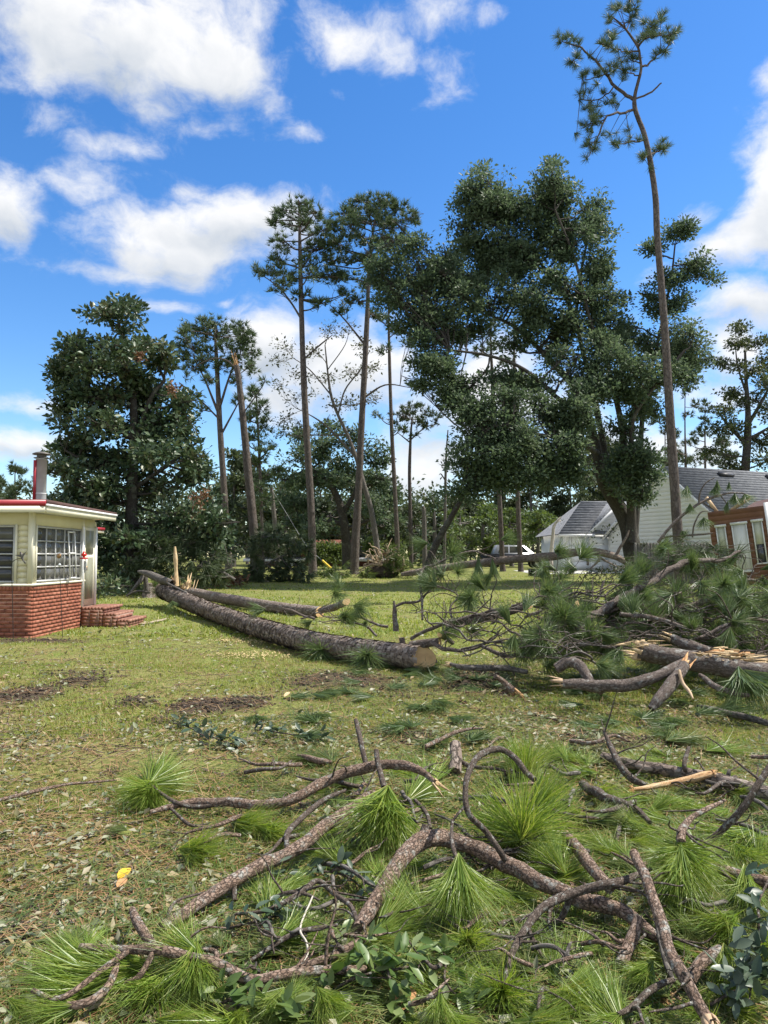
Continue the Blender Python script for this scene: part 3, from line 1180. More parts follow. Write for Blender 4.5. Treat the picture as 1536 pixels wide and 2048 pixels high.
# brick steps
steps = thing('brick_steps', 'three brick steps below the cream side door', 'steps', (-6.8, 17.6, 0))
for k, (xr, zt_) in enumerate([(-6.37, .44), (-6.06, .30), (-5.79, .16)]):
    xl = WX + .01 if k == 0 else [0, -6.37, -6.06][k] + .004
    mb = MB()
    yn, yf = 17.08, 18.25
    mb.box(((xl + xr) / 2, (yn + yf) / 2, zt_ / 2 - .055), ((xr - xl) / 2 - .008, (yf - yn) / 2 - .008, zt_ / 2 - .02 + .03), mi=1)
    x = xl + .0385
    while x < xr:                                                  # top rowlock bricks
        for y0 in np.arange(yn, yf - .1, .205):
            mb.box((x, y0 + .1, zt_ - .03), (.033, .095, .032))
        x += .075
    for (zz) in np.arange(zt_ - .10, -.02, -.075):                 # courses on the near side
        x = xl + .1
        while x - .09 < xr:
            xe = min(x + .095, xr)
            mb.box(((x - .095 + xe) / 2, yn + .02, zz), ((xe - x + .095) / 2 - .005, .03, .032))
            x += .2
    for (zz) in np.arange(zt_ - .10, -.02, -.075):                 # right face
        for y0 in np.arange(yn + .1, yf - .1, .205):
            mb.box((xr - .02, y0 + .06, zz), (.03, .095, .032))
    mb.build('step', [M['brick_step'], M['mortar']], steps)


# garden ornaments
def rod(mb, P, r, n=6, seg=6, mi=0):
    tube(mb, P, [r] * len(P), n, seg, mi=mi, cap0=mi, cap1=mi)


hb = onground(27, 1279)
hb[2] = gz(hb[0], hb[1])
hy = hb[1]
sh_ = thing('shepherd_hook', 'thin black shepherd hook with a metal bird beside the front window', 'garden hook', hb)
mb = MB()
rod(mb, [hb - [0, 0, .1], at(25, 1200, hy), at(23, 1140, hy), at(24, 1126, hy), at(32, 1119, hy), at(42, 1117, hy), at(48, 1122, hy), at(52, 1128, hy)], .0065)
mb.build('rod', M['black_iron'], sh_, True)
mb = MB()
p = at(43, 1113, hy)
tube(mb, [p + [-.03, 0, .09], p + [0, 0, .03], p + [.02, 0, -.04], p + [.07, 0, -.14]], [.008, .03, .022, .004], 7, 4)
mb.add([p + [.0, -.01, .03], p + [.11, -.03, .10], p + [.03, -.01, -.03], p + [-.12, -.04, .03]], t=[[0, 1, 2], [0, 2, 3]])
mb.build('bird', M['cap_metal'], sh_)
hb = onground(126, 1276)
hy = hb[1]
ss = thing('garden_stake', 'thin black garden stake topped by a brass sunburst', 'garden stake', hb)
mb = MB()
rod(mb, [hb - [0, 0, .1], at(122, 1200, hy), at(119, 1134, hy)], .006)
mb.build('rod', M['black_iron'], ss, True)
p = at(118, 1112, hy)
mb = MB()
for k in range(14):
    a = k / 14 * 2 * math.pi
    r1 = .10 if k % 2 else .085
    d = np.array([math.cos(a), 0, math.sin(a)])
    s_ = np.array([-math.sin(a), 0, math.cos(a)])
    mb.add([p + d * .045 + s_ * .012, p + d * .045 - s_ * .012, p + d * r1, p + d * .06 - [0, .012, 0]], t=[[0, 3, 2], [3, 1, 2]])
mb.build('sun_rays', M['steel'], ss)
vv, q = lathe([(0, .02), (.03, .016), (.05, 0), (.03, -.012), (0, -.016)], 14)
vv = vv[:, [0, 2, 1]] * [1, -1, 1]
mb = MB()
mb.add(vv + p, q)
mb.build('sun_face', M['brass'], ss, True)
p = at(119, 1130, hy)
lobj([(0, .035), (.025, .02), (.03, 0), (.02, -.025), (0, -.03)], 'finial', M['steel'], ss, p, 12)
# hummingbird feeder and wind chime hanging from the eave
fp = at(168, 1108, 16.35)
fd = thing('hanging_feeder', 'red glass feeder hanging on a cord from the eave', 'bird feeder', (fp[0], fp[1], fp[2]))
mb = MB()
rod(mb, [fp + [0, 0, .03], (fp[0] - .02, fp[1], EAVE + .02)], .003, 4, 2)
mb.build('cord', M['white_trim'], fd)
lobj([(0, .06), (.02, .055), (.03, .02), (.055, .0), (.06, -.03), (.03, -.05), (.02, -.07), (.045, -.09), (.045, -.11), (0, -.115)], 'bottle', M['red_glass'], fd, fp, 12)
mb = MB()
for k in range(5):
    a = k * 1.256
    q0 = fp + [.05 * math.cos(a), .05 * math.sin(a), -.1]
    tube(mb, [q0, q0 + [.03 * math.cos(a), .03 * math.sin(a), .01]], [.014, .02], 6, 1, cap1=0)
mb.build('feeding_flowers', M['red_glass'], fd)
cp = at(170, 1122, 16.4)
ch = thing('wind_chime', 'small wind chime of pale tubes hanging below the red feeder', 'wind chime', cp)
mb = MB()
for k in range(6):
    x = (k % 3 - 1) * .022
    tube(mb, [cp + [x, .02 * (k // 3), .0], cp + [x, .02 * (k // 3), -.16 - .1 * random.random()]], [.006, .006], 6, 1, cap0=0, cap1=0)
mb.build('chime_tubes', M['steel'], ch)
mb = MB()
rod(mb, [cp + [0, 0, .0], cp + [0, 0, .05]], .003, 4, 1)
mb.build('cord', M['white_trim'], ch)


# ------------------------------------------------------------------ white house, garage, fence, shed
def slope_board(mb, a, b_, c, d, th, mi=0):
    a, b_, c, d = [np.array(k, float) for k in (a, b_, c, d)]
    n = norm(np.cross(b_ - a, d - a)) * th
    vv = [a, b_, c, d, a - n, b_ - n, c - n, d - n]
    mb.add(vv, [[0, 1, 2, 3], [7, 6, 5, 4], [0, 4, 5, 1], [1, 5, 6, 2], [2, 6, 7, 3], [3, 7, 4, 0]], mi=mi)


def shingle_courses(parent, e0, e1, r1, r0, n, m, name='shingle_course'):
    """overlapping courses from eave (e0,e1) to ridge (r0,r1); each course its own piece"""
    e0, e1, r0, r1 = [np.array(k, float) for k in (e0, e1, r0, r1)]
    nn = norm(np.cross(e1 - e0, r0 - e0))
    if nn[2] < 0:
        nn = -nn
    for i in range(n):
        a, b_ = i / n, min(1, (i + 1.25) / n)
        p0, p1 = e0 + (r0 - e0) * a, e1 + (r1 - e1) * a
        q0, q1 = e0 + (r0 - e0) * b_, e1 + (r1 - e1) * b_
        mb = MB()
        lo, hi = nn * .055, nn * .018
        mb.add([p0, p1, q1, q0, p0 + lo, p1 + lo, q1 + hi, q0 + hi], [[4, 5, 6, 7], [0, 1, 5, 4], [1, 2, 6, 5], [3, 0, 4, 7]])
        mb.build(name, m, parent)


def siding_on(parent, O, ud, poly_top, length, z0, step, outn, m, zmax, cut=None):
    """lapped boards over a wall; poly_top(u)->z allowed; board spans where z<top"""
    z = z0
    O = np.array(O, float)
    ud, outn = np.array(ud, float), np.array(outn, float)
    us_ = np.linspace(0, length, 121)
    tops = np.array([poly_top(u) for u in us_])
    while z < zmax:
        ok = us_[tops > z + step * .5]
        if len(ok) < 2:
            break
        segs = [(ok[0], ok[-1])]
        if cut and cut[2] < z + step * .5 < cut[3]:
            segs = [(ok[0], cut[0]), (cut[1], ok[-1])]
        for (u0, u1) in segs:
            if u1 - u0 < .05:
                continue
            A = O + ud * u0
            B = O + ud * u1
            mb = MB()
            zz0, zz1 = np.array([0, 0, z]), np.array([0, 0, z + step + .02])
            vv = [A + zz0 + outn * .035, B + zz0 + outn * .035, B + zz1 + outn * .008, A + zz1 + outn * .008, A + zz0, B + zz0]
            mb.add(vv, [[0, 1, 2, 3], [4, 5, 1, 0]])
            mb.build('siding_board', m, parent)
        z += step


GZ = float(gz(15, 50))
gar = thing('white_garage', 'white sided garage with grey hipped shingle roof and wide door', 'garage', (14.6, 50, GZ))
gx0, gx1, gy0, gy1 = 11.95, 17.6, 50.0, 57.0
GE = 3.05
mb = MB()
mb.box(((gx0 + gx1) / 2, (gy0 + gy1) / 2, (GE + GZ) / 2 - .2), ((gx1 - gx0) / 2, (gy1 - gy0) / 2, (GE - GZ) / 2 + .2))
mb.build('wall', M['white'], gar)
PKX, PKZ, gl = 15.75, 5.3, 13.45       # cross gable
mb = MB()
gw = 17.9 - gl
mb.add([[gl + .12, gy0 - .02, GE - .05], [17.9, gy0 - .02, GE - .05], [PKX, gy0 - .02, PKZ - .1], [gl + .12, gy0 + .3, GE - .05], [17.9, gy0 + .3, GE - .05], [PKX, gy0 + .3, PKZ - .1]],
       [[0, 3, 4, 1]], [[0, 1, 2]])
mb.build('gable', M['white'], gar)
siding_on(gar, (gx0, gy0 - .02, 0), (1, 0, 0), lambda u: GE - .05 if gx0 + u < gl + .2 else (GE + (PKZ - GE) * (gx0 + u - gl) / (PKX - gl) if gx0 + u < PKX else GE + (PKZ - GE) * (17.9 - gx0 - u) / (17.9 - PKX)),
          5.6, GZ - .05, .2, (0, -1, 0), M['white'], 5.2, (.5, 5.35, 0, 2.98))
mb = MB()
mb.box((14.9, gy0 - .04, GZ + 1.15), (2.42, .02, 1.16))
gd = mb.build('garage_door', M['white_trim'], gar)
WORLD[gd.name] = WORLD[gar.name]
for i in range(4):
    for j in range(4):
        mb = MB()
        mb.box((14.9 - 2.4 + 1.2 * (j + .5), gy0 - .075, GZ + .57 * (i + .5) + .01), (.585, .016, .272))
        mb.build('door_panel', M['white'], gd)
mb = MB()
mb.box((gx0 + .32, gy0 - .06, GZ + 1.2), (.09, .03, 1.22))
mb.box((14.9, gy0 - .06, GZ + 2.45), (2.6, .035, .07))
mb.build('door_trim', M['white_trim'], gar)
mb = MB()
tube(mb, [(gx0 + .02, gy0 - .06, GZ), (gx0 + .02, gy0 - .06, GE - .35), (gx0 - .1, gy0 - .25, GE - .12)], [.04] * 3, 6, 3)
mb.build('downpipe', M['white_trim'], gar)
ev = [(gx0 - .4, gy0 - .4, GE), (gl + .1, gy0 - .4, GE)]
rg0, rg1 = (14.1, 53.5, 5.52), (18.5, 53.5, 5.52)
mb = MB()
mb.add([[gx0 - .4, gy0 - .4, GE], [18.3, gy0 - .4, GE], [18.5, 53.5, 5.5], [14.1, 53.5, 5.5], [gx0 - .4, 57.4, GE], [18.3, 57.4, GE]],
       [[0, 1, 2, 3], [4, 3, 2, 5]], [[0, 3, 4]])
mb.build('roof', M['shingle'], gar)
shingle_courses(gar, (gx0 - .4, gy0 - .4, GE), (14.2, gy0 - .4, GE), (16.6, 53.5, 5.5), (14.1, 53.5, 5.5), 13, M['shingle'])
mb = MB()
mb.box(((gx0 - .4 + gl + .5) / 2, gy0 - .41, GE - .08), ((gl + .5 - gx0 + .4) / 2, .03, .08))
mb.build('fascia', M['white_trim'], gar)
mb = MB()
mb.box(((gx0 - .4 + gl + .5) / 2, gy0 - .2, GE - .15), ((gl + .5 - gx0 + .4) / 2, .22, .015))
mb.build('soffit', M['white_trim'], gar)
for sx in (-1, 1):
    ex = gl - .15 if sx < 0 else 18.1
    mb = MB()
    a = (ex, gy0 - .32, GE - .12)
    p2 = (PKX, gy0 - .32, PKZ)
    slope_board(mb, a, p2, (PKX, 53.5, PKZ), (ex, 53.5, GE - .12), .06 * (-sx))
    mb.build('gable_roof', M['shingle'], gar)
    mb = MB()
    mb.bar((ex, gy0 - .33, GE - .25), (PKX, gy0 - .33, PKZ - .13), .04, .18, (0, -1, 0))
    mb.bar((ex, gy0 - .33, GE - .25), (PKX, gy0 - .33, PKZ - .13), .18, .04, (0, -1, 0))
    mb.build('rake_board', M['white_trim'], gar)

wh = thing('white_house', 'white sided house with steep grey shingle roof behind the fence', 'house', (18, 45, .6))
P1 = np.array([16.9, 45.0, 0])
rd = norm(np.array([6.1, 2.5, 0]))
fd_ = np.array([rd[1], -rd[0], 0])
HS, RZ, EZ = 5.4, 7.0, 3.0
LEN = 14.0


def W(u, s, z):
    return P1 + rd * u + fd_ * s + np.array([0, 0, z])


mb = MB()
mb.add([W(0, -HS + .3, .3), W(0, HS - .3, .3), W(0, HS - .3, EZ + .1), W(0, 0, RZ - .12), W(0, -HS + .3, EZ + .1),
        W(LEN, -HS + .3, .3), W(LEN, HS - .3, .3), W(LEN, HS - .3, EZ + .1), W(LEN, 0, RZ - .12), W(LEN, -HS + .3, EZ + .1)],
       [[0, 1, 2, 4], [1, 6, 7, 2], [6, 5, 9, 7], [5, 0, 4, 9]], [[4, 2, 3], [9, 8, 7]])
mb.build('wall', M['white'], wh)
siding_on(wh, W(0, -HS + .3, 0), fd_, lambda u: EZ + (RZ - .25 - EZ) * (1 - abs(u - HS + .3) / HS), 2 * HS - .6, .4, .24, -rd, M['white'], 6.9)
for s in (1, -1):
    mb = MB()
    mb.add([W(-.35, s * HS, EZ - .2), W(LEN + .3, s * HS, EZ - .2), W(LEN + .3, 0, RZ), W(-.35, 0, RZ)], [[0, 1, 2, 3]])
    mb.build('roof', M['shingle'], wh)
    mb = MB()
    mb.bar(W(-.36, s * (HS + .02), EZ - .3), W(-.36, 0, RZ - .1), .05, .2, (0, 0, 1))
    mb.build('rake_board', M['white_trim'], wh)
shingle_courses(wh, W(-.38, HS, EZ - .2), W(LEN + .3, HS, EZ - .2), W(LEN + .3, 0, RZ), W(-.38, 0, RZ), 24, M['shingle'])
for (u, s) in ((4.2, .62), (8.2, .62), (6.0, 3.1), (8.6, 3.1)):
    zc = RZ + (EZ - .2 - RZ) * s / HS
    sl_ = norm(W(0, HS, EZ - .2) - W(0, 0, RZ))
    mb = MB()
    nrm = norm(np.cross(sl_, rd))
    if nrm[2] < 0:
        nrm = -nrm
    k = 1.0 if s < 1 else .45
    mb.box(W(u, s, zc) + nrm * .1, (.55 * k, .16, .09), np.stack([rd, sl_, nrm], 1))
    mb.build('roof_vent', M['black_iron'], wh)
# privacy fence
FY = 34.5
fn = thing('picket_fence', 'grey weathered wooden privacy fence beside the oak trunk', 'fence', (13, FY, .4))
pk = MB()
hp = 1.84
pk.add([[-.064, 0, 0], [.064, 0, 0], [.064, 0, hp - .05], [.035, 0, hp], [-.035, 0, hp], [-.064, 0, hp - .05],
        [-.064, .018, 0], [.064, .018, 0], [.064, .018, hp - .05], [.035, .018, hp], [-.035, .018, hp], [-.064, .018, hp - .05]],
       [[0, 1, 2, 5], [5, 2, 3, 4], [7, 6, 11, 8], [8, 11, 10, 9], [1, 7, 8, 2], [6, 0, 5, 11], [4, 3, 9, 10], [2, 8, 9, 3], [11, 5, 4, 10]])
pme = pk.mesh('picket', M['fence'])
x = 11.55
while x < 19.5:
    yy = FY - (x - 11.5) * .12
    put(pme, 'picket', fn, (x, yy + random.uniform(-.006, .006), float(gz(x, yy)) + random.uniform(-.02, .02)), random.uniform(-.03, .03) - .12)
    x += .137
mb = MB()
for zz in (.35, 1.5):
    mb.bar((11.5, FY + .05, .42 + zz), (19.5, FY - .9, .40 + zz), .04, .09)
mb.build('rail', M['fence'], fn)

# brown shed, racked by the fallen limbs
SY = 21.5
so = at(1436, 1176, SY)
shed = thing('brown_shed', 'leaning brown shed with tall narrow windows and torn open roof', 'shed', so)
shed.rotation_euler = (Matrix.Rotation(math.radians(-26), 4, 'Z') @ Matrix.Rotation(math.radians(-6), 4, 'Y')).to_euler()
WORLD[shed.name] = np.zeros(3)
SW, SH, SD = 3.4, 2.18, 2.6


def spart(mb, name, m, parent=None, smooth=False, **k):
    o = mb.build(name, m, parent or shed, smooth, **k)
    WORLD[o.name] = np.zeros(3)
    return o


mb = MB()
mb.box((SW / 2, SD / 2 + .02, SH / 2), (SW / 2 - .01, SD / 2, SH / 2 - .01))
spart(mb, 'wall', M['shed'])
wins = [(.19, .38, .60, 1.72), (.60, .93, .42, 1.74), (1.13, 1.33, .60, 1.76)]
for i in range(15):
    za, zb = i * .146, (i + 1) * .146 + .012
    segs, u = [], 0.0
    for (u0, u1, z0, z1) in wins:
        if z0 - .02 < za + .07 < z1 + .05:
            segs.append((u, u0 - .03))
            u = u1 + .03
    segs.append((u, 1.45))
    segs.append((1.58, SW))
    for (u0, u1) in segs:
        mb = MB()
        mb.add([[u0, -.005, za], [u1, -.005, za], [u1, -.022, za], [u0, -.022, za], [u1, -.008, min(zb, SH)], [u0, -.008, min(zb, SH)]],
               [[0, 1, 2, 3], [3, 2, 4, 5]], [[0, 3, 5], [1, 4, 2]])
        spart(mb, 'siding_board', M['shed'])
for k, (u0, u1, z0, z1) in enumerate(wins):
    mb = MB()
    for (ua, ub, zc, zd) in ((u0 - .035, u0, z0, z1), (u1, u1 + .035, z0, z1)):
        mb.box(((ua + ub) / 2, -.03, (zc + zd) / 2), ((ub - ua) / 2, .016, (zd - zc) / 2))
    mb.box(((u0 + u1) / 2, -.045, z1 + .03), ((u1 - u0) / 2 + .06, .03, .034))
    mb.box(((u0 + u1) / 2, -.036, z0 - .02), ((u1 - u0) / 2 + .05, .022, .02))
    wo = spart(mb, 'window' if k != 1 else 'white_panel', M['shed_white'])
    if k == 1:
        mb = MB()
        mb.box(((u0 + u1) / 2, -.02, (z0 + z1) / 2), ((u1 - u0) / 2, .012, (z1 - z0) / 2))
        spart(mb, 'panel_face', M['shed_white'], wo)
    else:
        mb = MB()
        zm = z0 + (z1 - z0) * .45
        mb.box(((u0 + u1) / 2, -.016, (zm + z1) / 2), ((u1 - u0) / 2, .006, (z1 - zm) / 2))
        spart(mb, 'blind', M['blind'], wo)
        mb = MB()
        mb.box(((u0 + u1) / 2, -.016, (zm + z0) / 2), ((u1 - u0) / 2, .006, (zm - z0) / 2 - .004))
        spart(mb, 'pane', M['glass'], wo)
mb = MB()
mb.box((1.515, -.03, SH / 2 + .03), (.055, .03, SH / 2 + .05))
spart(mb, 'corner_board', M['white_trim'])
for (a, b_) in (((.25, .3, SH - .02), (.02, .2, SH + .45)), ((.62, .4, SH), (.98, .3, SH + .22)), ((.75, .5, SH + .08), (1.15, .6, SH + .30)), ((1.6, .6, SH), (2.3, .5, SH + .5))):
    mb = MB()
    mb.bar(a, b_, .05, .09)
    spart(mb, 'broken_rafter', M['raw_wood'])
mb = MB()
mb.add([[1.0, .4, SH + .02], [3.4, .2, SH + .02], [3.4, 2.4, SH + .45], [1.3, 2.4, SH + .3]], [[0, 1, 2, 3]])
spart(mb, 'torn_roof_sheet', M['roof_edge'])

# small brick house far behind the pines
sb_ = thing('low_brick_house', 'low brick house with grey roof and white porch posts beyond the pines', 'house', at(635, 1140, 72))
yb_ = 72.0
gzb = float(gz(0, 72))
xa, xb = at(500, 1100, 72)[0], at(775, 1100, 72)[0]
mb = MB()
mb.box(((xa + xb) / 2, yb_ + 4, gzb + 1.2), ((xb - xa) / 2, 4, 1.3))
mb.build('wall', M['house_brick'], sb_)
mb = MB()
z1_, z2_ = at(600, 1118, 72)[2], at(600, 1098, 75)[2]
for (u0, u1, r0, r1) in ((xa - .5, xb - 4.2, xa + 2, xb - 6.5), (xb - 5.5, xb + .6, xb - 3.5, xb - 2.2)):
    mb.add([[u0, yb_ - .7, z1_], [u1, yb_ - .7, z1_], [r1, yb_ + 4, z2_ + .5], [r0, yb_ + 4, z2_ + .5], [u0, yb_ + 8.6, z1_], [u1, yb_ + 8.6, z1_]],
           [[0, 1, 2, 3], [5, 4, 3, 2]], [[0, 3, 4], [1, 5, 2]])
mb.build('roof', M['shingle'], sb_)
mb = MB()
mb.box(((xa + xb) / 2, yb_ - .72, z1_ - .1), ((xb - xa) / 2 + .5, .05, .12))
mb.build('fascia', M['white_trim'], sb_)
for px in (583, 600):
    mb = MB()
    c = at(px, 1130, 71.4)
    mb.box((c[0], c[1], (gzb + z1_) / 2 - .1), (.13, .13, (z1_ - gzb) / 2))
    mb.build('porch_post', M['white_trim'], sb_)
for px in (530, 560, 655, 720):
    mb = MB()
    c = at(px, 1130, 71.9)
    mb.box((c[0], yb_ - .01, gzb + 1.35), (.55, .03, .55))
    w_ = mb.build('window', M['white_trim'], sb_)
    WORLD[w_.name] = WORLD[sb_.name]
    mb = MB()
    mb.box((c[0], yb_ - .05, gzb + 1.35), (.47, .02, .47))
    mb.build('pane', M['glass'], w_)
mb = MB()
c = at(592, 1130, 72)
mb.box((c[0], yb_ - .02, gzb + 1.0), (.45, .03, 1.0))
mb.build('door', M['car_dark'], sb_)

# pickup behind the trunks
pk0 = at(962, 1142, 60)
pu = thing('parked_pickup', 'silver and dark pickup parked behind the pine trunks', 'pickup truck', (pk0[0], 60, float(gz(5, 60))))
Z0 = float(gz(5, 60))
X0, Yc = pk0[0], 60.0
mb = MB()
prof = [(0, .45), (5.3, .45), (5.35, .75), (5.3, 1.02), (3.95, 1.1), (0, 1.12)]
nn_ = len(prof)
vv = [[X0 + a, Yc - .95, Z0 + z] for (a, z) in prof] + [[X0 + a, Yc + .95, Z0 + z] for (a, z) in prof]
mb.add(vv, [[i, (i + 1) % nn_, nn_ + (i + 1) % nn_, nn_ + i] for i in range(nn_)] + [[0, 5, 4, 1], [1, 4, 3, 2], [6, 7, 10, 11], [7, 8, 9, 10]])
mb.build('body', M['car_dark'], pu)
mb = MB()
prof = [(.9, 1.12), (4.2, 1.1), (3.3, 1.78), (1.2, 1.82)]
vv = [[X0 + a, Yc - .85, Z0 + z] for (a, z) in prof] + [[X0 + a, Yc + .85, Z0 + z] for (a, z) in prof]
mb.add(vv, [[0, 1, 2, 3], [4, 7, 6, 5], [3, 2, 6, 7], [1, 5, 6, 2], [0, 3, 7, 4]])
cabo = mb.build('cab', M['car'], pu)
WORLD[cabo.name] = WORLD[pu.name]
for (a0, a1, b0, b1) in ((1.25, 2.05, 1.4, 2.05), (2.15, 2.95, 2.15, 2.85), (3.02, 3.75, 2.95, 3.22)):
    mb = MB()
    mb.add([[X0 + a0, Yc - .865, Z0 + 1.2], [X0 + a1, Yc - .865, Z0 + 1.2], [X0 + b1, Yc - .865, Z0 + 1.70], [X0 + b0, Yc - .865, Z0 + 1.70]], [[0, 1, 2, 3]])
    mb.build('window', M['glass'], cabo)
for wx in (1.0, 4.3):
    for wy in (-1, 1):
        mb = MB()
        vv, q = lathe([(.2, -.12), (.36, -.12), (.38, -.08), (.38, .08), (.36, .12), (.2, .12)], 20)
        vv = vv[:, [0, 2, 1]]
        mb.add(vv + [X0 + wx, Yc + wy * .86, Z0 + .38], q)
        wl = mb.build('wheel', M['tyre'], pu, True)
        WORLD[wl.name] = WORLD[pu.name]
        mb = MB()
        vv, q = lathe([(0, -.06), (.08, -.08), (.09, -.04), (.19, -.05), (.21, -.125), (.25, -.125)], 10)
        vv = vv[:, [0, 2, 1]] * [1, -wy * -1, 1]
        mb.add(vv + [X0 + wx, Yc + wy * .86, Z0 + .38], q)
        mb.build('rim', M['rim'], wl)
mb = MB()
mb.box((X0 + 5.33, Yc - .6, Z0 + .85), (.03, .2, .09))
mb.build('headlight', M['white_trim'], pu)
mb = MB()
mb.box((X0 + 5.36, Yc, Z0 + .5), (.06, .95, .1))
mb.build('bumper', M['rim'], pu)
# black drain box by the drive
p = at(1075, 1151, 40.5)
p[2] = float(gz(p[0], p[1]))
bb = MB()
t_ = .03
for (c, h) in (((0, 0, .02), (.45, .25, .02)), ((0, 0, .36), (.40, .25, .02)), ((-.43, 0, .19), (.02, .25, .15)), ((.43, 0, .19), (.02, .25, .15)), ((0, .23, .19), (.42, .02, .15))):
    bb.box(p + np.array(c), h)
tag(bb.build('black_box', M['black_iron']), 'open black box lying beside the concrete drive', 'box')


# ------------------------------------------------------------------ standing trees
TW = .78


def nearest_on(paths, p, bias=.5):
    """attachment point on the limb paths, preferably below p"""
    best = None
    for (P, R) in paths:
        d = np.linalg.norm(P - p, axis=1) + np.maximum(0, P[:, 2] - p[2] + .2) * 2.0 * bias
        i = int(np.argmin(d))
        if best is None or d[i] < best[0]:
            best = (d[i], P[i], R[i])
    return best[1], best[2]


def tree(name, label, cat, Y, trunks, clumps, leaf='oak', group=None, bk='bark_oak', lm='oak_leaf', dens=1.0, L=.14, dY=1.0, limb=1.0,
         ground=True, per=26, extra=None, sub=1.0, droop=0.0, n_side=9, twig=True, spray=.34):
    """trunks: lists of (px, py, diameter px[, dY]); clumps: (px, py, rx, ry[, dY])"""
    k = Y / F
    base = at(trunks[0][0][0], trunks[0][0][1], Y)
    if ground:
        base[2] = float(gz(base[0], base[1]))
    t = thing(name, label, cat, base, group)
    mb = MB()
    paths = []
    for ti, tr in enumerate(trunks):
        P = np.array([at(q[0], q[1], Y + (q[3] if len(q) > 3 else 0)) for q in tr])
        R = np.array([q[2] * k / 2 * TW for q in tr])
        if ti == 0 and ground:
            P[0, 2] = base[2] - .15
            P = np.vstack([P[:1], P[:1] + (P[1] - P[0]) * min(.25, .6 / max(.3, np.linalg.norm(P[1] - P[0]))), P[1:]])
            R = np.r_[R[0] * 1.35, R[0], R[1:]]
        Pn, Rn, _ = tube(mb, P, R, n_side, 5, rough=.12, rs=3, cap1=0)
        paths.append((Pn, Rn))
    cr = MB()
    sub_pts = []
    A_, B_, ra_, rb_ = [], [], [], []
    more = []
    for c in clumps:
        if c[2] > 12 and len(clumps) > 5:
            a = random.random() * 6.283
            more.append((c[0] + math.cos(a) * c[2] * .75, c[1] + math.sin(a) * c[3] * .75, c[2] * .55, c[3] * .55) + tuple(c[4:5]))
    for c in list(clumps) + more:
        dd = c[4] if len(c) > 4 else RNG.normal() * dY
        ctr = at(c[0], c[1], Y + dd)
        rx, rz = c[2] * k, c[3] * k
        ry = (rx + rz) / 2
        a, ar = nearest_on(paths, ctr)
        r0 = min(ar * .7, .035 + .022 * (rx + rz)) * limb
        mid = (a + ctr) / 2 + np.array([0, 0, -.06 if leaf != 'pine' else -.02]) * np.linalg.norm(ctr - a) + RNG.normal(size=3) * .06 * np.linalg.norm(ctr - a)
        tip = ctr + (ctr - a) * .25
        Pn, Rn, _ = tube(mb, [a, mid, ctr, tip], [r0, r0 * .75, r0 * .45, r0 * .15], 5, 4, bend=.10)
        m = max(4, int(dens * sub * 21 * (rx * rz + .35 * (rx + rz))))
        u = unit(m) * (RNG.random(m) ** .45)[:, None]
        sh = spray * .45 if leaf != 'pine' else .0
        pts = ctr + u * np.maximum(np.array([rx, ry, rz]) - sh, np.array([rx, ry, rz]) * .4)
        if leaf != 'pine':
            wob = np.stack([fbm(pts * .55 + 9.1 * q_, 3) for q_ in range(3)], -1) - .5
            pts = pts + wob * np.minimum(2.6, 1.6 * np.array([rx, ry, rz]) + .3)
            far_ = RNG.random(m) < .14
            pts[far_] = ctr + (pts[far_] - ctr) * 1.35
        sub_pts.append((pts, ctr, u))
        j = RNG.integers(len(Pn) // 3, len(Pn), m)
        if twig:
            mids = (Pn[j] + pts) / 2 + RNG.normal(size=(m, 3)) * .07
            A_ += [Pn[j], mids]
            B_ += [mids, pts]
            ra_ += [np.full(m, r0 * .28 + .006), np.full(m, r0 * .16 + .005)]
            rb_ += [np.full(m, r0 * .16 + .005), np.full(m, .004)]
    if A_:
        sticks(mb, np.concatenate(A_), np.concatenate(B_), np.concatenate(ra_), np.concatenate(rb_))
    for (pts, ctr, u) in sub_pts:
        n = len(pts)
        if leaf == 'pine':
            ax = norm(norm(pts - ctr) * .6 + np.array([0, 0, .55 - droop]) + RNG.normal(size=(n, 3)) * .25)
            needles(cr, pts, ax, int(per * 1.3), L * 1.1, .045 * Y / 42, .75)
            p2 = pts + RNG.normal(size=(n, 3)) * .15
            needles(cr, p2, ax, per // 2, L, .05 * Y / 42, .9)
        else:
            q = np.repeat(pts, per, 0)
            off = unit(len(q)) * (RNG.random((len(q), 1)) ** .6) * np.array([spray, spray, spray * .7]) * 1.45
            d = norm(off + RNG.normal(size=q.shape) * .12 + np.array([0, 0, .05 - droop * .3]))
            ln = 1.28 * L * (.45 + 1.05 * RNG.random(len(q)))
            leaves(cr, q + off, d, ln, ln * .58, norm(unit(len(q)) * .9 + np.array([.1, -.25, .9])))
    if extra:
        extra(mb, paths, t)
    mb.build('trunk', M[bk], t, True)
    cr.build('crown', M[lm], t)
    return t, paths


def bridge(cl, dist, p, rx, ry):
    """small clumps between neighbouring clumps, so that a crown closes up"""
    rg = random.Random(4)
    out = []
    for i in range(len(cl)):
        for j in range(i):
            a, b_ = cl[i], cl[j]
            da = a[4] if len(a) > 4 else 0
            db_ = b_[4] if len(b_) > 4 else 0
            if math.hypot(a[0] - b_[0], a[1] - b_[1]) < dist and abs(da - db_) < 2.1 and rg.random() < p:
                out.append(((a[0] + b_[0]) / 2 + rg.uniform(-12, 12), (a[1] + b_[1]) / 2 + rg.uniform(-10, 10), rx, ry, (da + db_) / 2 + rg.uniform(-.8, .8)))
    return out


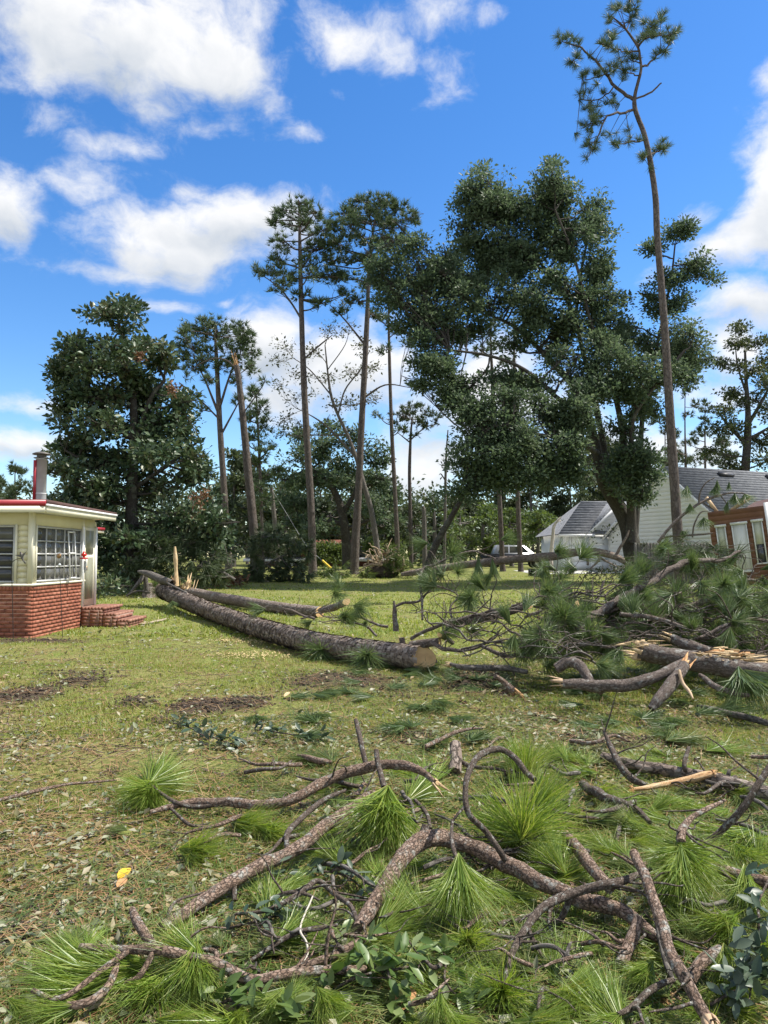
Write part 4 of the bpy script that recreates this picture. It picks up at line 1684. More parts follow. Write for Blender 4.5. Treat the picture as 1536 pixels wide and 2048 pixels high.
# the large oak
oak_trunks = [
    [(1272, 1150, 52), (1262, 1085, 44), (1246, 1030, 40), (1205, 962, 30), (1194, 905, 26), (1177, 837, 22), (1164, 793, 20), (1106, 727, 15), (1058, 678, 12), (1020, 648, 9), (983, 632, 6)],
    [(1262, 1085, 30, .4), (1230, 1000, 22, .5), (1213, 920, 18, .6), (1195, 828, 16, .7), (1186, 775, 14, .8), (1165, 700, 12, 1), (1150, 640, 11, 1), (1118, 570, 10, 1), (1075, 522, 7, 1), (1030, 480, 5, 1)],
    [(1262, 1085, 30, -.4), (1262, 1010, 22, -.6), (1250, 930, 18, -.8), (1246, 872, 16, -1), (1234, 806, 14, -1), (1215, 730, 11, -1), (1180, 640, 9, -1), (1150, 520, 7, -1), (1110, 420, 5, -1)],
    [(1266, 1085, 26, .2), (1274, 1004, 18, .3), (1280, 900, 14, .5), (1288, 806, 12, .6), (1305, 730, 9, .6), (1325, 640, 7, .6), (1342, 560, 6, .6), (1350, 490, 4, .6)],
    [(1270, 1000, 14, -1), (1263, 900, 12, -1.5), (1270, 830, 10, -2), (1320, 760, 8, -2), (1370, 700, 6, -2)],
    [(1177, 837, 12, -1), (1120, 800, 11, -2), (1050, 740, 9, -2.5), (980, 712, 7, -3), (900, 700, 5, -3)],
    [(1194, 905, 14, -1), (1150, 880, 12, -3), (1080, 870, 9, -4), (1000, 850, 7, -4.5), (950, 880, 5, -4.5)],
    [(1150, 640, 9, 1), (1160, 560, 8, 1), (1175, 480, 6, 1), (1190, 430, 4, 1)],
    [(1118, 570, 8, 1), (1040, 500, 7, 0), (1000, 440, 5, 0), (985, 380, 4, 0)],
]
oak_clumps = [(985, 375, 62, 42), (950, 400, 50, 36), (930, 450, 46, 36), (1010, 420, 60, 40), (1105, 362, 48, 34), (1075, 395, 50, 36), (1135, 395, 34, 30), (1060, 440, 70, 38), (1130, 445, 60, 40), (1190, 408, 28, 22), (1190, 460, 32, 36),
              (1000, 480, 70, 34), (1100, 500, 66, 36), (1180, 520, 46, 40), (930, 500, 46, 30), (1200, 570, 32, 36),
              (800, 500, 48, 36, -2), (760, 535, 30, 34, -2), (840, 545, 56, 42, -2), (900, 560, 52, 40, -2), (790, 590, 40, 36, -2), (860, 610, 56, 34, -2), (930, 600, 50, 32, -2), (830, 655, 40, 26, -2), (890, 665, 44, 28, -2),
              (970, 545, 56, 36), (1040, 545, 60, 36), (1000, 600, 60, 32), (1075, 610, 60, 34), (1140, 590, 60, 44), (960, 660, 44, 26, -1), (1030, 690, 36, 22, -1),
              (1160, 660, 58, 42), (1210, 640, 44, 40), (1205, 700, 52, 40, -2), (1150, 725, 50, 34, -2), (1255, 680, 44, 38), (1260, 740, 46, 40), (1190, 765, 54, 38, -2.5), (1240, 800, 44, 34, -2), (1150, 790, 40, 30, -3),
              (1330, 700, 48, 40), (1385, 670, 44, 36), (1390, 720, 36, 26), (1340, 750, 46, 34, -2), (1300, 770, 40, 34), (1310, 820, 30, 30), (1130, 840, 44, 34, -3),
              (850, 740, 44, 24, -3), (900, 730, 44, 28, -3), (900, 780, 40, 26, -3), (1060, 765, 44, 26, -2), (1085, 825, 44, 28, -3), (1010, 755, 40, 24, -2), (1100, 690, 40, 30), (1060, 650, 44, 28), (1110, 660, 44, 30), (940, 820, 36, 26, -4), (1220, 590, 30, 30), (1010, 520, 50, 30), (900, 520, 44, 34, -1), (830, 775, 26, 18, -3), (950, 765, 40, 26, -3), (1000, 800, 40, 26, -4),
              (960, 850, 44, 36, -4.5), (1020, 850, 50, 40, -4.5), (930, 905, 36, 40, -4.5), (985, 910, 50, 42, -4.5), (950, 965, 40, 34, -4.5), (1060, 905, 54, 44, -4), (1120, 890, 52, 40, -4), (1090, 950, 54, 34, -4), (1150, 935, 44, 40, -3.5), (1030, 960, 40, 26, -4.5), (1160, 850, 40, 34, -3), (915, 990, 24, 20, -4.5),
              (1262, 905, 40, 34, -2), (1288, 935, 28, 30, -2), (1250, 955, 30, 30, -2), (1284, 985, 24, 28, -2), (1240, 860, 36, 30, -1.5),
              (1340, 470, 34, 22, .6), (1365, 455, 24, 18, .6), (1310, 500, 24, 22, .6), (1400, 515, 34, 26, .6), (1410, 545, 26, 18, .6), (1320, 560, 30, 26, .6), (1345, 600, 28, 24, .6), (1290, 590, 22, 20, .6), (1315, 620, 26, 22, .6), (1355, 560, 16, 14, .6)]
tree('oak_tree', 'huge spreading dark oak with several stems beside the wooden fence', 'tree', 36, oak_trunks, oak_clumps + bridge(oak_clumps[:-10], 95, .28, 30, 24), dens=1.1, L=.125, per=30, spray=.33, n_side=12)

# the magnolia behind the house
mag_tr = [[(262, 1150, 40), (262, 1050, 34), (265, 950, 28), (268, 850, 22), (262, 760, 16), (250, 690, 10), (236, 640, 6), (228, 605, 3)],
          [(265, 900, 16), (300, 800, 12), (330, 760, 8)], [(264, 880, 14), (200, 800, 10), (150, 740, 6)], [(262, 760, 10), (276, 720, 12), (277, 700, 13)],
          [(264, 980, 14), (350, 920, 9), (400, 880, 5)], [(263, 990, 14), (180, 930, 9), (130, 900, 5)]]
mag_cl = [(228, 612, 34, 18), (205, 625, 26, 18), (255, 630, 26, 16), (190, 632, 16, 12), (268, 618, 16, 12), (238, 655, 16, 14), (275, 650, 12, 8),
          (180, 690, 40, 20), (140, 715, 32, 26), (125, 745, 24, 26), (190, 730, 44, 28), (235, 705, 40, 24), (280, 700, 34, 20), (320, 700, 20, 16), (310, 730, 30, 22), (250, 745, 44, 28), (160, 775, 46, 30), (130, 800, 26, 26),
          (150, 840, 30, 26), (200, 800, 46, 30), (200, 850, 44, 30), (265, 790, 44, 30), (320, 780, 40, 30), (360, 810, 32, 28), (375, 840, 22, 24), (320, 840, 50, 34), (260, 850, 50, 36),
          (150, 900, 40, 28), (110, 900, 20, 14), (190, 910, 50, 36), (250, 920, 54, 38), (310, 910, 50, 36), (370, 900, 40, 34), (120, 950, 34, 30), (170, 970, 50, 36), (230, 990, 54, 38), (300, 980, 54, 38), (360, 960, 48, 36), (410, 950, 30, 30),
          (120, 1000, 30, 30), (160, 1030, 50, 34), (230, 1050, 54, 36), (300, 1050, 54, 36), (360, 1030, 50, 36), (410, 1010, 38, 36), (435, 1050, 26, 34), (400, 1070, 40, 30), (250, 1095, 46, 26), (210, 1100, 34, 26), (330, 1090, 50, 28), (215, 1130, 26, 20), (270, 1130, 30, 18), (440, 1095, 26, 24)]


def mag_extra(mb, paths, t):
    d = MB()
    for (px, py, r) in ((347, 778, 10), (395, 1003, 14), (408, 988, 9), (280, 712, 6)):
        c = at(px, py, 27.5)
        q = c + RNG.normal(size=(60, 3)) * r * 32 / F * .6
        leaves(d, q, unit(60), .17, .075)
    d.build('dead_leaves', M['dead_leaf'], t)


tree('magnolia_tree', 'broad dark glossy magnolia standing behind the cream house', 'tree', 31, mag_tr, mag_cl + bridge(mag_cl[7:], 75, .3, 24, 20), lm='mag_leaf', L=.17, per=18, dens=1.1, dY=1.3, spray=.30, extra=mag_extra)


def splinters(mb, c, axis, r, ln, n, mi=0, spread=.25, w=.5):
    """jagged broken wood end: tapered shards along axis"""
    c, axis = np.array(c, float), norm(np.array(axis, float))
    up = np.array([0, 0, 1.0]) if abs(axis[2]) < .9 else np.array([1.0, 0, 0])
    U = norm(np.cross(axis, up))
    V = np.cross(axis, U)
    for _ in range(n):
        a = random.random() * 6.283
        rr = r * math.sqrt(random.random()) * .9
        p = c + U * math.cos(a) * rr + V * math.sin(a) * rr - axis * r * .3
        l_ = ln * (random.random() ** 1.6 * .9 + .15)
        d = norm(axis + (U * math.cos(a) + V * math.sin(a)) * spread * random.random() + np.array([random.gauss(0, .06) for _ in range(3)]))
        ww = r * w * random.uniform(.25, .7)
        q = p + d * l_
        s1 = norm(np.cross(d, V * math.cos(a) - U * math.sin(a)))
        s2 = np.cross(d, s1)
        m_ = p + d * l_ * .6
        vv = [p + s1 * ww * .3 + s2 * ww, p + s1 * ww * .3 - s2 * ww, p - s1 * ww * .3 - s2 * ww, p - s1 * ww * .3 + s2 * ww,
              m_ + s1 * ww * .2 + s2 * ww * .7, m_ + s1 * ww * .2 - s2 * ww * .6, m_ - s1 * ww * .2 - s2 * ww * .6, m_ - s1 * ww * .2 + s2 * ww * .7, q]
        bk = [np.array([(v_ - c) @ U, (v_ - c) @ V, (v_ - c) @ axis]) for v_ in vv]
        mb.add(vv, [[0, 1, 5, 4], [1, 2, 6, 5], [2, 3, 7, 6], [3, 0, 4, 7]], [[4, 5, 8], [5, 6, 8], [6, 7, 8], [7, 4, 8]], mi=mi, bk=bk)


PINES = 'tall pines standing across the lawn'
PL = .36
tree('pine_tree', 'tall pine with sparse layered crown left of its straighter twin', 'tree', 42,
     [[(626, 1156, 22), (624, 1080, 20), (621, 1000, 19), (612, 850, 17), (606, 720, 15), (602, 600, 13), (600, 500, 10), (598, 430, 5), (597, 400, 2)], [(604, 640, 6), (575, 595, 4), (545, 565, 3), (520, 548, 2)], [(606, 720, 5), (640, 690, 4), (665, 670, 2)]],
     [(598, 412, 26, 14), (575, 430, 26, 14), (625, 432, 26, 14), (556, 445, 18, 12), (600, 455, 34, 16), (645, 460, 24, 14), (570, 485, 26, 14), (635, 500, 34, 16), (665, 490, 18, 12), (560, 520, 26, 12), (545, 545, 34, 12), (520, 542, 18, 9), (580, 555, 28, 14), (640, 555, 34, 14), (670, 555, 24, 12), (620, 530, 30, 12), (560, 575, 20, 9), (600, 590, 16, 9), (690, 585, 14, 9), (640, 610, 20, 10)],
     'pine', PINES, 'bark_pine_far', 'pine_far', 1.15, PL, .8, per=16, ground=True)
tree('pine_tree', 'tall pine with dense rounded crown overlapping the oak', 'tree', 43,
     [[(708, 1156, 24), (711, 1080, 21), (716, 1000, 19), (722, 870, 17), (729, 740, 15), (735, 620, 12), (738, 530, 9), (748, 450, 5), (757, 400, 2)], [(730, 690, 6), (690, 640, 4), (660, 610, 2)], [(722, 800, 6), (770, 770, 4), (820, 775, 2)]],
     [(755, 405, 34, 16), (720, 415, 30, 16), (795, 420, 30, 16), (690, 430, 26, 14), (815, 440, 20, 16), (750, 440, 44, 18), (700, 455, 34, 16), (670, 460, 22, 14), (790, 455, 34, 18), (740, 480, 40, 16), (680, 490, 30, 14), (780, 490, 36, 16), (665, 520, 26, 14), (715, 520, 34, 14), (760, 530, 30, 14), (690, 555, 24, 12), (735, 570, 22, 12), (715, 600, 20, 10), (750, 630, 18, 10), (820, 690, 16, 9), (830, 775, 14, 8), (680, 625, 14, 8)],
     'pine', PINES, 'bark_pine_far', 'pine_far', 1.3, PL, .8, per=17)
tree('pine_tree', 'pine with flat topped round crown between the magnolia and the snapped trunk', 'tree', 50,
     [[(458, 1150, 19), (452, 1050, 18), (446, 950, 16), (440, 860, 15), (436, 780, 13), (432, 700, 9), (430, 655, 4)], [(438, 830, 7), (410, 760, 5), (390, 720, 3)], [(438, 820, 7), (460, 750, 5), (480, 710, 3)], [(442, 870, 6), (480, 800, 3)], [(440, 840, 5), (400, 800, 4), (358, 765, 3)]],
     [(430, 648, 34, 12), (395, 655, 30, 12), (468, 658, 30, 12), (370, 672, 18, 12), (430, 672, 50, 16), (490, 680, 24, 14), (385, 690, 34, 14), (460, 695, 44, 16), (365, 712, 22, 12), (410, 712, 40, 14), (500, 705, 18, 12), (480, 725, 30, 12), (440, 730, 34, 12), (390, 735, 26, 10), (505, 740, 14, 10), (470, 765, 16, 8), (420, 760, 14, 8), (480, 800, 14, 9), (405, 820, 12, 8)],
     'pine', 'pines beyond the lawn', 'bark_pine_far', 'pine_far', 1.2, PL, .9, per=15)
tree('young_pine', 'young bluish pine leaning behind the snapped trunk', 'tree', 46,
     [[(527, 1150, 10), (522, 1000, 9), (518, 900, 7), (514, 820, 5), (512, 780, 2)]],
     [(512, 790, 14, 12), (520, 820, 22, 14), (500, 840, 20, 14), (530, 855, 18, 16), (505, 875, 22, 14), (535, 900, 18, 14), (510, 920, 22, 14), (545, 950, 18, 16), (520, 965, 24, 14), (505, 780, 9, 9), (530, 1000, 24, 14)],
     'pine', None, 'bark_pine_far', 'pine_far', 1.1, PL, .6, per=14)


def snap_extra(mb, paths, t):
    sp = MB()
    P, R = paths[0]
    splinters(sp, P[-1], P[-1] - P[-4], .15, .9, 16, 0, .05, .35)
    sp.build('splintered_top', M['splinter_red'], t)


tree('snapped_pine', 'snapped off pine trunk with raw splintered top beside the magnolia', 'tree', 38,
     [[(512, 1150, 27), (507, 1060, 24), (499, 980, 22), (490, 880, 19), (483, 810, 17), (476, 750, 15), (472, 730, 14)], [(476, 742, 5), (455, 722, 4), (430, 717, 4), (400, 728, 3), (378, 745, 2)], [(484, 830, 4), (520, 780, 3), (530, 760, 2)]],
     [(372, 752, 10, 8), (530, 762, 9, 7)], 'pine', None, 'bark_pine_far', 'pine_far', .8, PL, .3, per=12, extra=snap_extra)

tree('pine_tree', 'slender reddish pine trunk rising behind the tilted root plate', 'tree', 52,
     [[(797, 1140, 13), (793, 1050, 12), (788, 950, 11), (783, 850, 10), (779, 720, 8), (777, 620, 5), (776, 560, 3)]],
     [(776, 570, 24, 12), (790, 600, 24, 12), (760, 640, 18, 9), (800, 660, 16, 9), (770, 700, 14, 8), (755, 830, 9, 7), (800, 860, 9, 7)], 'pine', PINES, 'bark_pine_far', 'pine_far', 1.0, PL, .6, per=13)
tree('pine_tree', 'thin pine with small flat umbrella crown against the white clouds', 'tree', 58,
     [[(823, 1140, 11), (821, 1040, 10), (819, 950, 9), (821, 880, 7), (824, 840, 4)], [(821, 880, 4), (850, 855, 3), (870, 850, 2)], [(820, 885, 4), (795, 865, 2)]],
     [(825, 815, 24, 8), (800, 828, 22, 8), (850, 828, 22, 8), (875, 840, 12, 7), (825, 838, 28, 8), (790, 848, 12, 7), (855, 850, 18, 7), (812, 860, 12, 7), (830, 870, 10, 6)], 'pine', PINES, 'bark_pine_far', 'pine_bg', 1.0, PL, .5, per=13)
tree('dead_pine', 'dead thin pine snag with a broken stub and snapped top', 'tree', 50,
     [[(888, 1140, 9), (890, 1040, 8), (891, 960, 7), (893, 900, 5), (896, 860, 3)], [(890, 960, 4), (882, 948, 3), (878, 950, 1)]], [(905, 900, 16, 12), (890, 930, 8, 6)], 'pine', None, 'bark_grey', 'pine_bg', .5, PL, .5, per=10)
tree('dead_stub', 'grey snapped trunk stub standing among the background trunks', 'tree stub', 48,
     [[(850, 1142, 13), (849, 1080, 12), (848, 1030, 11), (846, 1012, 8)]], [(850, 1020, 4, 3)], 'pine', None, 'bark_grey', 'pine_bg', .1, .2, .2, per=4)
tree('pine_tree', 'straight pine trunk passing behind the low oak boughs', 'tree', 48,
     [[(1006, 1145, 14), (1002, 1060, 13), (997, 960, 12), (988, 850, 11), (985, 760, 9), (982, 700, 6), (980, 640, 3)]],
     [(980, 660, 26, 12), (1000, 690, 26, 12), (960, 700, 22, 10), (1010, 730, 18, 10), (985, 640, 18, 10), (970, 800, 10, 7)], 'pine', PINES, 'bark_pine_far', 'pine_far', 1.0, PL, .6, per=13)
tree('pine_tree', 'pine trunk next to the pale dead snag and garage', 'tree', 47,
     [[(1042, 1145, 14), (1038, 1060, 13), (1034, 950, 12), (1031, 850, 11), (1029, 760, 9), (1028, 680, 5), (1027, 640, 3)]],
     [(1028, 650, 22, 10), (1045, 690, 20, 10), (1010, 770, 18, 9), (1050, 770, 18, 9), (1015, 820, 14, 8)], 'pine', PINES, 'bark_pine_far', 'pine_far', .9, PL, .6, per=13)
tree('dead_snag', 'pale barkless dead snag standing beside the white garage', 'snag', 46,
     [[(1101, 1145, 12), (1103, 1100, 10), (1106, 1070, 9), (1108, 1052, 8), (1116, 1040, 6), (1122, 1034, 3)], [(1106, 1060, 5), (1110, 1052, 4), (1112, 1050, 2)]], [(1120, 1040, 3, 2)], 'pine', None, 'pale_wood', 'pine_bg', .1, .1, .2, per=3, n_side=8)
tree('leaning_tree', 'dark trunk leaning steeply against the low oak boughs', 'tree', 37,
     [[(848, 1152, 20), (862, 1112, 19), (882, 1070, 17), (905, 1030, 15), (930, 985, 12), (955, 930, 8), (975, 880, 5)]], [(935, 985, 20, 16), (955, 940, 26, 20), (975, 900, 24, 20)], 'oak', None, 'bark_oak', 'oak_leaf', .9, .15, .5)
tree('wind_stripped_tree', 'half bare tree with thin withered leaves between the two tall pines', 'tree', 47,
     [[(760, 1150, 17), (752, 1080, 15), (742, 1020, 14), (728, 970, 12), (712, 915, 10), (695, 870, 9), (676, 830, 8), (662, 790, 7), (655, 740, 5), (650, 690, 3)],
      [(712, 915, 7), (680, 880, 6), (650, 850, 5), (620, 830, 3), (590, 815, 2)], [(676, 830, 5), (690, 780, 4), (720, 740, 3), (740, 700, 2)], [(695, 870, 5), (650, 870, 4), (610, 870, 3)], [(662, 790, 4), (620, 740, 3), (585, 715, 2)], [(655, 740, 3), (690, 690, 2), (700, 650, 1)]],
     [(570, 690, 20, 16), (560, 720, 18, 14), (590, 745, 26, 18), (630, 700, 22, 18), (650, 660, 18, 14), (690, 660, 22, 16), (720, 690, 22, 18), (700, 740, 24, 20), (650, 760, 24, 18), (600, 790, 26, 18), (560, 770, 16, 12), (580, 830, 26, 16), (620, 860, 24, 16), (560, 870, 18, 12), (740, 740, 20, 18), (660, 810, 22, 16), (700, 800, 20, 16), (745, 800, 20, 16), (690, 610, 14, 10)],
     'oak', None, 'bark_grey', 'sparse_leaf', .55, .13, 1.0, per=11, sub=1.0, limb=.8, spray=.42)
tree('background_oak', 'dark spreading oak with low level limbs behind the two tall pines', 'tree', 55,
     [[(695, 1150, 26), (692, 1080, 24), (685, 1030, 22), (672, 990, 18), (650, 960, 14), (610, 930, 8)], [(692, 1050, 14), (640, 1040, 10), (590, 1050, 6), (560, 1060, 3)], [(685, 1030, 14), (720, 970, 10), (750, 930, 6)], [(690, 1060, 12), (740, 1040, 8), (780, 1020, 4)]],
     [(600, 920, 40, 24), (650, 900, 44, 26), (700, 890, 44, 26), (750, 910, 40, 26), (580, 960, 36, 24), (630, 955, 44, 26), (690, 945, 50, 28), (760, 960, 36, 26), (570, 1000, 34, 24), (620, 1010, 40, 24), (740, 1010, 40, 26), (790, 990, 26, 24), (580, 1045, 34, 20), (640, 1060, 40, 20), (770, 1050, 34, 22), (600, 860, 28, 18), (670, 855, 30, 18)],
     'oak', 'trees beyond the lawn', 'bark_oak', 'oak_leaf', .75, .19, 1.5, per=20)

# tall thin pine standing alone, its tufts readable one by one
TPY = 26.0


def tp(px, py, d=0):
    return at(px, py, TPY + d)


tp_base = tp(1358, 1112)
tp_base[2] = float(gz(tp_base[0], tp_base[1]))
tpine = thing('tall_pine', 'very tall thin pine with open tufted top beside the oak', 'tree', tp_base)
mb = MB()
kk = TPY / F / 2
tmain = [(1359, 1135, 26), (1357, 1100, 24), (1351, 1000, 23), (1343, 880, 21), (1335, 750, 19), (1328, 640, 18), (1320, 540, 16), (1314, 465, 15), (1311, 395, 14), (1300, 320, 13), (1288, 267, 12), (1276, 236, 11), (1269, 212, 11), (1270, 190, 9), (1276, 165, 8), (1282, 139, 7), (1280, 115, 6), (1275, 93, 6), (1252, 59, 5), (1237, 44, 4), (1222, 32, 3)]
P_ = np.array([tp(a, b_) for (a, b_, c) in tmain])
P_[0, 2] = tp_base[2] - .2
tube(mb, P_, [c * kk * .84 for (a, b_, c) in tmain], 12, 5, rough=.08, rs=5)
tb = [[(1269, 200, 8), (1234, 175, 7, .3), (1211, 148, 6, .6), (1190, 119, 5, .6), (1163, 98, 4, .6), (1124, 83, 2, .6)],
      [(1271, 198, 4), (1298, 186, 4, -.2), (1325, 165, 3, -.3)],
      [(1267, 219, 6), (1240, 226, 5, -.4), (1211, 237, 4, -.8), (1196, 272, 3, -.8), (1188, 295, 2, -.8), (1176, 314, 2, -.8)],
      [(1211, 237, 3, -.8), (1190, 245, 2, -.8), (1165, 256, 2, -.8)], [(1228, 172, 3, .3), (1215, 190, 3, .3), (1190, 200, 2, .3), (1160, 200, 2, .3)],
      [(1287, 280, 4), (1265, 283, 3, -.5), (1240, 290, 2, -.7), (1222, 288, 2, -.7)], [(1302, 308, 4), (1318, 300, 3, .4), (1330, 295, 2, .4)], [(1296, 312, 3), (1288, 318, 2, -.4)],
      [(1285, 133, 5), (1305, 120, 4, .3), (1325, 102, 3, .4), (1343, 84, 2, .4)], [(1276, 95, 5), (1290, 78, 4, -.4), (1315, 73, 3, -.6), (1338, 70, 2, -.6)], [(1275, 93, 4), (1285, 70, 3, .4), (1302, 55, 3, .4), (1315, 45, 2, .4)],
      [(1276, 102, 4), (1250, 103, 3, -.5), (1225, 97, 2, -.7), (1205, 90, 2, -.7)], [(1252, 59, 3), (1262, 35, 2, .4), (1270, 10, 2, .4)], [(1276, 151, 3), (1252, 145, 2, -.4), (1235, 136, 2, -.6)], [(1282, 127, 3), (1262, 121, 2, .4), (1252, 110, 1, .4)], [(1211, 148, 3, .6), (1195, 155, 2, .4), (1165, 160, 2, .4)], [(1163, 98, 2, .6), (1150, 118, 2, .6), (1138, 122, 1, .6)]]
tips = []
for br in tb:
    Pn, Rn, _ = tube(mb, [tp(q[0], q[1], q[3] if len(q) > 3 else 0) for q in br], [q[2] * kk for q in br], 5, 5, bend=.12)
    tips.append(Pn)
mb.build('trunk', M['bark_pine_far'], tpine, True)


def tuft_mesh(name, n, spread, L, w, m, seed, shoot=.08, curl=.25, segs=2, flat_=1.0):
    """pine needle tuft about +Z"""
    rg = np.random.default_rng(seed)
    a = rg.random(n) * 2 * math.pi
    t = spread * np.sqrt(rg.random(n))
    d = np.stack([np.sin(t) * np.cos(a), np.sin(t) * np.sin(a), np.cos(t)], 1)
    if flat_ < 1:
        d = norm(d * [1, flat_, 1] + rg.normal(size=(n, 3)) * .05)
    c = np.stack([0 * a, 0 * a, -shoot * rg.random(n)], 1) + d * .006
    ln = L * (.72 + .4 * rg.random(n))[:, None]
    out = norm(d * [1, 1, 0] + 1e-4) * curl * (rg.random((n, 1)) - .25) + rg.normal(size=(n, 3)) * .11
    sd = norm(np.cross(d, norm(rg.normal(size=(n, 3))))) * w / 2
    m1 = c + d * ln * .5
    m2 = c + norm(d + out) * ln
    v = np.stack([c - sd * .8, c + sd * .8, m1 + sd, m1 - sd, m2], 1).reshape(-1, 3)
    k = (np.arange(n) * 5)[:, None]
    mbx = MB()
    mbx.add(v, k + np.array([0, 1, 2, 3]), k + np.array([3, 2, 4]))
    return mbx.mesh(name, m)


def shoot_flat(d):
    return Vector([float(c) for c in d]).to_track_quat('Z', 'Y')


def shoot_rot(d):
    d = Vector([float(c) for c in d])
    return d.to_track_quat('Z', 'Y') @ Quaternion((0, 0, 1), random.random() * 6.28)


TF = [tuft_mesh('needle_tuft', 80, 1.25, .30, .010, M['pine_far'], 40 + i, .10, .2) for i in range(4)]
tuft_spots = []
for bi, Pn in enumerate(tips):
    if bi == 1:
        continue
    n = len(Pn)
    for i in np.unique(np.r_[n - 1, np.linspace(n * .35, n - 1, 5).astype(int)]):
        tuft_spots.append(Pn[i] + RNG.normal(size=3) * .08)
        if random.random() < .35:
            tuft_spots.append(Pn[i] + RNG.normal(size=3) * [.2, .2, .18])
for (px, py, n, sx, sy) in [(1235, 20, 7, 16, 12), (1260, 12, 6, 12, 10), (1215, 40, 4, 10, 10), (1320, 40, 6, 14, 12), (1345, 60, 6, 12, 14), (1300, 55, 5, 14, 12), (1330, 75, 5, 14, 10), (1130, 75, 5, 12, 8), (1150, 72, 3, 8, 8), (1210, 80, 6, 18, 12), (1225, 70, 4, 10, 10), (1165, 150, 4, 12, 10), (1170, 185, 4, 12, 10), (1180, 215, 4, 14, 10), (1190, 235, 5, 14, 12), (1170, 260, 4, 12, 10), (1165, 290, 4, 10, 12), (1180, 305, 3, 10, 8), (1230, 275, 4, 14, 8), (1255, 262, 3, 10, 8), (1230, 200, 4, 10, 10), (1228, 135, 4, 12, 10), (1330, 282, 3, 6, 12), (1245, 150, 2, 8, 8)]:
    for _ in range(int(n * .8)):
        tuft_spots.append(tp(px + random.gauss(0, sx * .6), py + random.gauss(0, sy * .6), random.gauss(0, .5)))
allb = np.concatenate(tips)
mb = MB()
A_, B_ = [], []
for p in tuft_spots:
    j = int(np.argmin(np.linalg.norm(allb - p, axis=1)))
    A_.append(allb[j])
    B_.append(p)
    ax = norm(norm(p - allb[j] + 1e-6) * .7 + np.array([0, 0, .5]) + RNG.normal(size=3) * .3)
    put(TF[random.randrange(4)], 'needle_tuft', tpine, p, rot=shoot_rot(ax)).scale = (random.uniform(.85, 1.15),) * 3
sticks(mb, A_, B_, .014, .009, 4)
mb.build('twigs', M['bark_pine_far'], tpine, kind='stuff')

# right hand background, left background, general wood behind
def bgtree(px, Y, ptop, w, pbase=1135, lm='bg_leaf', leaf='oak', trunkpx=None, dens=.6, label='', n=14, name='background_tree', grp='trees beyond the lawn', yoff=.34, bk='bark_grey', L=.22, per=16):
    d = trunkpx or max(6, .5 * F / Y)
    cl = []
    H = pbase - ptop
    for _ in range(n):
        t = random.random() ** .8
        yy = ptop + 12 + t * H * (1 - yoff)
        ww = w * (.35 + .65 * math.sin(min(1, (t + .18)) * math.pi * .72))
        cl.append((px + random.uniform(-1, 1) * ww, yy, w * random.uniform(.25, .42), w * random.uniform(.17, .30)))
    cl.append((px, ptop + 14, w * .3, 14))
    tree(name, label, 'tree', Y, [[(px + random.uniform(-6, 6), pbase, d), (px + random.uniform(-5, 5), (pbase + ptop) / 2, d * .75), (px, ptop + H * .25, d * .4), (px, ptop + 14, 2)]], cl, leaf, grp, bk, lm, dens, L, 2.0, per=per)


bgl = 'hazy background tree in the wood behind the pines'
for (px, Y, pt, w, lm, lf) in [(470, 66, 900, 60, 'bg_leaf', 'oak'), (560, 78, 960, 55, 'olive_leaf', 'oak'), (640, 85, 930, 60, 'bg_leaf', 'oak'), (735, 88, 950, 60, 'olive_leaf', 'oak'), (830, 90, 1010, 50, 'olive_leaf', 'oak'), (1065, 85, 880, 70, 'bg_leaf', 'oak'), (1180, 92, 870, 80, 'olive_leaf', 'oak'), (930, 95, 1000, 60, 'bg_leaf', 'oak'), (600, 95, 1000, 70, 'bg_leaf', 'oak'), (490, 90, 990, 60, 'bg_leaf', 'oak'), (700, 100, 1010, 70, 'bg_leaf', 'oak'), (790, 100, 1015, 60, 'bg_leaf', 'oak'), (570, 70, 985, 50, 'olive_leaf', 'oak'), (660, 74, 990, 50, 'bg_leaf', 'oak'), (750, 70, 985, 46, 'olive_leaf', 'oak'), (820, 76, 1000, 46, 'bg_leaf', 'oak'), (905, 80, 990, 46, 'olive_leaf', 'oak'), (520, 74, 1000, 46, 'olive_leaf', 'oak'), (1140, 84, 930, 60, 'bg_leaf', 'oak'), (1250, 88, 880, 60, 'olive_leaf', 'oak'), (1010, 88, 930, 60, 'olive_leaf', 'oak')]:
    bgtree(px, Y, pt, w, lm=lm, leaf=lf, label={'bg_leaf': 'dark hazy background tree in the wood behind the pines', 'olive_leaf': 'olive toned background tree in the wood behind the pines'}[lm], dens=.62, L=.30, per=15)
for (px, Y, pt, w) in [(920, 62, 1015, 36), (970, 66, 1000, 44), (1020, 70, 1010, 46), (1075, 66, 1015, 36)]:
    bgtree(px, Y, pt, w, lm='light_leaf', label='light green broadleaf tree behind the driveway trunks', n=12, dens=.6, grp='light green trees behind the drive', name='light_green_tree', L=.22)
bgtree(868, 56, 985, 26, lm='mag_leaf', label='small dark magnolia behind the leaning trunk', n=12, dens=.9, grp=None, name='small_magnolia', yoff=.08)
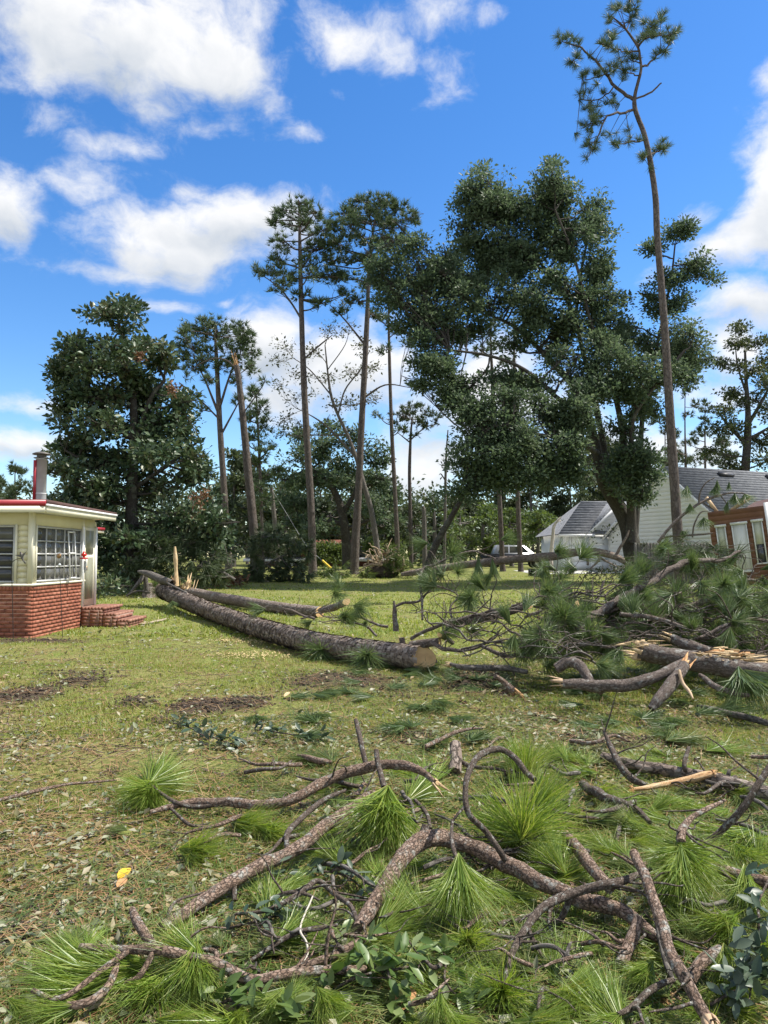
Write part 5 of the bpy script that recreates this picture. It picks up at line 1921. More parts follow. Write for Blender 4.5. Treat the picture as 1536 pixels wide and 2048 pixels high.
tree('background_oak', 'thin crowned oak with forked trunk rising behind the white house', 'tree', 62,
     [[(1488, 1120, 26), (1490, 960, 22), (1494, 890, 20), (1496, 830, 15), (1492, 760, 9), (1490, 700, 5)], [(1494, 890, 12), (1465, 860, 8), (1440, 830, 5)], [(1496, 850, 11), (1525, 800, 7), (1545, 760, 4)], [(1495, 880, 10), (1530, 860, 7), (1560, 840, 4)], [(1490, 780, 6), (1475, 730, 4), (1470, 680, 2)]],
     [(1490, 660, 26, 16), (1470, 690, 24, 16), (1510, 690, 28, 18), (1535, 720, 26, 20), (1460, 730, 20, 16), (1500, 740, 30, 20), (1540, 770, 28, 22), (1470, 780, 24, 18), (1510, 800, 34, 20), (1450, 820, 26, 16), (1540, 830, 28, 20), (1480, 850, 30, 18), (1440, 860, 26, 14), (1520, 880, 40, 20), (1540, 920, 30, 20), (1560, 880, 30, 24), (1430, 900, 26, 16), (1460, 930, 34, 16)],
     'oak', None, 'bark_oak', 'olive_leaf', .75, .19, 1.0, per=16)
for (px, Y, pt, w) in [(1370, 78, 770, 34), (1410, 84, 800, 40), (1330, 88, 830, 36), (1450, 90, 870, 40)]:
    bgtree(px, Y, pt, w, lm='pine_bg', leaf='pine', label='hazy pine rising behind the white house roof', n=12, dens=.8, grp='pines behind the white house', name='background_pine', bk='bark_pine_far', L=.5, per=12, yoff=.3)
for (px, Y, pt, w) in [(30, 70, 925, 36), (75, 80, 950, 30), (-30, 75, 930, 40), (0, 90, 950, 40)]:
    bgtree(px, Y, pt, w, lm='pine_bg', leaf='pine', label='distant pine rising behind the house roof beside the stove pipe', n=13, dens=.9, grp='pines behind the stove pipe', name='background_pine', bk='bark_pine_far', L=.5, per=14, yoff=.1)
# a far wood that reads as one mass
fw = MB()
n = 3200
az_ = RNG.uniform(-.75, .75, n)
yy_ = RNG.uniform(112, 150, n)
hh = RNG.random(n) ** .8
top_ = 8 + 8 * fbm(np.stack([az_ * 18, az_ * 0, az_ * 0 + 2], -1), 3)
ctr = np.stack([np.tan(az_) * yy_, yy_, .5 + hh * top_], -1)
q = np.repeat(ctr, 16, 0)
off = RNG.normal(size=q.shape) * [1.5, 1.2, .9]
leaves(fw, q + off, unit(len(q)), .75, .42)
tag(fw.build('far_wood', M['bg_leaf']), 'distant band of woodland closing the view behind the trees', 'woodland', kind='stuff')


# rounded bushes
def bush(px, py, rx, ry, Y, lm, label, name='round_bush', L=.14, dens=1.3):
    tree(name, label, 'bush', Y, [[(px, py + ry * 1.05, 5), (px, py + ry * .4, 4), (px, py, 3)]],
         [(px + rx * .5 * math.cos(a), py + ry * .45 * math.sin(a), rx * .55, ry * .55, random.uniform(-.7, .7)) for a in np.arange(0, 6.2, .8)] + [(px, py, rx * .6, ry * .6)], 'oak', None, 'bark_grey', lm, dens, L, .6, per=20)


bush(650, 1104, 36, 26, 60, 'light_leaf', 'rounded light green bush in front of the low brick house')
bush(745, 1095, 20, 22, 56, 'light_leaf', 'small bright green bush behind the torn root plate')


# utility pole with guy wire and yellow guard
pp = at(560, 1140, 49)
pp[2] = float(gz(pp[0], pp[1]))
up_ = thing('leaning_pole', 'thin grey pole leaning with a slack wire behind the downed pine top', 'pole', pp)
mb = MB()
tube(mb, [pp - [0, 0, .2], at(551, 1060, 49), at(543, 975, 49)], [.17, .15, .12], 8, 3, cap1=0)
mb.build('pole', M['bark_grey'], up_, True)
mb = MB()
rod(mb, [at(543, 978, 49), at(575, 1030, 47), at(612, 1090, 45), at(645, 1122, 42.2)], .022, 4, 5)
mb.build('guy_wire', M['cable'], up_)
mb = MB()
g1 = at(682, 1158, 41)
g1[2] = float(gz(g1[0], g1[1])) - .05
tube(mb, [at(645, 1121, 42.2), g1], [.06, .06], 8, 2, cap0=0, cap1=0)
tag(mb.build('guy_guard', M['yellow_plastic']), 'slanting yellow guy wire guard in front of the pines', 'guy guard')


# ------------------------------------------------------------------ felled logs
def pt(e):
    """(px, py, h) above ground, or depth when h >= 2.5"""
    return at(e[0], e[1], e[2]) if e[2] >= 2.5 else onground(e[0], e[1], e[2])


NEAR = {'n': [tuft_mesh('needle_tuft', 330, .36, .36, .0034, M['needle'], 60 + i, .05, .28) for i in range(3)],
        'm': [tuft_mesh('needle_tuft', 420, .60, .36, .0034, M['needle'], 70 + i, .06, .38) for i in range(3)],
        'w': [tuft_mesh('needle_tuft', 480, 1.0, .36, .0034, M['needle'], 80 + i, .07, .45) for i in range(3)],
        's': [tuft_mesh('needle_tuft', 620, 1.9, .36, .0034, M['needle'], 90 + i, .10, .3) for i in range(2)],
        'f': [tuft_mesh('needle_tuft', 260, .75, .36, .0034, M['needle' if i > 1 else 'needle_dark'], 100 + i, .05, .15, flat_=.16) for i in range(4)]}
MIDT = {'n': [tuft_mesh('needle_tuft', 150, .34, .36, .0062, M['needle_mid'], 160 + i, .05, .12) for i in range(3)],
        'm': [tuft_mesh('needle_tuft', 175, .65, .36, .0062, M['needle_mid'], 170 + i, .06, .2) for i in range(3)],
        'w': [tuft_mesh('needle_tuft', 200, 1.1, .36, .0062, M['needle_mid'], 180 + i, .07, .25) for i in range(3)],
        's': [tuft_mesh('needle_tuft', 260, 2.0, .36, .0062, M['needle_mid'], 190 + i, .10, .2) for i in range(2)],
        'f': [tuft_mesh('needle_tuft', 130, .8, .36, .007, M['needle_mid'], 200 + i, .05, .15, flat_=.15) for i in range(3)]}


def tuft(parent, base, tip, kind='m', lib=NEAR, top=None):
    base, tip = np.asarray(base, float), np.asarray(tip, float)
    d = tip - base
    ln = np.linalg.norm(d)
    me = random.choice(lib[kind])
    if parent is None:
        o = bpy.data.objects.new('pine_needle_spray', me)
        COL.objects.link(o)
        o.location = tuple(base)
        o.rotation_mode = 'QUATERNION'
        o.rotation_quaternion = shoot_flat(d) if kind == 'f' else shoot_rot(d)
        tag(o, *top)
    else:
        o = put(me, 'needle_tuft', parent, base, rot=shoot_rot(d))
    o.scale = (ln / .36,) * 3
    return o


LIFT = .025


def limb(name, label, spec, cat='branch', m='bark_limb', group=None, twigs=(), tufts=(), cut0=None, cut1=None, spl=None, n=9, seg=6, rough=.14, bend=.02, lib=NEAR, side=None, sidelen=.22, sidetuft=0.0, tm='bark_twig', rs=30):
    P = np.array([pt(e) for e in spec])
    if P[0][1] < 6.5:
        P = P + [0, 0, LIFT]
    if side is None:
        side = 0 if (P[0][1] > 6.5 or len(spec) < 5) else 5
    if P[0][1] < 6.5 and len(spec) >= 5:  # near limbs
        bend, rough = .022, .20
    D = np.array([e[3] * p[1] / F / 2 * (.68 if p[1] < 6.5 else .72) for e, p in zip(spec, P)])
    if D.max() > .032:
        n, seg, rs, rough = max(n, 22), max(seg, 12), (16 if P[0][1] > 6.5 else 30), .24
    t = thing(name, label, cat, (P[0][0], P[0][1], P[:, 2].min()), group)
    mb = MB()
    Pn, Rn, Tn = tube(mb, P, D, n, seg, rough=rough, rs=rs, bend=bend, cap0=0 if cut0 is None else 1, cap1=0 if cut1 is None else 1, cutn=None if cut1 is None else (.1, -1, .15))
    mats = [M[m], M['cut']]
    mb.build('limb', mats, t, True)
    for tw in twigs:
        m2 = MB()
        Pt = np.array([pt(e) for e in tw])
        Dt = [e[3] * p[1] / F / 2 * (.70 if p[1] < 6.5 else .8) for e, p in zip(tw, Pt)]
        j = int(np.argmin(np.linalg.norm(Pn - Pt[0], axis=1)))
        if np.linalg.norm(Pn[j] - Pt[0]) < .25:
            Pt[0] = Pn[j]
        tube(m2, Pt, Dt, 7, 6, rough=.14, rs=40, bend=.02, cap1=0)
        m2.build('twig', M[tm], t, True)
    for k in range(side):
        j = random.randrange(len(Pn) // 5, len(Pn))
        near_ = P[0][1] < 6.5
        d = norm(Tn[j] * .6 + RNG.normal(size=3) * ([.8, .7, .22] if near_ else [.7, .5, .5]) + np.array([0, 0, .10 if near_ else .35]))
        ln = sidelen * random.uniform(.5, 1.3)
        q1 = Pn[j] + d * ln * .5
        q2 = q1 + norm(d + RNG.normal(size=3) * (.3 if near_ else .6)) * ln * .4
        q3 = q2 + norm(d + RNG.normal(size=3) * (.4 if near_ else .9) + np.array([0, 0, .1 if near_ else .3])) * ln * .3
        for q_ in (q1, q2, q3):
            q_[2] = max(q_[2], .03)
        m2 = MB()
        r0 = min(Rn[j] * .6, .004 + ln * .014)
        tube(m2, [Pn[j], q1, q2, q3], [r0, r0 * .75, r0 * .55, r0 * .35], 5, 4, bend=.015 if near_ else .03)
        m2.build('twig', M[tm], t, True)
        if random.random() < sidetuft:
            dd = norm(q3 - q2) * .5 + RNG.normal(size=3) * .35 + np.array([0, 0, -.35])
            tuft(t, q3, q3 + norm(dd) * random.uniform(.26, .38), random.choice('mmwwn'), lib)
    if spl:
        sp = MB()
        for (end, r, ln, cnt, mm) in spl:
            c = Pn[0] if end == 0 else Pn[-1]
            ax = (Pn[0] - Pn[3]) if end == 0 else (Pn[-1] - Pn[-4])
            splinters(sp, c, ax, r, ln, cnt, 0, .2, .55)
        sp.build('splinters', M[spl[0][4]], t)
    for tf in tufts:
        b_ = pt(tf[:3])
        tuft(t, b_, pt(tf[3:6]), tf[6] if len(tf) > 6 else 'm', lib)
    return t, Pn, Rn, Tn


# the main felled pine trunk, cut at the near end
lg = [(326, 1180, 23.2, .25), (350, 1191, 22.0, .25), (400, 1214, 19.5, .21), (480, 1243, 16.0, .19), (560, 1268, 13.4, .18), (640, 1288, 12.0, .172), (740, 1304, 11.0, .168), (843, 1316, 10.35, .16)]
P_ = np.array([at(*e[:3]) for e in lg])
log = thing('felled_pine_log', 'long felled pine trunk with a sawn orange end lying across the lawn', 'log', (P_[-1][0], P_[-1][1], 0))
mb = MB()
LP, LR, LT = tube(mb, P_, [e[3] for e in lg], 40, 26, rough=.12, rs=11, cap0=2, cap1=1, cutn=(.0, -1, .22))
mb.build('trunk', [M['bark_pine'], M['cut'], M['splinter_red']], log, True)
# loose bark flakes standing proud
fl = MB()
nfl = 6500
ti = RNG.integers(3, len(LP) - 1, nfl)
an = RNG.random(nfl) * 2 * math.pi
upv = np.array([0, 0, 1.0])
Uv = norm(np.cross(LT[ti], upv))
Vv = np.cross(Uv, LT[ti])
nv = Uv * np.cos(an)[:, None] + Vv * np.sin(an)[:, None]
tg = np.cross(LT[ti], nv)
c0 = LP[ti] + nv * (LR[ti] * 1.0)[:, None] + LT[ti] * RNG.normal(size=(nfl, 1)) * .05
sz = RNG.uniform(.02, .05, nfl)[:, None]
lft = nv * RNG.uniform(.006, .022, nfl)[:, None]
v = np.stack([c0 - LT[ti] * sz - tg * sz * .6 + lft * .2, c0 + LT[ti] * sz - tg * sz * .5 + lft, c0 + LT[ti] * sz * .9 + tg * sz * .6 + lft * .9, c0 - LT[ti] * sz * .8 + tg * sz * .5 + lft * .1], 1)
fl.add(v.reshape(-1, 3), np.arange(nfl * 4).reshape(-1, 4))
M['flake'] = mat('bark_flake', [(.10, .072, .055), (.20, .155, .125), (.33, .28, .24)], 8, .9, island=.85)
fl.build('bark_flakes', M['flake'], log, kind='stuff')
sp = MB()
pk_ = at(352, 1172, 22.6)
tube(sp, [pk_, at(352, 1140, 22.6), at(351, 1118, 22.6), at(350, 1093, 22.6)], [.10, .055, .065, .03], 6, 3, rough=.2)
for k in range(22):
    px = random.uniform(345, 388)
    c = at(px, 1176, 22.5 + random.uniform(-.15, .15))
    top_ = at(px + (px - 362) * .45 + random.uniform(-5, 8), random.uniform(1120, 1160), 22.5 + random.uniform(-.2, .2))
    splinters(sp, c, top_ - c, .07, np.linalg.norm(top_ - c), 2, 0, .1, .6)
sp.build('splinters', M['splinter'], log)
sp = MB()
splinters(sp, at(338, 1168, 22.8), (-.3, -.4, .8), .16, .35, 14, 0, .5, .5)
sp.build('torn_heartwood', M['splinter_red'], log)
sp = MB()
tube(sp, [at(345, 1166, 22.4), at(320, 1158, 22.8), at(298, 1148, 23.2), at(277, 1143, 23.6)], [.10, .12, .10, .05], 7, 5, rough=.3, rs=8)
sp.build('torn_bark_strip', M['bark_grey'], log, True)
sl_ = MB()                                                        # long split along the butt
A0 = at(330, 1165, 22.7)
for k in range(7):
    a = at(335 + k * 6, 1166 + k * 3.2, 22.3 - k * .25)
    b_ = at(352 + k * 7, 1176 + k * 3.4, 21.7 - k * .25)
    sl_.bar(a, b_, .05, .04)
sl_.build('split_slabs', M['bark_grey'], log)
# stub branches on the log
for (spec) in ([(880, 1283, 10.3, 16), (850, 1287, 10.4, 18), (822, 1292, 10.5, 20)], [(803, 1275, 10.7, 11), (806, 1290, 10.7, 12)]):
    mb = MB()
    Pq = [at(*e[:3]) for e in spec]
    tube(mb, Pq, [e[3] * e[2] / F / 2 for e in spec], 9, 4, rough=.1, cap0=1)
    mb.build('branch_stub', [M['bark_pile'], M['cut']], log, True)
# the splintered stump left at the butt
stp = onground(298, 1198)
st = thing('splintered_stump', 'dark splintered stump with leaning broken roots left of the log butt', 'stump', stp)
mb = MB()
tube(mb, [stp - [0, 0, .1], stp + [0, .1, .35], stp + [.02, .1, .55]], [.28, .22, .2], 12, 4, rough=.35, rs=5, cap1=0)
mb.build('stump', M['bark_pine'], st, True)
for (spec) in ([(289, 1146, 23.6, 7), (278, 1165, 23.4, 8), (254, 1193, 23.2, 4)], [(290, 1146, 23.6, 9), (292, 1170, 23.6, 10), (294, 1188, 23.6, 9)], [(252, 1192, 23, 3), (275, 1182, 23, 4), (300, 1186, 23.2, 4)]):
    mb = MB()
    tube(mb, [at(*e[:3]) for e in spec], [e[3] * e[2] / F / 2 for e in spec], 6, 5, rough=.2, rs=9)
    mb.build('broken_root', M['bark_grey'], st, True)
for (a, b_) in (((310, 1170, 23.3), (330, 1150, 23.3)), ((320, 1180, 23.2), (300, 1165, 23.2)), ((325, 1196, 23), (318, 1170, 23)), ((345, 1205, 20.5), (350, 1228, 20.5))):
    tuft(st, at(*a), at(*b_), 'w', MIDT)

# second log behind it
l2 = [(372, 1182, 25.5, .15), (430, 1194, 24.2, .165), (500, 1206, 22.3, .165), (570, 1217, 20.6, .155), (640, 1224, 19.4, .14)]
P_ = np.array([at(*e[:3]) for e in l2])
lo2 = thing('felled_pine_log', 'second slimmer felled trunk lying behind the long sawn log', 'log', (P_[3][0], P_[3][1], .0))
mb = MB()
tube(mb, P_, [e[3] for e in l2], 22, 14, rough=.10, rs=11, cap0=1, cap1=1)
mb.build('trunk', [M['bark_pine'], M['cut']], lo2, True)
# sawn short lengths seen end on
for (lab, spec) in (('sawn branch stub with round pale end rising behind the long log', [(640, 1222, 15.2, 16), (668, 1214, 14.9, 20), (693, 1204, 14.6, 20)]),
                    ('dark limb propped up with sawn end above the brush heap', [(900, 1246, 10.4, 26), (960, 1236, 10.3, 26), (1010, 1224, 10.2, 22), (1057, 1213, 10.1, 15)]),
                    ('short dark sawn bough pointing up from the brush heap', [(1110, 1260, 9.9, 22), (1138, 1233, 9.8, 24), (1154, 1209, 9.7, 15)]),
                    ('small sawn stub facing forward behind the sawn log end', [(905, 1286, 10.6, 12), (890, 1276, 10.4, 12), (880, 1270, 10.25, 13)]),
                    ('sawn stick end showing in the brush below the dark bough', [(1120, 1240, 10.2, 14), (1090, 1238, 9.9, 13), (1078, 1236, 9.7, 12)])):
    limb('sawn_bough', lab, spec, 'bough', 'bark_pile', cut1=1, n=16, rough=.06, rs=14)

# fallen trunk arching in front of the garage
fa = [(803, 1149, 38.5, 10), (830, 1145, 38.2, 16), (900, 1134, 37.5, 19), (1000, 1121, 36.5, 20), (1060, 1116, 36, 21), (1110, 1112, 35.5, 22), (1150, 1105, 35.2, 21), (1190, 1104, 35, 20), (1225, 1111, 35, 18), (1250, 1124, 35, 15), (1275, 1145, 35, 10)]
P_ = np.array([at(*e[:3]) for e in fa])
ft = thing('fallen_trunk', 'fallen trunk arching above the lawn in front of the garage', 'fallen tree', (P_[0][0], P_[0][1], .5))
mb = MB()
tube(mb, P_, [e[3] * e[2] / F / 2 * .78 for e in fa], 14, 8, rough=.10, rs=4, cap0=0, cap1=0)
for spec in ([(1232, 1112, 35, 7), (1240, 1095, 35, 6), (1252, 1075, 35, 5), (1258, 1060, 35, 3)], [(1175, 1110, 34.8, 6), (1176, 1130, 34.6, 5)], [(1200, 1108, 34.8, 6), (1196, 1122, 34.5, 5), (1180, 1138, 34.3, 3)], [(1195, 1112, 34.8, 5), (1215, 1124, 34.6, 4), (1240, 1136, 34.5, 2)], [(1135, 1113, 35, 4), (1136, 1119, 34.7, 3)]):
    tube(mb, [at(*e[:3]) for e in spec], [e[3] * e[2] / F / 2 for e in spec], 7, 4, rough=.15)
mb.build('trunk', M['bark_pine'], ft, True)
cr = MB()
for (px, py, n) in ((1215, 1145, 120), (1240, 1140, 160), (1190, 1150, 120), (1255, 1150, 120), (1225, 1060, 40), (1205, 1075, 30)):
    c = at(px, py, 34.6)
    q = c + RNG.normal(size=(n, 3)) * [.35, .4, .16]
    leaves(cr, q, unit(n), .14, .07)
cr.build('leafy_twigs', M['olive_leaf'], ft, kind='stuff')
# torn root plate
rp = at(765, 1135, 39.5)
rp[2] = float(gz(rp[0], rp[1]))
ro = thing('root_plate', 'torn up root plate with pale tangled roots at the fallen trunk foot', 'root ball', rp)
mb = MB()
vv, q = lathe([(0, .5), (.45, .42), (.75, .2), (.9, -.05), (.8, -.25), (0, -.3)], 18)
vv = vv * (1 + .5 * (fbm(vv * 3 + 4, 3) - .5)[:, None]) * [1, .5, 1]
mb.add(vv + rp + [0, 0, .3], q)
mb.build('soil_clod', M['soil'], ro, True)
mb = MB()
for k in range(46):
    a = random.uniform(.0, math.pi)
    d = np.array([math.cos(a), random.uniform(-.5, .1), math.sin(a)])
    s_ = rp + [0, 0, .35] + d * .4
    ln = random.uniform(.5, 1.4)
    q1 = s_ + d * ln * .5 + RNG.normal(size=3) * .1
    q2 = q1 + norm(d + RNG.normal(size=3) * .7) * ln * .4
    q3 = q2 + norm(RNG.normal(size=3)) * ln * .25
    q2[2], q3[2] = max(q2[2], rp[2]), max(q3[2], rp[2])
    r0 = random.uniform(.02, .055)
    tube(mb, [s_, q1, q2, q3], [r0, r0 * .8, r0 * .5, r0 * .2], 5, 4, bend=.1)
for spec in ([(795, 1110, 39, 4), (806, 1118, 39, 5), (803, 1135, 39, 5), (785, 1145, 39, 4)], [(778, 1112, 39, 3), (788, 1122, 39, 4), (786, 1140, 39, 4)], [(715, 1142, 39, 2), (740, 1130, 39, 4), (765, 1130, 39, 5)], [(735, 1120, 39, 3), (760, 1128, 39, 4)]):
    tube(mb, [at(*e[:3]) for e in spec], [e[3] * e[2] / F / 2 for e in spec], 6, 5)
mb.build('roots', M['root'], ro, True)
cr = MB()
q = at(795, 1128, 39.2) + RNG.normal(size=(260, 3)) * [.35, .3, .45]
needles(cr, q, norm(RNG.normal(size=(260, 3)) + [0, 0, .5]), 8, .4, .03, .6)
cr.build('torn_turf', M['light_leaf'], ro)

# downed pine tops, heaps of green at the far edge of the lawn
def heap(label, Y, cl, tr, lm='pine_bg', dens=1.2):
    tree('downed_pine_top', label, 'fallen tree', Y, tr, cl, 'pine', None, 'bark_grey', lm, dens, .42, .7, per=18, ground=False, droop=.9)


heap('downed pine top heaped against the magnolia behind the splintered log', 29,
     [(305, 1090, 22, 16), (300, 1115, 24, 18), (340, 1105, 26, 20), (375, 1090, 26, 14), (410, 1085, 22, 12), (390, 1110, 30, 18), (345, 1135, 30, 18), (400, 1135, 30, 18), (425, 1110, 22, 20), (440, 1140, 24, 18), (380, 1155, 30, 12), (310, 1140, 22, 14), (255, 1135, 24, 12), (230, 1150, 20, 9), (420, 1160, 26, 10)],
     [[(470, 1160, 9), (420, 1130, 8), (370, 1105, 6), (320, 1085, 3)], [(420, 1130, 5), (400, 1090, 4), (360, 1072, 2), (318, 1068, 1)], [(456, 1130, 3), (452, 1100, 2), (446, 1080, 1)]])
heap('downed pine boughs heaped below the leaning grey pole', 36,
     [(525, 1075, 26, 16), (560, 1070, 26, 14), (500, 1100, 22, 20), (545, 1095, 26, 18), (585, 1085, 20, 16), (510, 1135, 26, 20), (550, 1130, 28, 20), (590, 1130, 22, 20), (480, 1155, 26, 14), (530, 1160, 30, 12), (580, 1158, 26, 12), (615, 1100, 12, 22), (610, 1150, 20, 12)],
     [[(480, 1165, 7), (530, 1130, 6), (580, 1105, 4), (605, 1085, 2)], [(530, 1130, 4), (525, 1090, 3), (540, 1065, 1)]])
heap('low green brush lying at the feet of the two tall pines', 40,
     [(650, 1150, 24, 10), (680, 1145, 20, 12), (670, 1158, 26, 7), (740, 1150, 26, 9), (720, 1158, 22, 7), (765, 1155, 20, 7)], [[(640, 1160, 3), (700, 1155, 3), (770, 1158, 2)]], 'light_leaf', 1.2)
mb = MB()                                                        # low dark brush under the magnolia
for (label, px, py, rx, ry, Y) in (('dark leafless brush under the magnolia beside the house', 225, 1172, 40, 10, 27), ('brown leafy brush at the foot of the magnolia', 450, 1158, 34, 14, 33)):
    tree('brush_heap', label, 'brush', Y, [[(px - rx, py + ry, 3), (px, py, 3), (px + rx, py, 2)]], [(px - rx * .5, py, rx * .5, ry), (px + rx * .5, py, rx * .5, ry), (px, py - ry * .3, rx * .5, ry)], 'oak', None, 'bark_grey', 'dead_leaf' if Y > 30 else 'mag_leaf', 1.2, .14, .5, per=14, ground=False)


# ------------------------------------------------------------------ brush heap of pine tops, right of the log
HG = 'dark limbs tangled in the brush heap'
heap_limbs = [
    ('long dark limb sweeping up from the brush heap towards the shed', [(1150, 1262, 9.4, 20), (1190, 1232, 9.6, 21), (1240, 1200, 9.9, 21), (1295, 1166, 10.2, 19), (1350, 1134, 10.5, 17), (1395, 1121, 10.8, 14), (1450, 1117, 11.2, 11), (1478, 1104, 11.4, 7)], 12, .4, .22),
    ('level grey limb lying through the middle of the brush heap', [(1140, 1240, 9.6, 16), (1250, 1216, 9.9, 17), (1340, 1214, 10.1, 15), (1400, 1205, 10.2, 13), (1470, 1192, 10.3, 11), (1560, 1190, 10.4, 8)], 10, .5, .5),
    ('slim limb curving down across the heap beside the split trunk', [(1240, 1228, 9.2, 12), (1320, 1237, 9.2, 12), (1360, 1250, 9.1, 10), (1410, 1266, 9.0, 8), (1445, 1285, 8.9, 6)], 7, .4, .4),
    ('arching limb with hanging tufts at the far edge of the heap', [(1300, 1190, 10.6, 13), (1370, 1182, 10.8, 13), (1440, 1166, 11, 11), (1500, 1158, 11.2, 8), (1536, 1172, 11.3, 5)], 9, .5, .6),
    ('branching limb at the open end of the heap below the shed', [(1400, 1275, 8.9, 8), (1440, 1258, 9, 11), (1490, 1240, 9.1, 11), (1560, 1248, 9.2, 8)], 9, .45, .5),
    ('thick dark upright stub behind the sawn log', [(792, 1262, 11.0, 17), (790, 1240, 11.0, 14), (788, 1222, 11.0, 12), (786, 1203, 11.0, 5)], 1, .2, 0),
    ('bent bare branch rising from the stub behind the sawn log', [(790, 1213, 11.0, 7), (815, 1206, 11.0, 8), (838, 1203, 11.0, 7), (850, 1190, 11.0, 6), (862, 1178, 11, 4), (866, 1165, 11, 3)], 3, .35, .3),
    ('pale thin limb slanting from the log up to the sawn dark limb', [(822, 1278, 10.4, 10), (850, 1262, 10.3, 10), (890, 1245, 10.2, 10), (940, 1232, 10.1, 9), (1000, 1220, 10, 7)], 5, .4, .1),
    ('arched branch with hanging tufts above the open lawn', [(845, 1240, 10.8, 6), (843, 1180, 11.0, 8), (846, 1140, 11.2, 7), (868, 1131, 11.2, 8), (900, 1114, 11.2, 7), (945, 1104, 11.2, 6), (975, 1110, 11.2, 4), (988, 1122, 11.2, 3)], 4, .3, .8),
    ('curving grey branch in front of the sawn log end', [(862, 1286, 10.2, 12), (890, 1296, 10.0, 12), (915, 1303, 9.9, 11), (945, 1298, 9.9, 9), (985, 1280, 9.9, 7), (1000, 1260, 9.9, 4)], 5, .35, .0),
    ('tangle of dark curled twigs behind the sawn log', [(905, 1240, 10.8, 7), (900, 1215, 10.9, 6), (915, 1190, 11, 5), (890, 1175, 11, 4), (868, 1168, 11, 3)], 9, .4, .25),
    ('grey curved stick lying between the log and the split trunk', [(960, 1290, 9.6, 10), (1000, 1310, 9.5, 12), (1050, 1308, 9.5, 11), (1090, 1295, 9.6, 8)], 5, .35, .5),
    ('dark branch with upright tufts in front of the garage lawn', [(1050, 1235, 10.4, 8), (1090, 1215, 10.6, 8), (1110, 1190, 10.7, 6), (1118, 1165, 10.8, 4)], 6, .5, .5),
    ('forked dark twigs standing above the heap before the oak', [(1130, 1225, 10.3, 7), (1165, 1215, 10.4, 7), (1200, 1195, 10.5, 6), (1205, 1165, 10.6, 4)], 6, .45, .5),
]
for (lab, spec, sd, sl2, st2) in heap_limbs:
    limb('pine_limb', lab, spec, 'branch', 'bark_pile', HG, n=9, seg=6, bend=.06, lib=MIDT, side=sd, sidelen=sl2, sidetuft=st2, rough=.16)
fill = [(900, 1240), (950, 1250), (1000, 1255), (1020, 1285), (1060, 1270), (1100, 1250), (1100, 1300), (1150, 1290), (1190, 1270), (1190, 1240), (1230, 1250), (1240, 1290), (1280, 1240), (1290, 1270), (1320, 1210), (1330, 1260), (1370, 1230), (1380, 1290), (1400, 1190), (1420, 1250), (1450, 1210), (1460, 1290), (1480, 1180), (1500, 1230), (1520, 1280), (1530, 1200), (1510, 1310), (1340, 1180), (1260, 1200), (960, 1210), (730, 1240), (700, 1255), (650, 1235), (590, 1225), (1560, 1260), (1590, 1230)]
for (px, py) in fill:
    Y = 10.9 - (py - 1180) / 150 * 2.0 + random.uniform(-.3, .3) + (1.2 if px < 880 else 0) + (1.5 if px < 750 else 0)
    dx = random.uniform(25, 60) * random.choice((-1, 1))
    r0 = random.uniform(4, 10)
    spec = [(px - dx, py + random.uniform(0, 22), Y, r0), (px - dx * .3, py + random.uniform(-10, 8), Y + random.uniform(-.2, .2), r0 * .85), (px + dx * .4, py + random.uniform(-14, 8), Y + random.uniform(-.2, .3), r0 * .6), (px + dx, py + random.uniform(-26, 10), Y + random.uniform(-.2, .3), r0 * .3)]
    t, Pn, Rn, Tn = limb('pine_limb', 'crooked needle bearing limb tangled in the brush heap', spec, 'branch', 'bark_pile', HG, n=6, seg=5, bend=.10, lib=MIDT, side=8 if px > 1080 else 5, sidelen=.42, sidetuft=.30 if px > 1080 else .22)
    for _ in range(3 if px > 1080 else (1 if random.random() < .5 else 0)):
        j = random.randrange(len(Pn))
        d = norm(RNG.normal(size=3) * [1, .6, .4] + [0, -.3, -.25]) * random.uniform(.28, .42)
        b_ = Pn[j] + RNG.normal(size=3) * .08
        b_[2] = max(b_[2], .12)
        tuft(t, b_, b_ + d, random.choice('mmwws'), MIDT)
for k in range(70):
    px, py = random.uniform(880, 1570), random.uniform(1185, 1318)
    if px < 1080:
        py = random.uniform(1215, 1318)
    Y = 10.4 - (py - 1180) / 150 * 2.0 + random.uniform(-.5, .2)
    dx = random.uniform(40, 110) * random.choice((-1, 1, 1))
    r0 = random.uniform(3, 8)
    up = random.uniform(-10, 40)
    spec = [(px - dx, py + random.uniform(5, 25), Y, r0), (px - dx * .4, py + random.uniform(-6, 12), Y - .1, r0 * .9), (px + dx * .2, py - up * .3 + random.uniform(-8, 8), Y + random.uniform(-.2, .1), r0 * .7), (px + dx * .7, py - up * .7, Y + random.uniform(-.2, .2), r0 * .45), (px + dx, py - up + random.uniform(-8, 16), Y + random.uniform(-.2, .3), r0 * .25)]
    limb('bare_limb', 'bare crooked dark limb threaded through the brush heap', spec, 'branch', random.choice(('bark_pile', 'bark_pile', 'bark_grey')), 'bare limbs threaded through the brush heap', n=6, seg=5, bend=.14, lib=MIDT, side=5, sidelen=.34, sidetuft=.08)
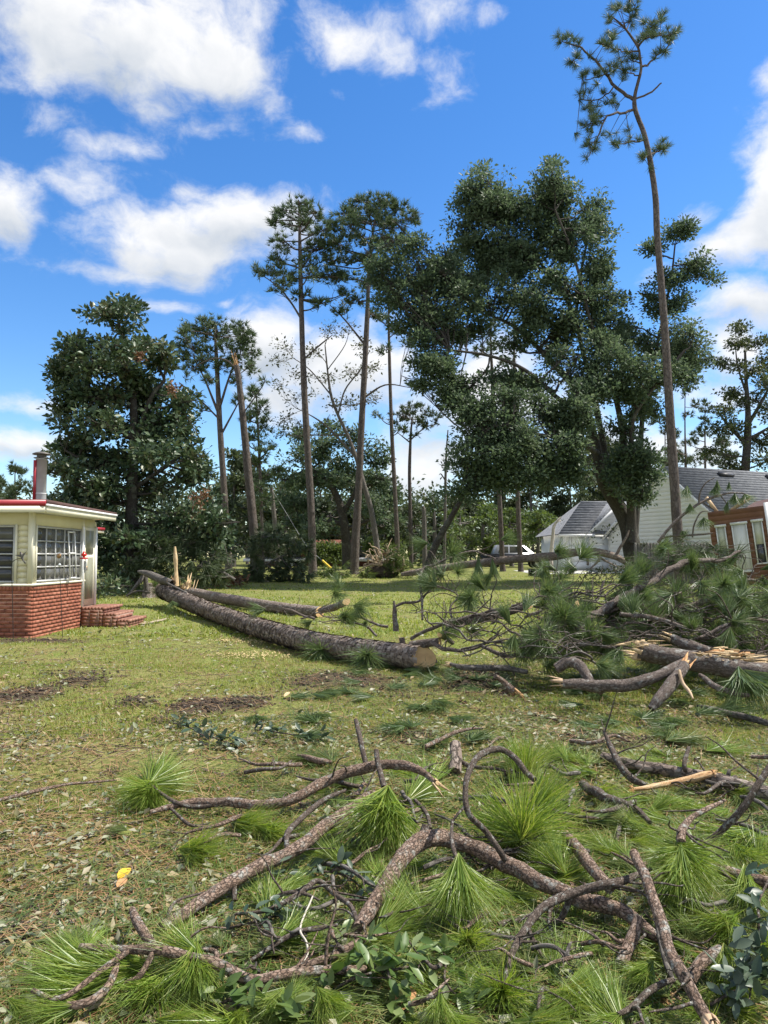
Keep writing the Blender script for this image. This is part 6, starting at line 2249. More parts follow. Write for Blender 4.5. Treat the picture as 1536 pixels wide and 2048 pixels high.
# named tufts of the heap
for (lab, bs, tipp, kd) in (('big round needle tuft bulging from the heap above the broken bough', (1085, 1262, 9.0), (1085, 1205, 9.0), 's'), ('needle spray drooping below the round tuft of the heap', (1095, 1295, 8.8), (1090, 1345, 8.7), 'w'), ('hanging needle tuft above the lawn before the parked pickup', (957, 1118, 11.2), (957, 1168, 11.2), 'n'), ('second hanging tuft beside the first above the lawn', (985, 1122, 11.2), (990, 1172, 11.2), 'n'), ('upright feathery tuft before the garage door', (1120, 1150, 10.8), (1118, 1115, 10.8), 's'), ('needle fan lying against the sawn log flank', (735, 1312, 10.5), (715, 1350, 10.1), 'w'), ('needle fan spread under the middle of the sawn log', (640, 1300, 11.6), (610, 1330, 11.2), 'w')):
    tuft(None, at(*bs), at(*tipp), kd, MIDT, (lab, 'needle tuft', 'needle tufts of the brush heap'))
# limb leaning over the shed and dry brush beside the fence
limb('hanging_limb', 'broken pine limb hanging over the torn shed roof', [(1316, 1085, 20.5, 9), (1335, 1060, 20.5, 8), (1360, 1035, 20.5, 8), (1398, 1008, 20.5, 7), (1440, 990, 20.5, 6), (1480, 986, 20.5, 4), (1500, 995, 20.5, 3)], 'branch', 'bark_pile', None,
     [[(1398, 1008, 20.5, 5), (1400, 985, 20.5, 4), (1412, 965, 20.5, 3), (1430, 955, 20.5, 2)], [(1405, 1006, 20.5, 4), (1428, 1020, 20.5, 3)], [(1385, 1075, 20.3, 4), (1388, 1050, 20.3, 4), (1402, 1025, 20.3, 3), (1420, 1022, 20.3, 2)], [(1325, 1080, 20.5, 6), (1350, 1072, 20.4, 5), (1390, 1070, 20.3, 5), (1425, 1067, 20.3, 4)], [(1440, 990, 20.5, 3), (1455, 1010, 20.5, 2)]],
     [(1374, 975, 20.5, 1372, 1002, 20.5, 'm'), (1434, 962, 20.5, 1434, 990, 20.5, 'n'), (1458, 965, 20.5, 1458, 985, 20.5, 'n'), (1430, 975, 20.5, 1428, 1000, 20.5, 'm'), (1490, 992, 20.5, 1500, 1020, 20.5, 'w'), (1470, 990, 20.5, 1468, 1022, 20.5, 'm'), (1408, 1040, 20.3, 1412, 1068, 20.3, 'w'), (1380, 1010, 20.4, 1380, 1035, 20.4, 'm'), (1365, 1065, 20.4, 1375, 1085, 20.4, 'w'), (1455, 1005, 20.5, 1450, 1030, 20.5, 'n')], lib=MIDT, n=7)
for (px, py, lab) in ((1370, 1112, 'dry brown brush piled against the fence by the tall pine'), (1400, 1130, 'dry needle brush below the shed corner')):
    c = at(px, py, 18)
    t = thing('dry_brush', lab, 'brush', (c[0], c[1], .1))
    mb = MB()
    A_ = c + RNG.normal(size=(60, 3)) * [.45, .4, .14]
    B_ = A_ + RNG.normal(size=(60, 3)) * [.5, .4, .22]
    sticks(mb, A_, B_, .012, .004, 4)
    mb.build('twigs', M['bark_grey'], t, kind='stuff')
    cr = MB()
    needles(cr, A_, norm(B_ - A_), 26, .4, .014, .6)
    cr.build('needles', M['pine_bg'], t)

# ------------------------------------------------------------------ split trunk at the edge of the heap
t, Pn, Rn, Tn = limb('split_trunk', 'thick split trunk with bright torn wood lying on the brush', [(1278, 1300, 8.3, 50), (1330, 1312, 8.2, 52), (1400, 1325, 8.1, 54), (1470, 1340, 8.0, 56), (1560, 1350, 7.9, 58), (1640, 1356, 7.9, 58)], 'log', 'bark_pile', n=22, seg=8, rough=.16, rs=9,
                     spl=[(0, .13, .32, 16, 'splinter')])
sp = MB()
for (px0, py0, px1, py1, n_) in ((1395, 1306, 1470, 1320, 30), (1430, 1310, 1536, 1328, 40), (1258, 1282, 1320, 1290, 14), (1440, 1300, 1500, 1310, 14)):
    for k in range(n_):
        a = random.random()
        c = at(px0 + (px1 - px0) * a, py0 + (py1 - py0) * a + random.uniform(-4, 5), 8.0 + random.uniform(-.06, .1))
        splinters(sp, c, (random.choice((-1, 1)) * 1.0, random.uniform(-.1, .1), random.uniform(-.12, .12)), .03, random.uniform(.12, .32), 1, 0, .1, .8)
sp.build('torn_wood', M['splinter'], t, kind='stuff')
sp = MB()
for k in range(14):
    a = random.random()
    c = at(1440 + 70 * a, 1302 + 10 * a, 8.15)
    splinters(sp, c, (-1, 0, .15 * random.random()), .03, random.uniform(.12, .3), 1, 0, .2, 1.2)
sp.build('red_torn_wood', M['splinter_red'], t)
limb('broken_bough', 'second bough end with pale split tip above the thick split trunk', [(1345, 1277, 8.9, 26), (1375, 1290, 8.7, 30), (1420, 1305, 8.5, 34)], 'bough', 'bark_pile', n=12, spl=[(0, .07, .2, 9, 'splinter')])
limb('broken_bough', 'heavy dark bough lying in front of the split trunk', [(1122, 1367, 7.7, 22), (1170, 1370, 7.65, 30), (1240, 1372, 7.6, 33), (1300, 1358, 7.6, 30), (1345, 1338, 7.7, 26), (1375, 1322, 7.9, 22)], 'bough', 'bark_pile', n=14, spl=[(0, .05, .18, 12, 'old_splinter')])
limb('broken_bough', 'stout splintered leg of bough propping up the split trunk', [(1303, 1418, 7.3, 22), (1320, 1395, 7.35, 30), (1345, 1365, 7.5, 34), (1372, 1330, 7.7, 30)], 'bough', 'bark_pile', n=12, spl=[(1, .06, .3, 14, 'splinter_red')])
limb('broken_bough', 'hooked bough with a dark bend beside the round needle tuft', [(1112, 1338, 8.2, 26), (1135, 1326, 8.2, 30), (1160, 1332, 8.1, 28), (1180, 1362, 7.9, 24), (1205, 1385, 7.8, 20)], 'bough', 'bark_pile', n=12)
limb('broken_bough', 'thin bough crossing below the split trunk into the needles', [(1400, 1350, 7.7, 12), (1430, 1372, 7.4, 18), (1470, 1388, 7.2, 16), (1500, 1392, 7.1, 10)], 'bough', 'bark_pile', n=8)
limb('broken_stick', 'pale splinter strip hanging below the split trunk', [(1358, 1340, 7.5, 9), (1366, 1368, 7.4, 10), (1378, 1384, 7.3, 10), (1386, 1398, 7.2, 4)], 'stick', 'old_splinter', n=6)
limb('broken_stick', 'fallen grey stick with pale broken tip between log and split trunk', [(900, 1328, 9.0, 8), (925, 1334, 8.9, 15), (960, 1335, 8.9, 17), (1010, 1336, 8.9, 16), (1055, 1345, 8.8, 12)], 'stick', 'bark_grey', n=10, spl=[(0, .04, .16, 9, 'splinter')])
limb('broken_stick', 'stick with shattered orange end stuck in the turned soil', [(990, 1352, .22, 13), (1008, 1366, .12, 17), (1028, 1384, .05, 20)], 'stick', 'bark_limb', n=9, spl=[(1, .05, .18, 14, 'splinter_red')])
for (lab, bs, tipp, kd) in (('dark needle spray hanging at the end of the split trunk', (1478, 1345, 7.3), (1490, 1430, 7.0), 'm'), ('dark needle spray spreading past the split trunk', (1500, 1350, 7.3), (1580, 1420, 7.0), 'm'), ('needle fan on the grass below the heavy dark bough', (1440, 1420, .06), (1530, 1425, .03), 'm'), ('needle spray behind the heavy dark bough', (1200, 1330, 8.0), (1250, 1352, 7.9), 'w'), ('needle fan between the hooked bough and split trunk', (1240, 1300, 8.6), (1215, 1350, 8.5), 'm')):
    tuft(None, pt(bs), pt(tipp), kd, MIDT, (lab, 'needle tuft', 'needle tufts of the brush heap'))

# ------------------------------------------------------------------ foreground branches
limb('pine_branch', 'long lichen flecked branch slanting up to a big hanging needle tuft', [(322, 1868, .03, 30), (400, 1815, .05, 36), (470, 1770, .07, 38), (540, 1735, .08, 38), (600, 1702, .10, 36), (665, 1655, .14, 34), (725, 1612, .18, 32), (748, 1596, .20, 22)],
     twigs=[[(556, 1705, .10, 14), (575, 1670, .12, 17), (605, 1635, .14, 17), (648, 1600, .16, 14), (690, 1582, .17, 9)], [(470, 1775, .07, 18), (468, 1800, .04, 14)], [(345, 1850, .05, 12), (340, 1815, .1, 10), (360, 1795, .1, 8), (425, 1780, .08, 6)]],
     tufts=[(772, 1590, .26, 738, 1735, .04, 'm'), (770, 1592, .26, 800, 1720, .05, 'n')])
limb('pine_branch', 'dark arched branch ending in torn pale wood', [(300, 1633, .03, 12), (385, 1612, .05, 22), (450, 1612, .05, 26), (520, 1620, .05, 27), (590, 1605, .08, 28), (650, 1572, .13, 30), (710, 1550, .18, 30), (780, 1538, .22, 28), (840, 1548, .22, 22), (872, 1572, .18, 12)],
     m='bark_limb', twigs=[[(735, 1545, .2, 17), (726, 1505, .30, 15), (718, 1470, .38, 15), (711, 1438, .45, 13)], [(768, 1575, .18, 17), (760, 1540, .25, 16), (755, 1500, .34, 14)], [(445, 1625, .05, 9), (400, 1612, .06, 13), (340, 1600, .10, 11), (298, 1568, .14, 7)], [(340, 1620, .05, 8), (380, 1650, .03, 9), (420, 1648, .02, 6)]],
     tufts=[(300, 1568, .12, 370, 1560, .04, 'm'), (305, 1570, .12, 262, 1632, .03, 'm'), (300, 1572, .11, 222, 1592, .04, 'm'), (302, 1570, .12, 310, 1632, .03, 'n'), (300, 1568, .12, 330, 1535, .12, 'm')], spl=[(1, .03, .14, 12, 'splinter')])
limb('pine_branch', 'thick forked reddish branch bent at a knuckle', [(716, 1872, .04, 36), (745, 1822, .07, 42), (780, 1768, .10, 44), (815, 1720, .14, 46), (845, 1695, .16, 48), (890, 1690, .15, 44), (950, 1706, .13, 46), (1010, 1735, .11, 46), (1080, 1778, .09, 44), (1160, 1808, .07, 42), (1230, 1832, .06, 40), (1285, 1868, .04, 36), (1320, 1890, .03, 26)],
     twigs=[[(848, 1700, .16, 34), (846, 1670, .2, 30), (850, 1650, .24, 20)], [(1006, 1736, .12, 17), (1000, 1705, .2, 17), (972, 1668, .28, 17), (938, 1630, .38, 17), (930, 1590, .46, 17), (936, 1545, .54, 17), (958, 1512, .58, 18), (1000, 1500, .58, 18), (1035, 1518, .54, 18), (1055, 1545, .49, 17), (1068, 1562, .46, 16)], [(905, 1640, .36, 8), (902, 1665, .34, 11), (908, 1700, .3, 12), (920, 1732, .26, 12)], [(930, 1610, .42, 8), (918, 1622, .4, 8), (905, 1640, .36, 8)], [(830, 1600, .2, 10), (850, 1625, .18, 12), (862, 1660, .16, 10)], [(1110, 1790, .08, 14), (1098, 1840, .05, 11), (1110, 1900, .02, 8)]],
     tufts=[(918, 1728, .27, 925, 1890, .03, 'm'), (917, 1735, .25, 880, 1870, .03, 'm'), (922, 1733, .25, 985, 1860, .03, 'm')], n=14, rough=.13, rs=34)
limb('pine_branch', 'stubby twigged branch lying over needles at the lawn edge', [(160, 1908, .08, 20), (235, 1914, .1, 24), (310, 1917, .12, 30), (395, 1930, .11, 28), (450, 1945, .1, 34), (510, 1972, .07, 30), (590, 1964, .05, 28), (660, 1960, .04, 28), (730, 1958, .03, 22)],
     twigs=[[(240, 1918, .1, 20), (222, 1958, .1, 22), (190, 1992, .09, 24), (150, 2008, .08, 22), (82, 2013, .06, 20)], [(172, 2002, .08, 18), (130, 1992, .09, 16), (68, 1978, .09, 15)], [(312, 1920, .12, 22), (295, 1880, .12, 28), (275, 1845, .12, 26), (265, 1818, .12, 20)], [(310, 1925, .12, 18), (280, 1950, .1, 18), (255, 1962, .08, 15)], [(440, 1935, .1, 14), (430, 1905, .13, 14), (395, 1900, .12, 12)]],
     tufts=[(225, 1950, .06, 10, 1975, .02, 'n'), (240, 1940, .06, 40, 1935, .04, 'n'), (215, 1965, .05, 20, 2030, .02, 'n'), (290, 1935, .06, 120, 1980, .03, 'm'), (390, 1900, .14, 370, 2040, .03, 'm'), (385, 1902, .14, 430, 2020, .03, 'n'), (380, 1900, .14, 300, 1900, .08, 'w'), (150, 2015, .06, 20, 2060, .02, 'm'), (320, 1960, .05, 250, 2080, .02, 'm')], n=10, tm='bark_limb')
limb('pine_branch', 'straight reddish stick standing over the tangled twigs', [(1268, 1718, .22, 26), (1290, 1770, .21, 30), (1312, 1830, .19, 32), (1335, 1890, .17, 34), (1360, 1950, .14, 36), (1390, 2010, .11, 36), (1418, 2065, .08, 34)], n=11, spl=[(1, .03, .1, 8, 'old_splinter')])
limb('pine_branch', 'short thick stick with broken top lying on the crossing twigs', [(1132, 1682, .12, 32), (1160, 1715, .10, 36), (1190, 1750, .08, 36), (1222, 1790, .06, 34)], n=11, spl=[(0, .028, .09, 10, 'old_splinter')])
limb('pine_branch', 'crooked grey twig crossing above the reddish branch', [(1010, 1975, .03, 14), (1025, 1915, .06, 18), (1058, 1860, .10, 22), (1100, 1820, .13, 25), (1160, 1795, .14, 25), (1225, 1783, .14, 26), (1260, 1768, .12, 22), (1300, 1752, .10, 12)], twigs=[[(1060, 1865, .1, 14), (1075, 1900, .06, 14), (1115, 1945, .04, 12), (1145, 1990, .03, 10)], [(1160, 1830, .08, 18), (1120, 1845, .05, 18), (1060, 1835, .04, 16), (995, 1852, .03, 16)], [(1010, 1985, .03, 9), (1000, 2000, .03, 8), (1005, 2010, .03, 8)]],
     tufts=[(1005, 1985, .05, 1000, 2085, .03, 'w'), (1142, 1988, .05, 1110, 2075, .02, 'm'), (1142, 1985, .05, 1240, 2010, .02, 'w')], m='bark_twig', n=9, tm='bark_twig')
limb('dark_stick', 'dark lichen grey stick pointing up past the drooping tuft', [(1405, 1705, .08, 18), (1440, 1672, .16, 19), (1480, 1630, .28, 20), (1515, 1580, .4, 19), (1560, 1515, .55, 18)], 'stick', 'bark_twig', n=8)
limb('pine_branch', 'short knobbed shoot above a long drooping needle fan', [(1450, 1610, .30, 8), (1410, 1628, .29, 14), (1380, 1645, .27, 16), (1365, 1670, .25, 26), (1362, 1695, .23, 26)], tufts=[(1362, 1700, .23, 1368, 1850, .04, 'n'), (1362, 1702, .22, 1330, 1830, .05, 'n'), (1364, 1700, .22, 1410, 1830, .04, 'm'), (1360, 1698, .22, 1290, 1760, .1, 'm'), (1366, 1700, .22, 1460, 1790, .06, 'w')], n=9)
limb('dark_stick', 'black curved twig rising from the half buried pole', [(1292, 1578, .04, 14), (1262, 1562, .08, 22), (1238, 1535, .15, 22), (1220, 1500, .22, 16), (1206, 1468, .30, 8)], 'stick', 'bark_twig', n=8)
limb('half_buried_pole', 'mud brown pole half sunk in the turned soil', [(1205, 1518, .03, 20), (1260, 1533, .05, 28), (1330, 1546, .05, 34), (1400, 1560, .05, 32), (1470, 1575, .05, 36), (1560, 1602, .05, 44)], 'pole', 'bark_pine', n=12, rough=.2, rs=14, twigs=[[(1362, 1560, .05, 14), (1368, 1530, .14, 13), (1378, 1495, .22, 11)]])
limb('stripped_stick', 'bark stripped stick with raw orange ends lying in the needles', [(1262, 1587, .05, 9), (1300, 1580, .06, 15), (1350, 1572, .08, 18), (1400, 1562, .09, 22), (1425, 1556, .09, 15)], 'stick', 'stripped', n=11, rough=.35, spl=[(0, .03, .1, 10, 'splinter_red'), (1, .035, .1, 12, 'splinter_red')])
limb('short_log', 'short pale chunk of log standing among needles', [(910, 1495, .16, 32), (912, 1520, .10, 36), (908, 1550, .02, 38)], 'log', 'bark_pine', n=12, rough=.15, rs=14)
limb('short_log', 'reddish broken chunk leaning under the straight stick', [(1278, 1850, .12, 30), (1262, 1890, .08, 36), (1240, 1945, .03, 36)], 'log', 'bark_limb', n=11, spl=[(0, .02, .08, 7, 'old_splinter')])
limb('short_log', 'reddish chunk with hooked end beside the straight stick', [(1380, 1975, .05, 34), (1405, 1940, .08, 36), (1440, 1915, .10, 32)], 'log', 'bark_limb', n=11)
limb('short_log', 'brown limb lying below the drooping needle fan', [(1390, 1738, .05, 24), (1440, 1752, .05, 34), (1490, 1765, .05, 34), (1560, 1785, .05, 34)], 'log', 'bark_limb', n=11)
limb('bark_piece', 'curled slab of red bark in the trampled grass', [(596, 1518, .03, 12), (620, 1524, .04, 18), (645, 1530, .04, 18), (664, 1532, .03, 8)], 'bark', 'bark_limb', n=9, rough=.4)
limb('lichen_stick', 'lichen covered grey stick lying behind the knuckled branch', [(1165, 1575, .05, 22), (1200, 1600, .06, 30), (1235, 1612, .06, 26), (1275, 1632, .06, 18), (1300, 1655, .05, 12)], 'stick', 'bark_twig', n=9, twigs=[[(1245, 1620, .06, 12), (1238, 1650, .05, 14), (1232, 1680, .05, 8)]])
limb('lichen_stick', 'pale lichen stick beneath the straight reddish stick', [(1300, 1800, .06, 18), (1315, 1860, .05, 20), (1328, 1920, .05, 20), (1345, 1975, .04, 14)], 'stick', 'bark_grey', n=8)
limb('dark_stick', 'dark twig running down to the lowest needle tuft', [(1345, 1975, .06, 16), (1300, 1995, .06, 20), (1265, 2025, .05, 18), (1235, 2040, .05, 14)], 'stick', 'bark_twig', n=8, tufts=[(1235, 2035, .06, 1220, 2120, .02, 'n'), (1235, 2035, .06, 1180, 2100, .02, 'm')])
limb('grey_stick', 'grey stick crossing the lowest needle tufts', [(600, 1947, .04, 16), (660, 1928, .05, 24), (710, 1905, .06, 24), (735, 1890, .06, 18)], 'stick', 'bark_limb', n=9)
limb('bent_twig', 'dark bent twig under the thick forked branch', [(500, 1935, .03, 10), (560, 1895, .06, 15), (610, 1875, .07, 15), (672, 1862, .07, 9)], 'stick', 'bark_twig', n=7)
limb('bent_twig', 'dark looping twig joined below the long lichen flecked branch', [(470, 1840, .03, 8), (540, 1830, .06, 14), (600, 1800, .08, 16), (640, 1775, .09, 14), (690, 1820, .07, 14), (716, 1860, .05, 14)], 'stick', 'bark_twig', n=7)
limb('pale_root', 'thin pale curling root lying over green needles', [(625, 1805, .10, 5), (608, 1840, .09, 6), (598, 1875, .08, 7), (612, 1900, .07, 7), (615, 1925, .05, 6), (605, 1945, .04, 4)], 'root', 'pale_wood', n=6)
limb('thin_stick', 'thin pale broken stick lying in the short grass', [(-20, 1612, .02, 10), (60, 1592, .03, 11), (120, 1580, .03, 9), (235, 1566, .02, 6)], 'stick', 'bark_limb', n=7, spl=[(1, .01, .08, 5, 'splinter')])
limb('thin_stick', 'thin dark stick ending under the round foreground tuft', [(1000, 1612, .04, 8), (1090, 1625, .05, 10), (1150, 1640, .05, 10), (1200, 1645, .04, 7)], 'stick', 'bark_twig', n=7)
limb('thin_stick', 'thin grey stick lying across the soil below the split trunk', [(1395, 1412, .05, 8), (1430, 1420, .06, 16), (1480, 1432, .06, 18), (1560, 1455, .05, 18)], 'stick', 'bark_grey', n=8)
for (lab, bs, tipp, kd) in [('huge round bright needle tuft beside the hooked branch', (1045, 1645, .20), (1060, 1520, .42), 's'), ('upright bright needle plume behind the hooked branch', (1050, 1540, .10), (1062, 1440, .42), 'w'), ('second bright plume leaning from the round tuft', (1080, 1600, .1), (1160, 1555, .2), 'w'), ('bright needle fan between hooked branch and forked branch', (1020, 1650, .12), (960, 1700, .06), 'w'),
                            ('bright needle fan drooping from the round tuft', (1045, 1655, .15), (1075, 1735, .03), 'w'), ('needle fan spreading right of the thick forked branch', (760, 1860, .05), (850, 1800, .08), 'm'), ('needle fan below the thick forked branch', (735, 1880, .05), (830, 1880, .04), 'm'), ('small bright fan below the hanging tuft', (935, 1880, .06), (945, 1965, .02), 'w')]:
    tuft(None, pt(bs), pt(tipp), kd, NEAR, (lab, 'needle tuft', 'bright needle tufts in the foreground'))
for (lab, bs, tipp, kd) in [('bright needle tuft fanning over the lowest leaves', (560, 1985, .08), (500, 2060, .03), 'm'), ('bright tuft leaning from the lowest leaves towards the sprig', (640, 1985, .08), (690, 2070, .03), 'm'), ('drooping bright tuft between the lowest sticks', (880, 1990, .10), (880, 2080, .03), 'm'), ('bright tuft spilling beside the straight reddish stick', (1300, 1930, .10), (1250, 2000, .03), 'm'), ('drooping tuft under the dark low oak sprig', (1450, 1900, .14), (1470, 2000, .04), 'm'), ('drooping tuft hanging by the brown limb', (1490, 1740, .16), (1500, 1850, .04), 'n'), ('bright tuft spread behind the crooked grey twig', (1120, 1740, .08), (1060, 1700, .1), 'w'), ('bright tuft below the dark bent twig', (560, 1880, .07), (640, 1850, .05), 'm')]:
    tuft(None, pt(bs), pt(tipp), kd, NEAR, (lab, 'needle tuft', 'bright needle tufts in the foreground'))
loose = [(370, 1700, 460, 1725), (250, 1660, 210, 1650), (470, 1645, 560, 1665), (700, 1570, 640, 1545), (520, 1655, 600, 1690), (140, 1895, 150, 1850), (170, 1895, 160, 1850), (440, 1890, 420, 1860), (640, 1880, 560, 1850), (620, 1900, 700, 1850), (560, 1905, 480, 1880), (560, 2010, 640, 1990), (600, 2030, 530, 2010), (700, 2020, 620, 2040), (830, 1920, 900, 1960), (1180, 1690, 1130, 1720), (1300, 1600, 1220, 1610), (1180, 1640, 1290, 1620), (1380, 1600, 1320, 1615), (1480, 1590, 1540, 1630), (1450, 1620, 1400, 1640), (1500, 1660, 1430, 1700), (1470, 1690, 1520, 1740), (1340, 1880, 1400, 1900), (1360, 1850, 1420, 1880), (1470, 1830, 1400, 1900), (1500, 1800, 1470, 1880), (1500, 1940, 1440, 1980), (1440, 1960, 1490, 2020), (1330, 1990, 1270, 1960), (1390, 1910, 1460, 1940), (900, 2030, 960, 2080), (800, 2030, 860, 2060), (1060, 1940, 1000, 1900), (1160, 1900, 1220, 1870), (1150, 1960, 1230, 1950), (1050, 2030, 1130, 2060), (1290, 1540, 1240, 1520), (1130, 1520, 1090, 1500), (1340, 1480, 1400, 1470), (1420, 1500, 1480, 1490), (1190, 1545, 1110, 1540), (660, 1520, 600, 1500), (560, 1780, 640, 1760), (700, 1740, 640, 1700), (680, 1690, 720, 1740), (640, 1650, 690, 1690), (820, 1600, 880, 1580), (860, 1560, 820, 1520), (1000, 1780, 1080, 1830), (1200, 1740, 1140, 1760), (1250, 1710, 1200, 1680), (20, 2000, 60, 2045), (320, 2040, 400, 2060), (460, 2030, 500, 2060), (130, 1945, 40, 1955)]
for (a, b_, c, d) in loose:
    tuft(None, onground(a, b_, .05), onground(c, d, random.uniform(.02, .07)), random.choice('ffffnm'), NEAR, ('loose green pine needle spray lying flat on the littered grass', 'needle tuft', 'loose needle sprays on the ground'))
for k in range(150):
    px, py = random.uniform(430, 1560), random.uniform(1500, 2060)
    if px < 430 + (2060 - py) * .35:
        continue
    a = onground(px, py, random.uniform(.012, .03))
    ang = random.random() * 6.28
    ln = random.uniform(.16, .34)
    tuft(None, a, a + np.array([math.cos(ang) * ln, math.sin(ang) * ln, random.uniform(-.01, .03)]), random.choice('ffffnm'), NEAR, ('loose green pine needle spray lying flat on the littered grass', 'needle tuft', 'loose needle sprays on the ground'))
for k in range(80):
    px, py = random.uniform(480, 1560), random.uniform(1480, 2040)
    dx, dy = random.uniform(-130, 130), random.uniform(-50, 50)
    limb('thin_twig', 'thin crooked broken twig lying in the needle litter', [(px, py, .05, 13), (px + dx * .4, py + dy * .3 + random.uniform(-12, 12), .08, 12), (px + dx * .75, py + dy * .8, .08, 9), (px + dx, py + dy + random.uniform(-14, 14), .07, 5)], 'twig', random.choice(('bark_twig', 'bark_limb', 'bark_grey')), 'thin twigs in the needle litter', n=6, seg=5, bend=.02, side=2, sidelen=.14)
for k in range(60):
    px, py = random.uniform(480, 1536), random.uniform(1330, 1480)
    a = onground(px, py, .05)
    ang = random.random() * 6.28
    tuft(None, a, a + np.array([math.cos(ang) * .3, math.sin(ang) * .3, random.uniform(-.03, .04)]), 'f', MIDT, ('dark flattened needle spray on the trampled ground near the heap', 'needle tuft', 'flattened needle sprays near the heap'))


# leafy oak sprigs
def leafmesh(name, m, L=.07, W=.028, seed=0):
    rg = random.Random(seed)
    mbx = MB()
    prof = [(0, .05), (.2, .7), (.45, 1), (.7, .85), (.9, .4), (1, .03)]
    v = []
    for (t, w) in prof:
        z = -.10 * t * t * L + rg.uniform(-.002, .002)
        v += [[-w * W / 2, t * L, z + w * W * .16], [0, t * L, z], [w * W / 2, t * L, z + w * W * .16]]
    f = []
    for i in range(len(prof) - 1):
        f += [[i * 3, i * 3 + 1, i * 3 + 4, i * 3 + 3], [i * 3 + 1, i * 3 + 2, i * 3 + 5, i * 3 + 4]]
    mbx.add(v, f)
    return mbx.mesh(name, m, True)


LEAF = {k: [leafmesh('leaf', M[k], .075, .032, i) for i in range(3)] for k in ('sprig_leaf', 'sprig_dark')}


def sprig(label, spec, nleaf, lm, size=1.0, lift=.05):
    P = np.array([pt(e) for e in spec])
    t = thing('oak_sprig', label, 'leafy sprig', (P[0][0], P[0][1], P[:, 2].min()), 'leafy oak sprigs on the grass')
    mb = MB()
    Pn, Rn, Tn = tube(mb, P, [.005 * size] * (len(P) - 1) + [.002], 6, 6, bend=.03)
    mb.build('stem', M['bark_twig'], t, True)
    for k in range(nleaf):
        j = random.randrange(1, len(Pn))
        d = norm(Tn[j] * .5 + RNG.normal(size=3) * [.8, .8, .45] + [0, 0, .15])
        o = put(random.choice(LEAF[lm]), 'leaf', t, Pn[j] + RNG.normal(size=3) * [.03, .03, .012] * size + [0, 0, random.uniform(0, lift)])
        z = norm(np.array([0, 0, 1.0]) + RNG.normal(size=3) * .45)
        x = norm(np.cross(d, z))
        z = np.cross(x, d)
        o.rotation_mode = 'QUATERNION'
        o.rotation_quaternion = Matrix(np.stack([x, d, z], 1).tolist()).to_quaternion()
        o.scale = (size * random.uniform(.7, 1.2),) * 3


sprig('dark glossy oak sprig lying beside the turned soil', [(345, 1445, .03), (390, 1462, .06), (430, 1478, .06), (468, 1490, .03)], 60, 'sprig_dark', 1.25)
sprig('sparse dark oak sprig in the grass beside the glossy sprig', [(510, 1460, .03), (550, 1465, .06), (600, 1470, .05), (640, 1482, .03)], 44, 'sprig_dark', 1.1)
sprig('bright yellow green oak sprig below the hanging tuft', [(660, 1985, .03), (720, 1960, .07), (790, 1945, .09), (860, 1930, .06)], 60, 'sprig_leaf', 1.0, .07)
sprig('bright oak sprig tangled with the lowest sticks', [(690, 1900, .06), (740, 1925, .08), (790, 1980, .06), (800, 2050, .03)], 48, 'sprig_leaf', 1.0, .07)
sprig('dark oak sprig hanging over the needles at the lawn edge', [(1536, 1760, .3), (1520, 1840, .24), (1510, 1920, .16), (1495, 2010, .1)], 54, 'sprig_dark', 1.0, .08)
sprig('dark low oak sprig under the last needle fans', [(1420, 2010, .06), (1470, 1985, .1), (1530, 1970, .12)], 40, 'sprig_dark', 1.0, .06)
sprig('pale backed oak sprig under the long lichen flecked branch', [(560, 1760, .05), (620, 1740, .08), (690, 1750, .07), (740, 1790, .04)], 46, 'sprig_dark', .95, .05)
sprig('oak sprig with grey green leaves left of the forked branch', [(440, 1860, .04), (500, 1850, .06), (560, 1830, .05), (600, 1850, .03)], 46, 'sprig_dark', .95, .05)
sprig('pale leaved oak sprig below the lowest stubby branch', [(420, 2020, .03), (480, 2000, .06), (560, 2030, .05), (640, 2045, .03)], 46, 'sprig_leaf', 1.0, .05)
sprig('oak sprig of pale leaves beside the small bright fan', [(860, 1900, .04), (900, 1915, .06), (890, 1960, .06), (930, 2010, .03)], 34, 'sprig_leaf', .9, .05)
# single leaves that stand out
for (nm, lab, px, py, m, s_) in (('yellow_leaf', 'single bright yellow leaf lying on the littered grass', 242, 1752, 'yellow_leaf', .9), ('tan_leaf', 'single orange brown leaf lying under the oak sprig', 800, 2010, 'tan_leaf', 1.15), ('tan_leaf', 'small orange leaf beside the yellow leaf', 240, 1768, 'tan_leaf', .7), ('wood_chip', 'pale wood chip lying on the trampled grass before the log', 570, 1392, 'splinter', 1.3)):
    me = leafmesh(nm, M[m], .10, .065 if nm != 'wood_chip' else .04, 9)
    o = bpy.data.objects.new(nm, me)
    COL.objects.link(o)
    o.location = tuple(onground(px, py, .035) + [0, -.04, 0])
    o.rotation_euler = (.35, .1, -.35)
    o.scale = (s_,) * 3
    tag(o, lab, 'leaf' if nm != 'wood_chip' else 'wood chip')


# ------------------------------------------------------------------ ground cover nobody could count
def scatter(n, y0, y1, power=1.0):
    """points on the lawn, denser close by"""
    t = RNG.random(n) ** power
    y = y0 * (y1 / y0) ** t
    x = RNG.uniform(-1, 1, n) * (y * .60 + .9)
    ok = ~((x < WX + .05) & (y > WY0 - .05) & (y < 21.0)) & ~((x < -5.75) & (y > 17.0) & (y < 18.3))
    return x[ok], y[ok]


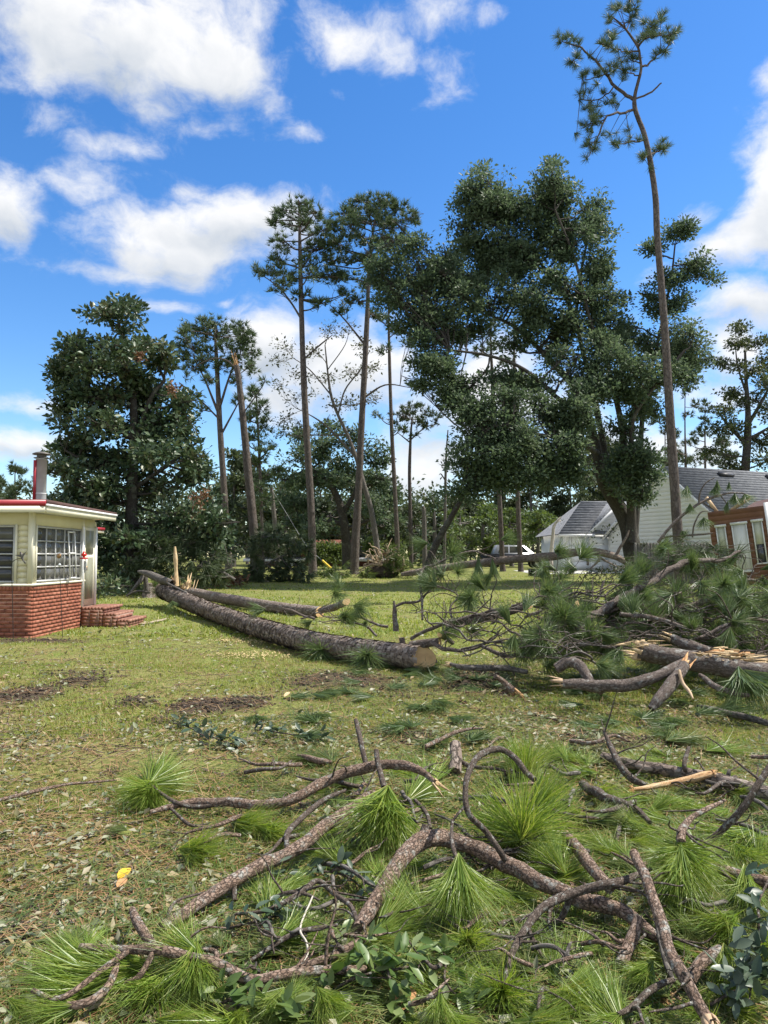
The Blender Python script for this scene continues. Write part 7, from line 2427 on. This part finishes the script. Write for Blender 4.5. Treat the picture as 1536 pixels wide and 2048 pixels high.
def blades(n, y0, y1, h, w, mbx, power=1.0, soilcut=.55):
    x, y = scatter(n, y0, y1, power)
    s, _ = soil(x, y)
    clump = fbm(np.stack([x * 1.4, y * 1.4, x * 0 + 4], -1), 3)
    keep = (s + RNG.normal(size=len(x)) * .12 < soilcut) & (clump + RNG.normal(size=len(x)) * .10 > .40)
    x, y, clump = x[keep], y[keep], clump[keep]
    z = gz(x, y)
    n = len(x)
    hh = h * (.45 + .9 * RNG.random(n)) * (.5 + clump)
    an = RNG.random(n) * 6.283
    ln = RNG.random(n) * 1.25 + .15
    tip = np.stack([x + np.cos(an) * hh * ln, y + np.sin(an) * hh * ln, z + hh], -1)
    b0 = np.stack([x, y, z - .004], -1)
    sd = np.stack([-np.sin(an), np.cos(an), an * 0], -1)
    a2 = RNG.random(n) * 6.283
    sd = norm(sd + np.stack([np.cos(a2), np.sin(a2), a2 * 0], -1) * .6) * (w * (.6 + .8 * RNG.random(n)) / 2)[:, None]
    v = np.stack([b0 - sd, b0 + sd, tip], 1).reshape(-1, 3)
    mbx.add(v, t=np.arange(n * 3).reshape(-1, 3))


gr = MB()
blades(190000, 2.2, 7, .036, .0042, gr)
blades(130000, 6.5, 16, .042, .010, gr)
blades(90000, 15, 44, .06, .035, gr)
tag(gr.build('grass', M['grass']), 'short trampled lawn grass with dry and green blades', 'grass', kind='stuff')
# brown pine straw
x, y = scatter(26000, 2.2, 15, 1.0)
n = len(x)
an = RNG.random(n) * 6.283
ln = RNG.uniform(.06, .15, n)
z = gz(x, y) + RNG.uniform(.006, .03, n)
d = np.stack([np.cos(an), np.sin(an), RNG.normal(size=n) * .08], -1)
sd = np.stack([-np.sin(an), np.cos(an), an * 0], -1) * (.0013 + .00018 * y)[:, None]
c = np.stack([x, y, z], -1)
st_ = MB()
st_.add(np.stack([c - d * ln[:, None] - sd, c - d * ln[:, None] + sd, c + d * ln[:, None] + sd, c + d * ln[:, None] - sd], 1).reshape(-1, 3), np.arange(n * 4).reshape(-1, 4))
tag(st_.build('pine_straw', M['needle_brown']), 'loose brown pine straw strewn over the lawn', 'pine straw', kind='stuff')
# loose green needles
x, y = scatter(26000, 2.2, 12, 1.0)
keep = (x > -1.0 + RNG.normal(size=len(x)) * .6 - (y < 4) * .6)
x, y = x[keep], y[keep]
n = len(x)
an = RNG.random(n) * 6.283
ln = RNG.uniform(.08, .17, n)
z = gz(x, y) + RNG.uniform(.012, .05, n)
d = np.stack([np.cos(an), np.sin(an), RNG.normal(size=n) * .12], -1)
sd = np.stack([-np.sin(an), np.cos(an), an * 0], -1) * (.0013 + .00018 * y)[:, None]
c = np.stack([x, y, z], -1)
st_ = MB()
st_.add(np.stack([c - d * ln[:, None] - sd, c - d * ln[:, None] + sd, c + d * ln[:, None] + sd, c + d * ln[:, None] - sd], 1).reshape(-1, 3), np.arange(n * 4).reshape(-1, 4))
tag(st_.build('loose_needles', M['needle_dark']), 'loose green pine needles strewn among the branches', 'needles', kind='stuff')
# fallen leaves
lf = MB()
for (n, y0, y1, sz) in ((19000, 2.2, 7.5, .86), (9000, 6, 16, 1.05), (4200, 14, 40, 1.8)):
    x, y = scatter(n, y0, y1)
    dn = fbm(np.stack([x * .9, y * .9, x * 0 + 11], -1), 3)
    keep = dn + RNG.normal(size=len(x)) * .12 > .43
    x, y = x[keep], y[keep]
    n = len(x)
    c = np.stack([x, y, gz(x, y) + RNG.uniform(.008, .035, n)], -1)
    d = unit(n) * [1, 1, .25]
    ln = sz * RNG.uniform(.035, .085, n)
    leaves(lf, c, d, ln, ln * RNG.uniform(.35, .6, n), norm(unit(n) * .55 + [0, 0, 1]), fold=.25)
tag(lf.build('leaf_litter', M['litter']), 'scattered oak leaves showing pale undersides across the lawn', 'leaf litter', kind='stuff')
# twig and bark debris
db = MB()
x, y = scatter(4200, 2.2, 18)
n = len(x)
c = np.stack([x, y, gz(x, y) + .012], -1)
d = unit(n) * [1, 1, .12] * RNG.uniform(.03, .16, n)[:, None]
sticks(db, c - d, c + d, .004, .003, 5)
x, y = scatter(3800, 2.2, 14)
n = len(x)
c = np.stack([x, y, gz(x, y) + RNG.uniform(.008, .03, n)], -1)
leaves(db, c, unit(n) * [1, 1, .2], RNG.uniform(.02, .06, n), RNG.uniform(.015, .035, n), norm(unit(n) * .5 + [0, 0, 1]))
tag(db.build('twig_debris', M['bark_limb']), 'small broken twigs and bark bits strewn on the lawn', 'debris', kind='stuff')
# soil crumbs on the dug patches
cl_ = MB()
pts = []
for (cx, cy, rx, ry, hh, w) in SOIL:
    if w < .55:
        continue
    m = int(160 * w)
    pts.append(np.stack([cx + RNG.normal(size=m) * rx * .55, cy + RNG.normal(size=m) * ry * .55], -1))
pts = np.concatenate(pts)
n = len(pts)
c = np.stack([pts[:, 0], pts[:, 1], gz(pts[:, 0], pts[:, 1]) + .004], -1)
r = RNG.uniform(.008, .03, n)
oct_ = np.array([[1, 0, 0], [-1, 0, 0], [0, 1, 0], [0, -1, 0], [0, 0, 1], [0, 0, -1]], float)
v = c[:, None] + oct_[None] * r[:, None, None] * RNG.uniform(.6, 1.3, (n, 6, 1))
f = np.array([[0, 2, 4], [2, 1, 4], [1, 3, 4], [3, 0, 4], [2, 0, 5], [1, 2, 5], [3, 1, 5], [0, 3, 5]])
cl_.add(v.reshape(-1, 3), t=(f[None] + (np.arange(n) * 6)[:, None, None]).reshape(-1, 3))
tag(cl_.build('soil_crumbs', M['soil']), 'dark crumbs of turned soil on the bare patches', 'soil', kind='stuff')
# sawdust streaks by the log
sd_ = MB()
pts = []
for (px, py, sx, sy, m) in ((500, 1308, 40, 4, 500), (470, 1280, 28, 3, 350), (535, 1283, 20, 3, 200)):
    for _ in range(m):
        pts.append(onground(px + random.gauss(0, sx), py + random.gauss(0, sy), .03))
pts = np.array(pts)
leaves(sd_, pts, unit(len(pts)) * [1, 1, .2], .03, .022, norm(unit(len(pts)) * .3 + [0, 0, 1]))
tag(sd_.build('sawdust', M['sawdust']), 'pale sawdust streaks on the grass beside the sawn log', 'sawdust', kind='stuff')
